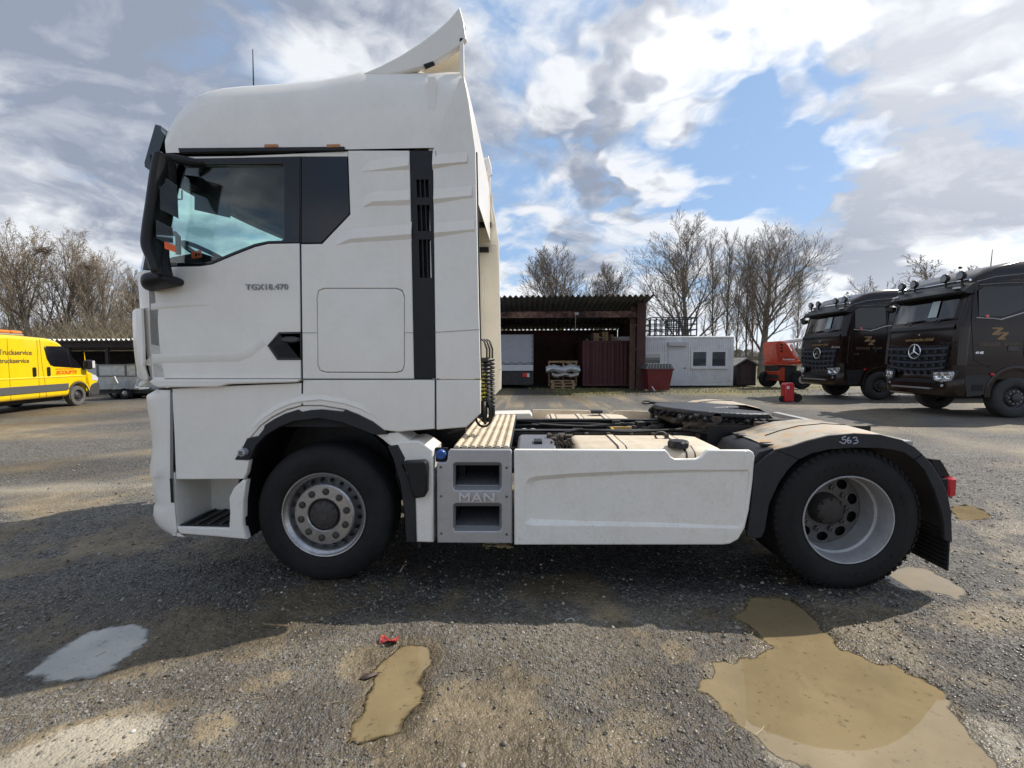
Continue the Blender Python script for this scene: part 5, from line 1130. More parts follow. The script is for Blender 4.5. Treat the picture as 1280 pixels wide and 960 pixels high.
for x in (tb-.35, ta+.2):
    mb = MB(); mb.lathe([(0, 0), (.2, 0), (.36, .01), (.38, .06), (.38, .2), (0, .22)], (0, 0, 0), 24, M=Matrix.Translation((x, 21.2, .38)) @ Matrix.Rotation(pi/2, 4, 'Z')); mb.build('wheel', RUBBER, tr_, 40)
    mb = MB(); mb.box(x-.20, x+.16, 20.75, 20.77, .10, .62); mb.build('mud_flap', BLACKP, tr_)
lx0, lz0 = T(653, 466, 20.3); lx1, lz1 = T(662, 471.5, 20.3); lm = (lx0+lx1)/2
mb = MB(); mb.box(lx0, lm+.05, 20.27, 20.335, lz1, lz0, ch=.01); tl = mb.build('tail_lamp', REDL, tr_); mb = MB(); mb.box(lm+.055, lx1, 20.27, 20.335, lz1, lz0-.02, ch=.01); mb.build('reverse_lens', mat('clear_lens', (.6, .6, .6), .2), tl)
# ---- pallets with folded sheets
def pallet(x0, y0, z0, label):
    t = thing('pallet', label, 'pallet', (x0, y0, z0), 0, 'pallets in the shed')
    for k in range(7): mb = MB(); mb.box(0, 1.2, k*.113, k*.113+.09, .122, .144); mb.build('deck_board', WOODP, t)
    for y in (0, .36, .70):
        for x in (0, .53, 1.06): mb = MB(); mb.box(x, x+.14, y, y+.10, .022, .10); mb.build('block', WOODP, t)
        mb = MB(); mb.box(0, 1.2, y, y+.10, 0, .022); mb.build('runner', WOODP, t); mb = MB(); mb.box(0, 1.2, y, y+.10, .10, .122); mb.build('runner', WOODP, t)
    return t
plx, _ = T(689, 487, 19.9)
pallet(plx, 19.9, .01, 'worn wooden pallet lowest in the pile beside the maroon container')
pallet(plx+.03, 19.93, .158, 'wooden pallet second from the ground, under the folded pale sheets')
pallet(plx-.02, 19.91, .306, 'wooden pallet directly beneath the folded cream sheet')
def sheet_pile(name, x0, x1, z0, z1, seed, m_, label):
    r_ = random.Random(seed); mb = MB(); rs = []; n = 22
    for i in range(9):
        a = pi*i/8; rs.append([(x0+(x1-x0)*k/n, 20.0+.35-.42*math.sin(a)-(.05*math.sin(k*1.1+seed+i)), z0+(z1-z0)*(i/8)+.045*math.sin(k*.55+seed)+.018*math.sin(k*1.9+i*2)) for k in range(n+1)])
    rs.append([(x, y+.5, z) for x, y, z in rs[-1]]); mb.rings(rs, closed=False)
    return tag(mb.build(name, m_, None, 60), label, 'sheet')
sx0, sz = T(685, 452, 20.1); sx1 = T(724.5, 452, 20.1)[0]; zA, zB, zC = T(700, 457, 20.1)[1], T(700, 466, 20.1)[1], T(700, 471.5, 20.1)[1]
sheet_pile('folded_sheet', sx0+.18, sx1-.05, zC-.02, zC+.22, 2, mat('sheet_cream', (.50, .47, .42), .7, var=.1), 'folded cream sheet lying on the pallet pile under the white one')
sheet_pile('folded_sheet', sx0-.10, sx1+.02, zB+.0, zA, 5, mat('sheet_white', (.58, .60, .62), .6, var=.1), 'folded white sheet topmost on the pallet pile')
cr = thing('crate_frame', 'open wooden crate frame standing behind the folded sheets', 'crate')
for x in (sx0+.05, sx1-.12, (sx0+sx1)/2):
    mb = MB(); mb.box(x, x+.09, 20.95, 21.02, .1, T(700, 451, 20.95)[1]); mb.build('upright', WOODP, cr)
zt = T(700, 451, 20.95)[1]; mb = MB(); mb.box(sx0+.05, sx1, 20.93, 20.95, zt-.1, zt); mb.build('top_rail', WOODP, cr)
mb = MB(); mb.prism([((sx0+sx1)/2, zt-.05), ((sx0+sx1)/2+.9, zt-.38), ((sx0+sx1)/2+.92, zt-.30), ((sx0+sx1)/2+.03, zt+.02)], 20.89, 20.928); mb.build('slat', WOODP, cr)
# ---- leaning white pole by the shed post
a_, b_ = T(806, 478, SY-.2), T(818, 490, SY-.9); mb = MB(); pp = [(a_[0], SY-.15, T(806, 462, SY-.15)[1]), (a_[0]+.05, SY-.3, .6), (b_[0], SY-1.0, .04)]; mb.path(pp, .03, 6)
tag(mb.build('pale_pole', mat('pole_white', (.55, .54, .5), .6), None, 50), 'thin pale pipe leaning at the foot of the shed post next to the skip', 'pipe')
# ---- red skip with slatted lid
sk0, zk = T(808.5, 461, 18.2); sk1 = T(841, 461, 18.2)[0]; kb0 = T(811, 488, 18.2)[0]; kb1 = T(836.5, 488, 18.2)[0]
skip = thing('waste_container', 'red tapered waste bin with dark ribbed lid between the shed and the white cabin', 'waste bin')
mb = MB(); rs = [[(kb0, 18.25, .06), (kb1, 18.25, .06), (kb1, 19.0, .06), (kb0, 19.0, .06)], [(sk0, 18.1, zk), (sk1, 18.1, zk), (sk1, 19.15, zk), (sk0, 19.15, zk)]]
mb.rings(rs); mb.box(sk0-.03, sk1+.03, 18.06, 18.12, zk-.06, zk+.005); mb.build('tub', mat('skip_red', (.15, .012, .017), .45, var=.1, dirt=(.10, .04, .03), dirt_amt=.4), skip)
l0, zl0 = T(806.5, 461, 18.05); l1 = T(842, 461, 18.05)[0]; zl1 = T(820, 454.5, 18.6)[1]
mb = MB(); mb.prism([(l0, zl0), (l1, zl0), (l1-.12, zl1), (l0+.12, zl1)], 18.05, 19.1); lid = mb.build('lid', mat('lid_grey', (.10, .105, .11), .5), skip)
for k in range(9):
    f = (k+.5)/9; x = l0+(l1-l0)*f; mb = MB(); mb.rings([[(x-.03, 18.02, zl0), (x+.03, 18.02, zl0), (x+.03, 18.06, zl0), (x-.03, 18.06, zl0)], [(x-.028+(.5-f)*.2, 18.03, zl1), (x+.028+(.5-f)*.2, 18.03, zl1), (x+.028+(.5-f)*.2, 18.07, zl1), (x-.028+(.5-f)*.2, 18.07, zl1)]]); mb.build('lid_rib', mat('rib_grey', (.22, .225, .23), .5), lid)
# ---- white site cabin
CY = 21.3; c0, ct = T(740, 421, CY); c1, _ = T(917.5, 421, CY); zb_ = .10
cab = thing('site_cabin', 'long white ribbed site cabin with a door and three windows', 'cabin')
wins = [((796, 441.5), (826, 459)), ((865, 438.5), (884, 459)), ((889, 438.5), (908, 459))]
dx0, dz1 = T(835.5, 429.5, CY); dx1, dzb = T(857, 481, CY)
edges = [(dx0, dx1, zb_+.05, dz1)]+[(T(a[0], a[1], CY)[0], T(b[0], b[1], CY)[0], T(b[0], b[1], CY)[1], T(a[0], a[1], CY)[1]) for a, b in wins]
# ribbed boarding: strips between openings
n_ = int((c1-c0)/.115)
for k in range(n_):
    x0 = c0+.06+k*(c1-c0-.12)/n_; x1 = x0+(c1-c0-.12)/n_-.012; mids = (x0+x1)/2
    spans = [(zb_+.12, ct-.13)]
    for (ea, eb, ez0, ez1) in edges:
        if x1 > ea-.04 and x0 < eb+.04:
            spans = [q for a, b in spans for q in ((a, min(b, ez0-.04)), (max(a, ez1+.04), b)) if q[1]-q[0] > .03]
    for a, b in spans: mb = MB(); mb.box(x0, x1, CY+.0, CY+.04, a, b, ch=.006); mb.build('wall_strip', WPANEL, cab)
mb = MB(); mb.box(c0, c1, CY+.045, CY+2.45, zb_, ct-.02); mb.build('body', WPANEL, cab)
mb = MB(); mb.box(c0-.01, c1+.01, CY-.02, CY+2.47, ct-.13, ct, ch=.015); mb.build('roof_frame', WPANEL, cab); mb = MB(); mb.box(c0, c1, CY-.015, CY+2.46, zb_-.02, zb_+.11, ch=.01); mb.build('floor_frame', WPANEL, cab)
for x in (c0, c1-.1): mb = MB(); mb.box(x, x+.1, CY-.012, CY+.05, zb_+.11, ct-.13); mb.build('corner_post', WPANEL, cab)
mb = MB(); mb.box(dx0, dx1, CY-.012, CY+.042, zb_+.115, dz1, ch=.008); dr = mb.build('door', mat('door_white', (.62, .64, .67), .45, var=.03), cab); mb = MB(); mb.box(dx1-.12, dx1-.02, CY-.05, CY-.013, 1.0, 1.04); mb.build('handle', BLACKP, dr)
mb = MB(); aw0 = T(834.5, 428.5, CY)[0]; aw1 = T(857.5, 428.5, CY)[0]; za, zb2 = T(845, 428, CY)[1], T(845, 432.5, CY)[1]; mb.prism([(0, 0), (.001, 0)] and [(aw0, zb2), (aw1, zb2), (aw1, za), (aw0, za)], CY-.22, CY-.015); mb.build('awning', mat('awning_grey', (.50, .50, .5), .6), cab)
for (ea, eb, ez0, ez1) in edges[1:]:
    mb = MB()
    for (a, b, c, d) in ((ea-.06, eb+.06, ez1-.06, ez1+.04), (ea-.06, eb+.06, ez0-.04, ez0+.06), (ea-.06, ea+.06, ez0+.06, ez1-.06), (eb-.06, eb+.06, ez0+.06, ez1-.06)): mb.box(a, b, CY-.02, CY+.044, c, d)
    wf = mb.build('window', mat('frame_white', (.70, .71, .73), .4), cab); mb = MB(); mb.box(ea+.065, eb-.065, CY+.02, CY+.03, ez0+.065, ez1-.065); mb.build('pane', glass('pane_glass', (.78, .80, .82), clear=.96), wf)
    mb = MB(); mb.box(ea+.07, eb-.07, CY+.032, CY+.043, ez0+.068, ez0+.068+(ez1-ez0)*.42); mb.build('curtain', mat('curtain', (.42, .44, .48), .8), wf)
    mb = MB(); mb.box(ea-.06, eb+.06, CY-.06, CY-.021, ez0-.09, ez0-.045); mb.build('sill', WPANEL, wf)
# ---- steel cage on the cabin's roof
g0, gzt = T(812.5, 396.5, CY+.5); g1, _ = T(872, 396.5, CY+.5); gz0 = ct+.04
cage = thing('steel_cage', 'dark steel railing cage standing on the flat roof of the white cabin', 'cage')
STEELD = mat('dark_steel', (.030, .032, .038), .5, metal=.3)
for (ya, yb) in ((CY+.5, CY+.54), (CY+1.9, CY+1.94)):
    for k in range(9):
        x = g0+(g1-g0-.06)*k/8; mb = MB(); mb.box(x, x+.06, ya, yb, gz0+.05, gzt-.06); mb.build('bar', STEELD, cage)
    for z in (gz0, gz0+.32, gz0+.62, gzt-.06):
        mb = MB(); mb.box(g0, g1, ya-.005, yb+.005, z, z+.055); mb.build('rail', STEELD, cage)
for x in (g0, g1-.06):
    for z in (gz0, gz0+.32, gz0+.62, gzt-.06): mb = MB(); mb.box(x+.002, x+.055, CY+.545, CY+1.895, z+.002, z+.05); mb.build('rail', STEELD, cage)
mb = MB(); xm = (g0+g1)/2
for z in (gz0+.45, gz0+.8): mb.box(xm-.35, xm+.5, CY+.9, CY+.95, z, z+.06)
mb.box(xm-.3, xm-.24, CY+.9, CY+.96, gz0, gz0+.9); mb.box(xm+.38, xm+.44, CY+.9, CY+.96, gz0, gz0+.9); mb.build('inner_frame', STEELD, cage)
# ---- small dark hut
HY = 21.6; h0, hb = T(918.5, 483, HY); h1, _ = T(946.5, 483, HY); _, he = T(930, 455, HY); hm, hp = T(933, 447, HY)
hut = thing('small_hut', 'little dark wooden hut with a pitched roof to the right of the white cabin', 'hut')
n_ = 11
for k in range(n_):
    x0 = h0+.08+(h1-h0-.16)*k/n_; x1 = x0+(h1-h0-.16)/n_-.008; zt = he+(hp-he)*(1-abs((x0+x1)/2-hm)/((h1-h0)/2))-.06
    mb = MB(); mb.box(x0, x1, HY, HY+.03+.004*(k % 2), .08, zt); mb.build('board', WOODD, hut)
mb = MB(); mb.box(h0+.08, h1-.08, HY+.04, HY+1.5, .06, he); mb.build('body', WOODD, hut)
for s_ in (-1, 1):
    xe = h0-.06 if s_ < 0 else h1+.06
    mb = MB(); mb.prism([(hm, hp), (xe, he-.05), (xe, he-.12), (hm, hp-.08)] if s_ < 0 else [(hm+.001, hp), (hm+.001, hp-.08), (xe, he-.12), (xe, he-.05)], HY-.12, HY+1.6); mb.build('roof_slope', mat('felt_roof', (.17, .17, .17), .8, var=.2), hut)
mb = MB(); mb.box(hm-.28, hm+.28, HY-.015, HY-.001, .12, he-.08); mb.build('door', mat('hut_door', (.05, .032, .032), .7, var=.2), hut)
# ---- orange-red lift machine
MYY = 20.0
mach = thing('lift_machine', 'orange-red boom lift with black tyres, half hidden behind the dark trucks', 'machine')
MR = mat('machine_red', (.52, .055, .022), .4, var=.06, dirt=(.25, .06, .03), dirt_amt=.3)
def mp(pts, y0=MYY): return [T(a, b, y0) for a, b in pts]
panel('counterweight', mp([(971.5, 449), (969.5, 431), (972, 426.5), (979, 426), (985, 431), (993, 445), (999, 449), (999, 453), (972, 453)]), 1.25, MR, mach, .02, (), MYY)
panel('engine_hood', mp([(973.5, 448), (972, 431), (974, 428.5), (978.5, 428.5), (984, 433), (990, 446)]), .03, MR, mach, .010, (), MYY-.032)
panel('deck', mp([(970.5, 453.2), (1001, 450.5), (1001, 455), (971, 456.5)]), 1.45, MR, mach, .015, (), MYY-.15)
panel('chassis', mp([(973, 457), (996, 457), (996, 478), (980, 476), (974, 474)]), 1.3, mat('machine_dark', (.03, .028, .028), .6), mach, .02, (), MYY+.04)
panel('skirt', mp([(973, 465), (977, 459), (981, 459), (981, 477), (975, 475.5)]), 1.28, MR, mach, .02, (), MYY-.01)
for (px, py, r, yy, pale) in ((962, 475, 10.5, MYY+1.15, 0), (1004, 475, 11, MYY-.3, 1), (986, 477, 8, MYY+.3, 0)):
    x, z = T(px, py, yy); rr_ = r/23.5
    mb = MB(); mb.lathe([(0, .05), (rr_*.45, .04), (rr_*.5, .0), (rr_*.9, -.02), (rr_, .06), (rr_, .28), (0, .3)], (x, yy, rr_), 24); w_ = mb.build('wheel', RUBBER, mach, 40)
    mb = MB(); mb.lathe([(0, .02), (rr_*.42, .02), (rr_*.46, .04)], (x, yy-.01, rr_), 20); mb.build('rim', mat('rim_pale', (.42, .40, .38), .5) if pale else HUBM, w_)
a_, b_, c_ = T(977, 428, MYY+.5), T(1003, 424.5, MYY+.5), T(996, 447, MYY+.2); mb = MB(); mb.tube((a_[0], MYY+.6, a_[1]), (b_[0]+1.6, MYY+.6, b_[1]+.2), .10, .10, 8); mb.build('boom', mat('boom_white', (.62, .62, .62), .4), mach)
p1_, p2_ = T(989, 430, MYY+.3), T(997, 446, MYY+.3); mb = MB(); mb.tube((p1_[0], MYY+.35, p1_[1]), (p2_[0], MYY+.35, p2_[1]), .07, .07, 8); mb.build('lift_ram', mat('boom_white', (.62, .62, .62), .4), mach)
for k in range(3): x, z = T(977, 431+k*4, MYY-.034); mb = MB(); mb.box(x-.05, x+.05, MYY-.045, MYY-.033, z-.04, z+.04); mb.build('vent_slot', BLACKP, mach)
x, z = T(986, 449.5, MYY); text_obj('lettering', 'Rothlehner', .13, mat('letter_white', (.7, .7, .7), .6), mach, facing((x, MYY-.006, z-.03), (1, 0, 0), (0, 0, 1)), .003, bold=.004)
# ---- red wheeled bin
BY = 13.1; b0, bt = T(980.5, 479, BY); b1, _ = T(994, 479, BY); 
binr = thing('wheeled_box', 'small red upright box on black wheels standing on the gravel before the far truck', 'trolley')
BR = mat('bin_red', (.50, .018, .026), .35, coat=.3)
panel('box', mp([(982, 481), (984, 478.8), (991.5, 478.5), (993.5, 481), (993, 502), (981.5, 502)], BY), .32, BR, binr, .03, (), BY)
x, z = T(985, 484.5, BY); mb = MB(); mb.box(x-.04, x+.045, BY-.008, BY-.001, z-.05, z+.05); mb.build('label_plate', mat('plate_white', (.7, .7, .7), .5), binr)
for (px, r, dy) in ((981.2, .11, .10), (999, .15, .06)):
    x, _ = T(px, 498, BY); mb = MB(); mb.lathe([(0, 0), (r*.5, 0), (r*.9, -.01), (r, .03), (r, .09), (0, .1)], (x, BY+dy, r), 20); mb.build('wheel', RUBBER, binr, 40)
x, z = T(996, 498, BY); mb = MB(); mb.box(x-.16, x+.10, BY+.06, BY+.3, .08, .34, ch=.05); mb.build('motor', BLACKP, binr)
# ---- left shelter
LY = 17.5; LB = 22; la, lzt = T(-60, 424, LY); lb, _ = T(330, 424, LY); lzt = T(130, 425.5, LY)[1]
sh = thing('long_shelter', 'long low open shelter with a corrugated roof edge behind the galvanised trailer', 'shelter')
mb = MB(); corrugated(mb, la, lb, [(LY-.3, lzt+.02), (LB, lzt-.35)], .235, .05, 8); mb.build('corrugated_roof', mat('roof_pale', (.62, .62, .60), .6, var=.1), sh, 50)
mb = MB(); mb.box(la, lb, LY, LY+.12, lzt-.32, lzt-.07); mb.build('header_beam', WOODD, sh)
mb = MB(); mb.box(la, lb, LB-.25, LB-.15, 0, lzt-.42); mb.build('rear_wall', WOODD, sh)
for k in range(9):
    x = la+(lb-la-.2)*k/8; mb = MB(); mb.box(x, x+.14, LY+.005, LY+.115, 0, lzt-.33); mb.build('post', WOODD, sh)
mb = MB(); mb.box(la, la+.1, LY+.13, LB-.26, 0, lzt-.45); mb.box(lb-.1, lb, LY+.13, LB-.26, 0, lzt-.45); mb.build('end_wall', WOODD, sh)
# ---- galvanised trailers
GALV = mat('galvanised', (.42, .45, .48), .42, metal=.45, var=.14, vscale=7)
TY = 14.4
gt = thing('galvanised_trailer', 'galvanised two-tier tipping trailer parked behind the yellow van', 'trailer')
panel('upper_side', mp([(121, 456), (169, 455), (172, 469), (121, 470)], TY), .04, GALV, gt, .01, (), TY)
panel('lower_side', mp([(120.5, 470.5), (173, 469.8), (168, 486), (121, 487)], TY), .05, GALV, gt, .01, (), TY-.02)
panel('side_end', mp([(104, 453), (120.5, 455.5), (120.5, 487), (108, 478)], TY), .05, GALV, gt, .01, (), TY+.02)
mb = MB(); a_, b_ = T(121, 454, TY+1.6), T(172, 487, TY+1.6); mb.box(a_[0], b_[0]+.5, TY+1.55, TY+1.6, .45, T(150, 456, TY)[1]); mb.build('far_side', GALV, gt)
x0, z0 = T(121, 487, TY); x1, z1 = T(172, 469, TY); mb = MB(); mb.box(x0, x1, TY+.04, TY+1.54, z0, z0+.06); mb.build('floor', GALV, gt)
for px in (156.5, 121.5, 170): x, za = T(px, 455.5, TY); _, zb3 = T(px, 469.5, TY); mb = MB(); mb.box(x-.02, x+.03, TY-.03, TY-.001, zb3, za); mb.build('stake', mat('stake_dark', (.15, .16, .17), .5, metal=.4), gt)
for py in (455.8, 470): x0, z = T(121, py, TY); x1, _ = T(171, py, TY); mb = MB(); mb.box(x0, x1, TY-.05, TY-.022, z-.03, z+.015); mb.build('rim_rail', mat('stake_dark', (.15, .16, .17), .5, metal=.4), gt)
panel('drawbar_plate', mp([(140, 471), (143, 470.5), (147, 479), (144, 480), (141.5, 487), (134, 486)], TY-.4), .05, GALV, gt, .008, (), TY-.4)
x0, z0 = T(120, 488, TY); x1, z1 = T(196, 492, TY); mb = MB(); mb.box(x0, x1, TY+.1, TY+.2, z1, z0); mb.box(x0, x1, TY+1.3, TY+1.4, z1, z0); mb.box(x0, x0+.1, TY+.2, TY+1.3, z1, z0); mb.build('under_frame', FRAMEP, gt)
for px, m_ in ((156, 0), (136, 1)):
    x, _ = T(px, 494, TY); mb = MB(); mb.lathe([(0, .03), (.10, .03), (.12, 0), (.2, -.01), (.235, .04), (.235, .17), (0, .18)], (x, TY-.02+.25*m_, .235), 24); w_ = mb.build('wheel', RUBBER, gt, 40); mb = MB(); mb.lathe([(0, .0), (.04, .0), (.10, .015), (.115, .03)], (x, TY-.03+.25*m_, .235), 18); mb.build('rim', ALU, w_)
ft = thing('flatbed_trailer', 'low flat trailer with a galvanised bed right of the two-tier one, beside the truck cab', 'trailer')
panel('bed_side', mp([(174, 481), (200, 478), (210, 487), (176, 487.5)], TY+.6), .9, GALV, ft, .01, (), TY+.6)
mb = MB(); x0, z0 = T(170, 488.5, TY+.8); x1, z1 = T(215, 495, TY+.8); mb.box(x0, x1, TY+.8, TY+1.4, z1, z0); mb.build('under_frame', FRAMEP, ft)
for px in (171, 196): x, _ = T(px, 494, TY+.7); mb = MB(); mb.lathe([(0, .03), (.12, .03), (.2, -.01), (.23, .04), (.23, .17), (0, .18)], (x, TY+.62, .23), 20); mb.build('wheel', RUBBER, ft, 40)
# ================================================================== yellow van
YEL = mat('van_yellow', (.86, .58, .006), .28, coat=.6, var=.03)
van = thing('service_van', 'yellow panel van with an amber light bar and dark lettering on its side', 'van', (-15.02, 11.80, 0), math.atan2(.98, -.20))
vy = -1.02
prof = [(.90, .42), (.95, .60), (.95, .84), (.88, .99), (.74, 1.09), (.50, 1.18), (.28, 1.26), (-.62, 2.10), (-.80, 2.20), (-1.15, 2.275), (-2.2, 2.31), (-4.9, 2.31), (-5.02, 2.22), (-5.05, .40)]
arch = lambda cx: circ(cx, .36, .43, 12, 180, 0)
low_ = [(-5.05, .40), (-4.47, .40)]+arch(-4.04)+[(-3.61, .38), (-.44, .38)]+arch(0)+[(.43, .42)]
panel('body', prof[:-1]+low_, 1.98, YEL, van, .10, (), vy+.0)
# side glass, doors, trims
VG = glass('van_glass', (.05, .055, .05), clear=.90)
vs = lambda *p: list(p)
panel('door_glass', [(-1.24, 2.02), (-1.32, 1.98), (-1.24, 1.62), (-1.12, 1.42), (-.98, 1.37), (.10, 1.29), (.14, 1.34), (-.46, 1.92), (-.62, 2.03)], .03, BLACKG, van, .008, (), vy-.012)
mb = MB(); mb.prism([(-.50, 1.97), (-.46, 1.94), (-.28, 1.34), (-.32, 1.34)], vy-.018, vy-.0125); mb.build('quarter_bar', BLACKP, van)
for seam in ([(-1.46, 2.22), (-1.42, 1.3), (-1.36, .9), (-1.33, .42)], [(-1.56, 2.20), (-1.58, .42)], [(-2.55, 2.2), (-2.55, .42)]):
    mb = MB(); mb.path([(x, vy-.002, z) for x, z in seam], .008, 4); mb.build('door_seam', mat('seam_yellow', (.40, .26, .01), .5), van, 50)
mb = MB(); mb.prism([(.62, .86), (.90, .82), (.91, .93), (.80, 1.02), (.60, 1.08)], vy-.008, vy+.10); mb.build('headlamp', mat('lens_white', (.6, .6, .6), .2), van)
mb = MB(); mb.rings([[(x, y, z) for x in (-4.9, .35)] for y, z in ((vy+.001, 1.06), (vy-.014, 1.03), (vy+.001, 1.0))], closed=False); mb.build('waist_crease', YEL, van, 20)
for x in (-1.20, -1.72): panel('door_handle', rrect(x-.06, x+.06, 1.07, 1.36, .04), .03, BLACKP, van, .01, (), vy-.022)
panel('rub_strip', [(-3.55, .57), (-.52, .57), (-.46, .60), (-.44, .80), (-3.55, .80)], .03, mat('strip_grey', (.085, .085, .08), .6), van, .01, (), vy-.02)
panel('front_bumper', [(.46, .60), (.56, .72), (.74, .78), (.94, .80), (.99, .70), (1.0, .52), (.95, .28), (.52, .28), (.47, .40)], 2.02, mat('bumper_grey', (.05, .05, .05), .6), van, .06, (), vy-.012)
panel('arch_trim', circ(0, .36, .47, 14, 195, -10)+circ(0, .36, .42, 14, -10, 195), .04, mat('bumper_grey', (.05, .05, .05), .6), van, .008, (), vy-.02)
mb = MB(); mb.box(.18, .42, vy-.24, vy-.02, 1.25, 1.58, ch=.05); mr = mb.build('wing_mirror', BLACKP, van); mb = MB(); mb.box(.43, .445, vy-.22, vy-.04, 1.42, 1.56); mb.box(.30, .42, vy-.255, vy-.242, 1.30, 1.54); mb.build('mirror_cap', mat('lens_white', (.6, .6, .6), .2), mr)
scr = [(.24, 1.27), (-.60, 2.07)]
mb = MB(); mb.add([(.245, vy+.16, 1.285), (.245, vy+1.82, 1.285), (-.60, vy+1.72, 2.09), (-.60, vy+.26, 2.09)], [(0, 1, 2, 3)]); o_ = mb.build('windscreen', BLACKG, van)
o_.data.transform(Matrix.Translation((.012, 0, .012)))
def vwheel(x, y, s_):
    r = .345; mb = MB(); mb.lathe([(.20, .03), (.215, .0), (.26, -.012), (r-.02, .005), (r, .04), (r, .17), (r-.02, .2), (.2, .2)], (x, y, r), 32, M=None); w_ = mb.build('wheel', mat('tyre_dusty', (.10, .095, .09), .85, var=.15), van, 40)
    mb = MB(); mb.lathe([(.215, .0), (.20, .012), (.19, .05), (.16, .055), (.09, .03), (.07, .0), (0, -.005)], (x, y, r), 28)
    o_ = mb.build('rim', mat('rim_black', (.035, .035, .037), .5), w_, 40)
    mb = MB()
    for k in range(5): t = 2*pi*k/5; mb.lathe([(0, .018), (.018, .018), (.02, .04)], (x+.10*math.cos(t), y, r+.10*math.sin(t)), 8)
    mb.build('wheel_nuts', BLACKP, w_)
for x, y in ((0, vy+.02), (-4.04, vy+.02)): vwheel(x, y, 1)
for x in (0, -4.04):
    mb = MB(); mb.lathe([(0, .2), (.345, .2), (.345, .04), (.2, .0), (0, .0)], (x, .78, .345), 28); mb.build('wheel', RUBBER, van, 40)
mb = MB(); mb.box(-4.8, .6, vy+.2, vy+1.78, .25, .5); mb.build('underbody', DARK, van)
mb = MB(); mb.box(-3.6, -1.65, vy+.25, vy+1.72, 2.315, 2.37, ch=.02); lb_ = mb.build('light_bar', mat('bar_base', (.30, .30, .30), .4), van)
for k in range(5):
    x0 = -3.58+k*.39; mb = MB(); mb.box(x0, x0+.36, vy+.27, vy+1.70, 2.372, 2.47, ch=.03); mb.build('amber_module', mat('amber', (.75, .22, .01), .2, coat=1), lb_)
VM = lambda x, z: facing((x, vy-.005, z), (1, 0, 0), (0, 0, 1))
INK = mat('van_ink', (.09, .075, .03), .6)
text_obj('lettering', 'ADAC Truckservice', .21, INK, van, VM(-2.62, 1.74), .002, sx=.98, bold=.003)
text_obj('lettering', 'adac.de/truckservice', .19, INK, van, VM(-2.66, 1.50), .002, sx=1.0, bold=.003)
text_obj('lettering', 'ICHLIEB?', .01, INK, van, VM(-.3, .9), .001) if False else None
text_obj('lettering', 'ECOLIFTS', .15, mat('van_red_ink', (.70, .12, .01), .5), van, VM(-.50, 1.12), .002, shear=.25, sx=1.30, bold=.008)
mb = MB()
for k in range(12): mb.box(-.93+k*.065, -.93+k*.065+.04, vy-.006, vy-.002, 1.265, 1.30)
tag(mb.build('small_print', mat('van_red_ink', (.70, .12, .01), .5), van), kind='stuff')
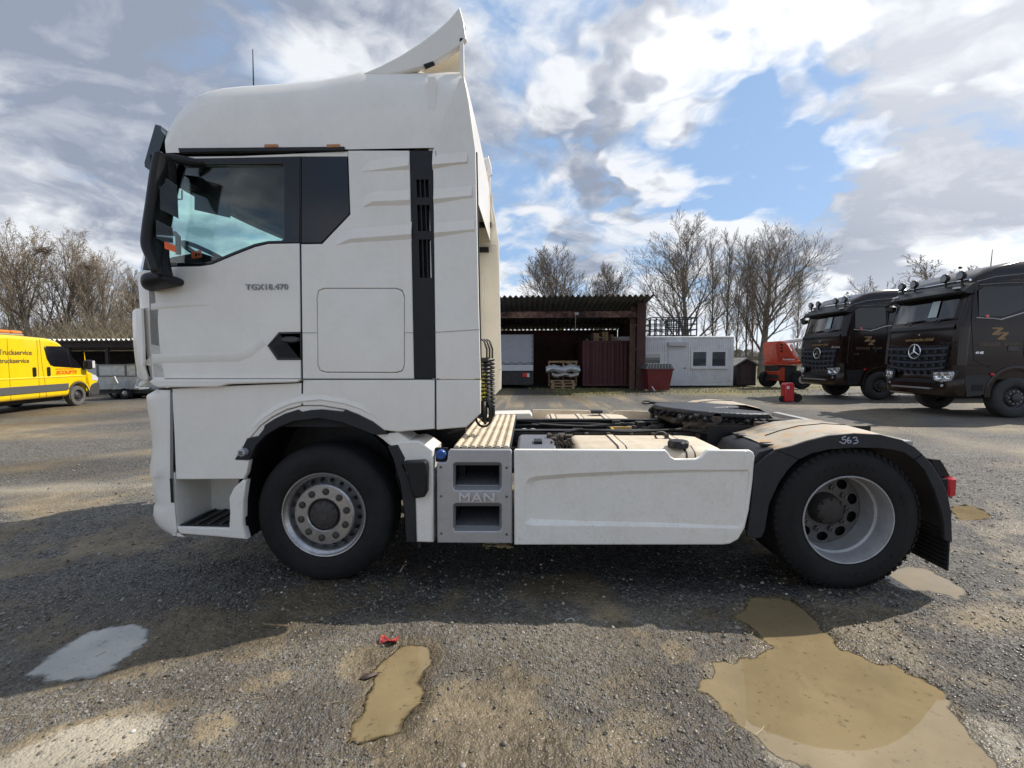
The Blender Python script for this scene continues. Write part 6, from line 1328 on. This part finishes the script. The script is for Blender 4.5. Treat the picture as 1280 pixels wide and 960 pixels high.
# ================================================================== dark brown tipper trucks
BROWN = mat('truck_brown', (.016, .008, .0058), .18, coat=.12, var=.1, dirt=(.035, .027, .022), dirt_amt=.15, dirt_scale=2, spec=.35)
BTRIM = mat('truck_trim', (.012, .012, .014), .5, bump=.15, bscale=200)
GRL = mat('grille_blue_grey', (.035, .040, .055), .45)
CHROME = mat('chrome', (.75, .76, .78), .12, metal=1)
LAMPG = mat('lamp_cluster', (.42, .44, .47), .12, metal=.6, bump=1.0, bscale=12, var=.8, vscale=11)
GOLD = mat('gold_print', (.27, .17, .07), .5)
GOLDD = mat('dim_gold_print', (.12, .080, .045), .5)
def facex(loc): return facing(loc, (0, 1, 0), (0, 0, 1))         # lettering on the front (looks along +x)
def facel(loc): return facing(loc, (-1, 0, 0), (0, 0, 1))        # lettering on the left side (looks along +y)
def brown_truck(loc, rz, label):
    t = thing('tipper_truck', label, 'truck', loc, rz, 'dark brown tipper trucks at the right')
    F, H = 1.40, 1.225
    # cab shell as stacked plan rings with rounded corners
    rows = [(1.00, 1.44, H), (1.25, 1.455, H), (1.95, 1.44, H), (2.45, 1.40, H), (2.55, 1.37, H-.005), (3.22, 1.20, H-.03), (3.40, 1.14, H-.04), (3.62, 1.02, H-.05), (3.86, .70, H-.10), (4.02, .10, H-.17), (4.07, -.50, H-.25)]
    def ring(z, f, hw, back=-.95):
        r = .20; q = []
        for k in range(6): a_ = pi/2*k/5; q.append((f-r+r*math.cos(a_), hw-r+r*math.sin(a_), z))
        q += [(back, hw, z), (back, -hw, z)]
        for k in range(6): a_ = pi/2*k/5; q.append((f-r+r*math.sin(a_), -hw+r-r*math.cos(a_), z))
        return q
    mb = MB(); mb.rings([ring(*r_) for r_ in rows]); mb.build('cab', BROWN, t, 40)
    # windscreen, laid just proud of the shell
    mb = MB(); pts = []
    for z, f in ((2.56, 1.382), (3.22, 1.215)):
        pts.append([(f-.04, -1.10, z), (f+.004, -.85, z), (f+.012, 0, z), (f+.004, .85, z), (f-.04, 1.10, z)])
    mb.rings(pts, closed=False); mb.build('windscreen', glass('truck_screen', (.03, .033, .04), rough=.05, clear=.93), t, 60)
    mb = MB(); mb.add([(1.372, .20, 2.66), (1.372, .48, 2.66), (1.262, .46, 3.10), (1.262, .22, 3.10)], [(0, 1, 2, 3)]); o_ = mb.build('screen_paper', mat('paper', (.42, .50, .50), .6), t); o_.data.transform(Matrix.Translation((.022, 0, .005)))
    # visor and roof lamps
    mb = MB(); rs = []
    for y, d in ((-1.22, -.10), (-.9, .0), (0, .03), (.9, .0), (1.22, -.10)): rs.append([(1.17+d, y, 3.20), (1.44+d, y, 3.23), (1.46+d, y, 3.27), (1.26+d, y, 3.46), (1.12+d, y, 3.50)])
    mb.rings(rs); vz = mb.build('sun_visor', BTRIM, t, 30)
    for y in (-1.0, 1.0): mb = MB(); mb.box(1.33, 1.40, y-.09, y+.09, 3.345, 3.395, ch=.01); mb.build('marker_lamp', mat('lens_white', (.6, .6, .6), .2), vz)
    for y in (-.95, -.50, .50, .97):
        mb = MB(); mb.lathe([(0, .0), (.10, .0), (.12, .02), (.125, .05), (.09, .11), (0, .13)], (0, 0, 0), 20, M=Matrix.Translation((1.28, y, 3.70)) @ Matrix.Rotation(pi/2, 4, 'Z')); sl_ = mb.build('roof_lamp', BTRIM, t, 40)
        mb = MB(); mb.lathe([(0, -.004), (.09, -.004)], (0, 0, 0), 18, M=Matrix.Translation((1.28, y, 3.70)) @ Matrix.Rotation(pi/2, 4, 'Z')); mb.build('lamp_glass', mat('lamp_dark', (.10, .11, .13), .1, coat=1), sl_)
        mb = MB(); mb.tube((1.20, y, 3.44), (1.22, y, 3.66), .025); mb.build('lamp_stalk', BTRIM, sl_)
    mb = MB(); mb.tube((1.17, -1.15, 3.56), (1.17, 1.15, 3.56), .03, .03, 10); mb.build('lamp_bar', CHROME, t)
    mb = MB(); mb.tube((.55, 1.0, 3.92), (.53, 1.0, 4.35), .012, .006, 5); mb.build('aerial', BLACKP, t); mb = MB(); mb.box(.5, .58, .1, .18, 4.02, 4.09, ch=.02); mb.build('roof_beacon', mat('beacon_green', (.03, .05, .04), .4), t)
    # roof flank highlight rails
    mb = MB(); mb.path([(1.05, 1.19, 3.50), (.6, 1.175, 3.62), (-.2, 1.16, 3.70), (-.9, 1.15, 3.74)], .022, 6); mb.path([(1.0, 1.21, 3.42), (.3, 1.20, 3.46), (-.3, 1.20, 3.45)], .012, 5); mb.build('gutter_rail', mat('rail_brown', (.10, .095, .095), .25, coat=1), t, 50)
    # front: scuttle, upper panel, badge, grille
    mb = MB(); mb.rings([[(1.415, y, 2.44) for y in (-1.08, 0, 1.08)], [(1.455, y, 2.36) for y in (-1.08, 0, 1.08)], [(1.435, y, 2.30) for y in (-1.08, 0, 1.08)]], closed=False); mb.build('scuttle', BTRIM, t)
    for y in (-.5, .45):
        mb = MB(); mb.path([(1.44, y, 2.50), (1.432, y+.1, 2.58), (1.415, y+.62, 2.60)], .014, 5); mb.build('wiper', BLACKP, t, 50)
    mb = MB(); mb.lathe([(0, -.01), (.03, -.008), (.035, .0), (.035, .02)], (0, 0, 0), 14, M=Matrix.Translation((1.448, 0, 2.20)) @ Matrix.Rotation(pi/2, 4, 'Z')); mb.build('round_badge', CHROME, t)
    text_obj('lettering', 'www.ziegler.global', .125, GOLD, t, facex((1.45, .02, 2.03)), .002, shear=.2, sx=1.0, bold=.003)
    text_obj('lettering', 'Arocs', .125, CHROME, t, facex((1.452, .90, 1.92)), .003, shear=.15, sx=1.5, bold=.004)
    text_obj('lettering', '4145', .07, CHROME, t, facex((1.452, -.98, 1.90)), .003, sx=1.3)
    panel('grille_back', [(-1.0, 1.90), (1.0, 1.90), (.90, 1.24), (.55, 1.16), (0, 1.13), (-.55, 1.16), (-.90, 1.24)], .02, DARK, t, .004, (), 0, facex((1.470, 0, 0)) @ Matrix(((1, 0, 0, 0), (0, 0, 1, 0), (0, -1, 0, 0), (0, 0, 0, 1))))
    for r_ in range(4):
        z = 1.80-r_*.17; hw = 1.0-.028*r_; sag = .015+.02*r_
        mb = MB(); rs = []
        for y in np.linspace(-hw, hw, 9): zz_ = z-sag*(1-(y/hw)**2); rs.append([(1.49, y, zz_+.045), (1.515, y, zz_+.035), (1.52, y, zz_-.01), (1.49, y, zz_-.03)])
        mb.rings(rs); gb = mb.build('grille_bar', GRL, t, 30)
        for k in range(8):
            y = -hw+.12+(2*hw-.24)*k/7; zz_ = z-sag*(1-(y/hw)**2)-.03
            mb = MB(); mb.rings([[(1.488, y-.055, zz_), (1.488, y+.055, zz_), (1.512, y+.055, zz_+.004), (1.512, y-.055, zz_+.004)], [(1.488, y-.03, zz_-.075), (1.488, y+.03, zz_-.075), (1.498, y+.03, zz_-.075), (1.498, y-.03, zz_-.075)]]); mb.build('grille_tooth', GRL, gb)
    mb = MB(); n = 28; mb.path([(1.54, .20*math.cos(a_), 1.735+.20*math.sin(a_)) for a_ in np.linspace(0, 2*pi, n+1)[:-1]], .019, 8, True)
    for k in range(3):
        a_ = pi/2+2*pi*k/3; mb.tube((1.54, 0, 1.735), (1.54, .195*math.cos(a_), 1.735+.195*math.sin(a_)), .036, .010, 6)
    mb.build('star_emblem', CHROME, t, 50)
    # corner fairings, lower bumper, lamps
    for s_ in (1, -1):
        mb = MB(); rs = []
        for z, x, y in ((1.36, 1.475, 1.06), (1.90, 1.455, 1.05), (2.35, 1.41, 1.04)): rs.append([(x, s_*y, z), (x-.03, s_*(y+.15), z), (x-.20, s_*(y+.205), z), (x-.24, s_*(y+.19), z)])
        mb.rings(rs if s_ < 0 else rs, closed=False); mb.build('corner_vane', BROWN, t, 50)
        Ml = facex((1.50, s_*.92, 0)) @ Matrix(((1, 0, 0, 0), (0, 0, 1, 0), (0, -1, 0, 0), (0, 0, 0, 1)))
        def rot_(m_): return Matrix.Translation((1.525, s_*.84, 0)) @ Matrix.Rotation(s_*R(20), 4, 'Z') @ Matrix.Translation((-1.50, -s_*.84, 0)) @ m_
        lens = [(-.24*s_, 1.08), (-.22*s_, 1.16), (.22*s_, 1.20), (.25*s_, 1.14), (.18*s_, .96), (-.02*s_, .91), (-.20*s_, .96)]
        panel('headlamp', lens, .05, LAMPG, t, .012, (), -.03, rot_(Ml)); panel('headlamp_surround', [(x*1.22, 1.06+(z-1.06)*1.35) for x, z in lens], .06, BTRIM, t, .012, (), -.005, rot_(Ml))
        for (lx_, lr_) in ((-.08, .085), (.11, .075)):
            mb = MB(); mb.lathe([(0, .01), (lr_*.5, .004), (lr_*.9, -.008), (lr_, -.012), (lr_*1.08, -.004), (lr_*1.1, .01)], (lx_*s_, -.032, 1.07), 18, M=rot_(Ml)); mb.build('lamp_reflector', mat('lamp_mirror', (.85, .86, .88), .08, metal=1), t, 50)
        fog = rrect(-.14, .14, .78, .85, .02); panel('fog_lamp', [(x+.08*s_, z) for x, z in fog], .05, LAMPG, t, .012, (), -.02, rot_(Ml))
    mb = MB(); rs = []
    for z, x, hw in ((.50, 1.42, 1.10), (.56, 1.50, 1.20), (.78, 1.52, 1.235), (1.02, 1.485, 1.235), (1.12, 1.45, 1.22)):
        r = .30; q = []
        for k in range(6): a_ = pi/2*k/5; q.append((x-r+r*math.cos(a_), hw-r+r*math.sin(a_), z))
        q += [(.62, hw, z), (.62, -hw, z)]
        for k in range(6): a_ = pi/2*k/5; q.append((x-r+r*math.sin(a_), -hw+r-r*math.cos(a_), z))
        rs.append(q)
    mb.rings(rs); mb.build('bumper', BROWN, t, 40)
    mb = MB(); mb.box(1.50, 1.54, -.72, .72, .86, .97, ch=.01); mb.build('number_plate_mount', BTRIM, t)
    mb = MB(); mb.box(1.50, 1.62, -.70, .62, .70, .745, ch=.01)
    sp_ = mb.build('front_step', mat('step_metal', (.35, .35, .35), .4, metal=.7), t)
    # sides: window, door, panel lines, arch
    for s_ in (1, -1):
        mb = MB(); wq = [(.98, 2.62), (1.02, 3.28), (.90, 3.36), (-.06, 3.38), (-.10, 2.80), (.35, 2.62)]
        Ms = Matrix(((1, 0, 0, 0), (0, 1, 0, 0), (0, 0, 1, 0), (0, 0, 0, 1)))
        yy = s_*(H-.012); mb.prism(wq, min(yy, yy+.012*s_), max(yy, yy+.012*s_)); mb.build('door_window', BLACKG, t)
        mb = MB(); mb.prism([(-.22, 2.86), (-.20, 3.34), (-.85, 3.34), (-.85, 2.86)], min(yy, yy+.010*s_), max(yy, yy+.010*s_)); mb.build('rear_window', BLACKG, t)
        mb = MB(); mb.path([(1.05, s_*(H+.004), 2.585), (.60, s_*(H+.004), 2.56), (.45, s_*(H+.004), 2.53), (-.1, s_*(H+.004), 2.70), (-.9, s_*(H+.004), 2.76)], .014, 5); mb.build('waist_moulding', mat('moulding', (.45, .45, .46), .25, metal=.6), t, 50)
        for sm in ([(1.12, 3.3), (1.16, 2.5), (1.05, 1.5), (.62, 1.28)], [(-.16, 3.40), (-.16, 1.62), (-.30, 1.35)], [(1.40, 1.36), (.60, 1.36)]): mb = MB(); mb.path([(x, s_*(H+.002), z) for x, z in sm], .007, 4); mb.build('door_seam', DARK, t, 50)
        mb = MB(); mb.box(-.02, .24, min(s_*(H-.01), s_*(H+.02)), max(s_*(H-.01), s_*(H+.02)), 1.72, 1.86, ch=.01); mb.build('door_handle', BLACKG, t)
        # arch over the wheel
        mb = MB(); rs = []
        for a_ in np.linspace(R(-5), R(172), 13):
            c, n_ = math.cos(a_), math.sin(a_); rs.append([(.62*c, s_*(H+.02), .60+.62*n_), (.66*c, s_*(H+.035), .60+.66*n_), (.76*c, s_*(H+.02), .60+.76*n_), (.76*c, s_*(H-.3), .60+.76*n_), (.62*c, s_*(H-.3), .60+.62*n_)])
        mb.rings(rs); mb.build('wheel_arch', BROWN, t, 30)
        mb = MB(); mb.prism([(.72, .62), (1.18, .55), (1.26, 1.10), (.62, 1.12), (.64, .9)], min(s_*(H-.25), s_*(H+.012)), max(s_*(H-.25), s_*(H+.012))); st_ = mb.build('entry_step', BTRIM, t); mb = MB(); mb.box(.80, 1.06, min(s_*(H+.013), s_*(H+.02)), max(s_*(H+.013), s_*(H+.02)), .70, .86); mb.build('step_opening', DARK, st_)
        mb = MB(); mb.box(.55, .64, min(s_*(H+.0), s_*(H+.05)), max(s_*(H+.0), s_*(H+.05)), 1.10, 1.16, ch=.01); mb.build('side_marker', REDL, t)
        mb = MB(); mb.box(1.10, 1.34, min(s_*1.22, s_*1.48), max(s_*1.22, s_*1.48), 2.95 if s_ < 0 else 3.0, 3.18, ch=.06) if s_ < 0 else mb.box(1.18, 1.24, 1.19, 1.22, 3.0, 3.1)
        if s_ < 0: mb.tube((1.25, -1.2, 3.25), (1.35, -1.45, 3.15), .03); mb.build('kerb_mirror', BTRIM, t)
        # door print
    mb = MB()
    zz1 = [(-.16, .13), (.10, .13), (.12, .10), (-.02, -.02), (.06, -.02), (.04, -.06), (-.14, -.06), (-.15, -.03), (.0, .095), (-.14, .095)]
    for (ox, oz, k_) in ((-.07, .07, 1.0), (.07, -.05, 1.0)):
        v = [(.42-(x*k_+ox), 2.13+z*k_+oz) for x, z in zz1]; mb.prism(v, H+.003, H+.006)
    mb.build('logo', GOLD, t)
    text_obj('lettering', 'ZIEGLER', .125, GOLDD, t, facel((.68, H+.003, 1.86)), .002, sx=1.1, bold=.002); text_obj('lettering', 'Group', .12, GOLD if False else GOLDD, t, facel((.18, H+.003, 1.88)), .002, shear=.25, sx=1.1, bold=.002)
    text_obj('lettering', '4145', .085, CHROME, t, facel((.92, H+.003, 1.66)), .002, shear=.1, sx=1.2, bold=.003)
    text_obj('lettering', 'www.ziegler.global', .15, GOLD, t, facing((-.05, 1.178, 3.545), (-1, 0, .04), (0, -.25, 1)), .002, shear=.2, sx=1.0, bold=.003)
    mb = MB(); mb.lathe([(0, 0), (.04, 0), (.05, .02), (0, .03)], (0, 0, 0), 12, M=Matrix.Translation((.78, H+.02, 2.62)) @ Matrix.Rotation(pi, 4, 'Z')); mb.build('red_sticker', REDL, t)
    # wheels, chassis, tipper body
    def tw(x, y, s_):
        root = bpy.data.objects.new('wheel', None); COL.objects.link(root); root.parent = t; root.location = (x, y, .53); root.scale = (1, -s_, 1)
        a_ = .53; mb = MB(); mb.lathe([(.30, .03), (.31, .0), (.36, -.015), (.46, -.012), (a_-.015, .02), (a_, .06), (a_, .28), (.46, .33), (.30, .3)], n=40); mb.build('tyre', mat('tyre_grey', (.035, .034, .034), .8, var=.2), root, 40)
        mb = MB(); mb.lathe([(.305, .01), (.285, .02), (.27, .06), (.24, .08), (.20, .02), (.12, .015), (.11, -.04), (.06, -.06), (0, -.06)], n=36); mb.build('rim', mat('rim_dark', (.06, .058, .06), .5, metal=.5, var=.2), root, 35)
        mb = MB()
        for k in range(10): q = 2*pi*k/10; mb.lathe([(0, -.012), (.02, -.012), (.024, .018)], (.165*math.cos(q), 0, .165*math.sin(q)), 8)
        tag(mb.build('wheel_nuts', mat('nut_steel', (.25, .25, .26), .4, metal=.8), root), kind='stuff')
    for x in (0, -2.05, -4.9, -6.2):
        for s_ in (1, -1): tw(x, s_*1.25, s_)
    mb = MB(); mb.box(-7.2, .9, .38, .46, .80, 1.05); mb.box(-7.2, .9, -.46, -.38, .80, 1.05); mb.box(-7.0, -1.1, -.9, .9, 1.06, 1.2); mb.box(-3.8, -2.7, -1.15, 1.15, .5, 1.1); mb.tube((0, -1.0, .53), (0, 1.0, .53), .09); mb.box(-1.0, 1.0, -.9, .9, .75, 1.2); mb.build('chassis', FRAMEP, t)
    mb = MB(); mb.box(-7.3, -1.15, -1.25, 1.25, 1.25, 2.7, ch=.05); tb_ = mb.build('tipper_body', BTRIM, t)
    for k in range(7):
        x = -7.1+k*.95; mb = MB(); mb.box(x, x+.1, 1.252, 1.31, 1.3, 2.65); mb.build('body_rib', BTRIM, tb_)
    return t
bt1 = brown_truck((14.02, 10.22, 0), pi+R(-1), 'dark brown tipper truck nearest the right edge, its star grille in full view')
bt2 = copy_tree(bt1); bt2.location = (14.35, 15.15, 0); bt2.rotation_euler.z = pi+R(1)
bt2['label'] = 'dark brown tipper truck parked farther back, partly covered by the nearer brown one'
# ================================================================== bare trees and scrub
BARK = mat('bark', (.17, .145, .12), .9, var=.3, vscale=3)
BARKG = mat('bark_grey', (.19, .165, .135), .9, var=.3, vscale=3)
TWIG = mat('twig', (.23, .19, .155), .9)
TWIGB = mat('twig_brown', (.24, .19, .135), .9)
class TreeB:
    def __init__(s, seed): s.r = random.Random(seed); s.big = MB(); s.fine = MB(); s.tip = []
    def seg(s, pts, rad, n):
        (s.big if n > 3 else s.fine).path(pts, rad, n)
    def grow(s, p, d, L, rad, lev, maxlev, minr, up, spread, kids, ratio):
        r = s.r; n = 6 if lev == 0 else (4 if lev < 3 else 3); steps = (5, 5, 4, 3, 2, 2)[lev]; pts = [p.copy()]; rads = [rad]; q = p.copy(); dd = d.copy()
        end = minr if lev else rad*.30
        for i in range(steps):
            j = (.04, .06, .08, .10, .12, .12)[lev]
            dd = (dd+Vector((r.gauss(0, j), r.gauss(0, j), r.gauss(0, j*.6)+up*(1 if lev else .3)))).normalized(); q = q+dd*(L/steps); pts.append(q.copy()); rads.append(max(minr, rad+(end-rad)*(i+1)/steps))
        s.seg(pts, rads, n)
        if lev >= maxlev: s.tip.append(q.copy()); return
        k_ = kids[min(lev, len(kids)-1)]; f0 = .22 if lev == 0 else .12; az = r.uniform(0, 6.28)
        for k in range(k_):
            f = f0+(1-f0)*(k+r.random()*.8)/k_; f = min(f, .99)
            idx = min(int(f*steps), steps-1); base = pts[idx].lerp(pts[idx+1], f*steps-idx)
            pd = (pts[idx+1]-pts[idx]).normalized(); side = pd.orthogonal().normalized(); az += 2.4+r.uniform(-.5, .5); side.rotate(Matrix.Rotation(az, 3, pd))
            a = max(.15, r.gauss(spread*(1.15-.35*f if lev == 0 else 1), spread*.2)); nd = (pd*math.cos(a)+side*math.sin(a)).normalized()
            l = L*ratio[min(lev, len(ratio)-1)]*(1.15-.62*f)*r.uniform(.75, 1.15); rr_ = rads[idx]+(rads[idx+1]-rads[idx])*(f*steps-idx)
            s.grow(base, nd, l, max(minr, rr_*(.50 if lev == 0 else .55)), lev+1, maxlev, minr, up, spread, kids, ratio)
def make_tree(name, seed, h_, rad, maxlev, minr, up, spread, kids, label, trunk_f=.8, ratio=(.72, .50, .50, .55), multi=1, mat1=BARK, mat2=TWIG, lean=0.0, buds=0):
    b = TreeB(seed); 
    for m_ in range(multi):
        a = 2*pi*m_/max(1, multi)+b.r.random(); d = Vector((lean+.22*math.cos(a)*(multi > 1), .22*math.sin(a)*(multi > 1), 1)).normalized()
        b.grow(Vector((.15*math.cos(a)*(multi > 1), .15*math.sin(a)*(multi > 1), -.05)), d, h_*trunk_f, rad, 0, maxlev, minr, up, spread, kids, ratio)
    zmax = max(max(v[2] for v in b.fine.v), .1); k = h_/zmax
    for m_ in (b.big, b.fine): m_.v = [(x*k, y*k, z*k) for x, y, z in m_.v]
    t = thing(name, label, 'tree'); b.big.build('trunk', mat1, t, 60); b.fine.build('crown', mat2, t, 60)
    if buds:
        mb = MB(); r = b.r
        for p in b.tip:
            for q in range(buds):
                c = Vector(p)*k+Vector((r.gauss(0, .10), r.gauss(0, .10), r.gauss(0, .10))); s_ = r.uniform(.02, .05); u = Vector((r.gauss(0, 1), r.gauss(0, 1), r.gauss(0, 1))).normalized(); v = u.orthogonal().normalized()
                mb.add([c-u*s_, c+v*s_*.6, c+u*s_, c-v*s_*.6], [(0, 1, 2, 3)])
        mb.build('buds', mat('bud_brown', (.19, .145, .085), .9), t)
    return t
def place(t, px, D, py_top, rz=0.0, label=None, group=None, h0=None, sx=1.0):
    x, zt = T(px, py_top, D); k = zt/h0; t.location = (x, D, 0); t.rotation_euler = (0, 0, rz); t.scale = (k*sx, k*sx, k)
    if label: t['label'] = label
    if group: t['group'] = group
    return t
GC = 'bare trees standing behind the yard'
# tall airy crown right of the cabin, and its big neighbour
tA = make_tree('bare_tree', 11, 12, .24, 4, .0075, .075, .56, (17, 12, 8, 4), '', .85)
place(tA, 864, 30, 277, .3, 'tall bare tree behind the roof cage of the white cabin', GC, 12, 1.25)
tB = make_tree('bare_tree', 23, 12, .30, 4, .0075, .08, .52, (18, 12, 8, 4), '', .85)
place(tB, 957, 30.5, 268, 1.1, 'tallest bare tree with a thick trunk above the orange lift machine', GC, 12, 1.2)
tC = make_tree('bare_tree', 37, 11, .11, 3, .008, .10, .45, (20, 10, 7), '', .92, (.30, .45, .5))
for i, (px, D, py, rz, lab) in enumerate(((893, 32, 300, .2, 'slender bare tree just right of the caged roof'), (912, 33, 285, 1.7, 'slender bare tree in the gap above the small hut, nearest the cabin'), (924, 31, 330, 2.9, 'low slender bare tree behind the small dark hut'), (936, 32, 296, 4.1, 'slender bare tree between the hut and the orange machine'), (943, 34, 310, 5.0, 'thin bare tree leaning in beside the tallest trunk'), (1000, 36, 335, .9, 'thin bare tree just left of the far brown truck'))):
    t = tC if i == 0 else copy_tree(tC); place(t, px, D, py, rz, lab, GC, 11, .8)
tD = make_tree('bare_tree', 51, 11, .2, 4, .0085, .09, .50, (16, 11, 8, 4), '', .8, (.66, .52, .5, .5))
place(tD, 702, 42, 302, .5, 'bushy bare tree rising over the middle of the shed roof', GC, 11, 1.35)
t = copy_tree(tD); place(t, 747, 44, 324, 2.4, 'smaller bare tree over the right half of the shed roof', GC, 11, 1.2)
t = copy_tree(tC); place(t, 806, 40, 352, 2.2, 'low bare tree just beyond the right corner of the shed roof', GC, 11, 1.0)
tE = make_tree('bare_tree', 67, 10, .16, 4, .012, .05, .62, (11, 7, 5, 3), '', .75)
place(tE, 1140, 38, 312, .7, 'wide-branched bare tree seen over the roof of the far brown truck', GC, 10, 1.5)
t = copy_tree(tE); place(t, 1102, 42, 345, 3.0, 'low bare tree top peeping over the far brown truck roof lamps', GC, 10, 1.1)
t = copy_tree(tD); place(t, 632, 46, 368, 4.0, 'small bare tree partly behind the white cab over the shed roof', GC, 11, .8)
# left: great spreading trees with brown scrub below
tF = make_tree('bare_tree', 83, 12, .26, 4, .0085, .07, .52, (13, 9, 7, 4), '', .8, (.72, .52, .5, .5), multi=2, mat1=BARKG, mat2=TWIGB, buds=1)
place(tF, 48, 30, 274, .4, 'great spreading bare tree with nests behind the yellow van', GC, 12, 1.0)
t = copy_tree(tF); place(t, 118, 31, 304, 2.2, 'spreading bare tree between the van and the white cab', GC, 12, .9)
t = copy_tree(tF); place(t, -14, 33, 285, 3.7, 'spreading bare tree cut by the left edge of the photo', GC, 12, .9)
t = copy_tree(tF); place(t, 165, 34, 330, 5.1, 'lower bare tree just left of the truck\'s mirror', GC, 12, .8)
def nest(px, py, D, s_, label):
    x, z = T(px, py, D); r = random.Random(px); mb = MB()
    for k in range(90):
        a = r.uniform(0, 2*pi); e = r.gauss(0, .5); c = Vector((x+s_*.8*math.cos(a)*r.random(), D+s_*.8*math.sin(a)*r.random(), z+e*s_*.4)); d = Vector((r.gauss(0, 1), r.gauss(0, 1), r.gauss(0, .4))).normalized()*s_*r.uniform(.4, .9); mb.tube(c-d, c+d, .02, .012, 3)
    tag(mb.build('bird_nest', TWIG), label, 'nest', 'bird nests in the left tree')
nest(56, 313, 29.6, .55, 'larger dark stick nest high in the bare tree behind the van'); nest(112, 334, 30.6, .38, 'smaller stick nest to the right, nearer the white cab')
def make_scrub(name, seed, h_, n, m_, spread=.9):
    r = random.Random(seed); mb = MB()
    for k in range(n):
        a = r.uniform(0, 2*pi); rr_ = spread*math.sqrt(r.random()); p = Vector((rr_*math.cos(a), rr_*math.sin(a), -.05)); d = Vector((math.cos(a)*.35*rr_+r.gauss(0, .15), math.sin(a)*.35*rr_+r.gauss(0, .15), 1)).normalized(); L = h_*r.uniform(.55, 1); pts = [p.copy()]
        for i in range(4): d = (d+Vector((r.gauss(0, .14), r.gauss(0, .14), .02))).normalized(); p = p+d*L/4; pts.append(p.copy())
        mb.path(pts, [.022, .018, .014, .010, .007], 3)
        for q in range(12):
            i = r.randint(0, 3); b = pts[i].lerp(pts[i+1], r.random()); e = (d+Vector((r.gauss(0, .7), r.gauss(0, .7), r.gauss(.1, .4)))).normalized(); l = L*r.uniform(.08, .25); mb.path([b, b+e*l*.5, b+e*l+Vector((0, 0, .05))], [.010, .008, .006], 3)
    return mb.build(name, m_, None, 60)
GS = 'brown scrub along the yard edge'
s0 = make_scrub('bare_shrub', 3, 4.6, 60, TWIGB, 1.5); s1 = make_scrub('bare_shrub', 8, 4.2, 60, mat('twig_olive', (.20, .175, .105), .9), 1.7)
rr = random.Random(77); lab_b = 'brown leafless shrub in the thicket behind the long shelter'; first = [True, True]
for row, (D, npx, top) in enumerate(((25.5, 17, 398), (28, 16, 388), (32, 14, 376))):
    for k in range(npx):
        px = -60+k*(330/npx)+rr.uniform(-8, 8); src = k % 2; o = (s0, s1)[src]
        if not first[src]: o = o.copy(); COL.objects.link(o)
        first[src] = False
        x, zt = T(px, top+rr.uniform(-8, 16), D); sc = zt/(4.4); o.location = (x, D+rr.uniform(-.8, .8), 0); o.rotation_euler = (0, 0, rr.uniform(0, 6.28)); o.scale = (sc*1.0, sc*1.0, sc); tag(o, lab_b, 'shrub', GS)
lab_c = 'sparse bare shrub on the far grass beyond the cabin and machine'
for k in range(22):
    px = 560+k*34+rr.uniform(-10, 10); D = rr.uniform(44, 60); o = (s0, s1)[k % 2].copy(); COL.objects.link(o); x, zt = T(px, rr.uniform(418, 436), D); sc = max(.4, zt/4.4); o.location = (x, D, 0); o.rotation_euler = (0, 0, rr.uniform(0, 6.28)); o.scale = (sc*1.6, sc*1.6, sc); tag(o, lab_c, 'shrub', 'sparse shrubs beyond the yard')
# a faint far wood on the horizon
mb = MB(); r = random.Random(2)
for k in range(900):
    a = R(-75+150*k/900); D = r.uniform(230, 320); x, y = 1.4+D*math.sin(a), -3+D*math.cos(a); hh = r.uniform(3.5, 8)*(1+.35*math.sin(a*9)); w_ = r.uniform(2.0, 4.5)
    pts = [(x+w_*math.cos(q)*r.uniform(.7, 1.1), y+w_*math.sin(q)*r.uniform(.7, 1.1)) for q in np.linspace(0, 2*pi, 7)[:-1]]
    mb.rings([[(p, q, -1) for p, q in pts], [(p, q, hh*.6*r.uniform(.8, 1.1)) for p, q in pts], [(x+(p-x)*.5, y+(q-y)*.5, hh*r.uniform(.85, 1.1)) for p, q in pts]])
tag(mb.build('far_wood', mat('far_wood', (.13, .125, .12), .95, var=.3, vscale=.2), None, None), kind='stuff')
# grass tufts along the far verge
n = 7000; r_ = np.random.RandomState(12); x = r_.uniform(1.5, 17, n); y = r_.uniform(14.5, 21.2, n); _, _, g_, _ = soil(x, y); k_ = g_ > r_.rand(n)*.8+.12; x, y = x[k_], y[k_]; n = len(x)
V = []; 
hgt_ = r_.uniform(.03, .11, n); an = r_.rand(n)*2*pi; ln = r_.uniform(-.06, .06, (n, 2)); w_ = .012
p0 = np.stack([x-w_*np.cos(an), y-w_*np.sin(an), np.zeros(n)], 1); p1 = np.stack([x+w_*np.cos(an), y+w_*np.sin(an), np.zeros(n)], 1); p2 = np.stack([x+ln[:, 0], y+ln[:, 1], hgt_], 1)
V = np.stack([p0, p1, p2], 1).reshape(-1, 3); F = np.arange(3*n).reshape(-1, 3); me = bpy.data.meshes.new('grass'); me.from_pydata(V.tolist(), [], F.tolist()); me.update()
tag(link('grass', me, mat('dry_grass', (.20, .19, .06), .9, var=.4, vscale=1.5)), kind='stuff')
bpy.context.view_layer.update()
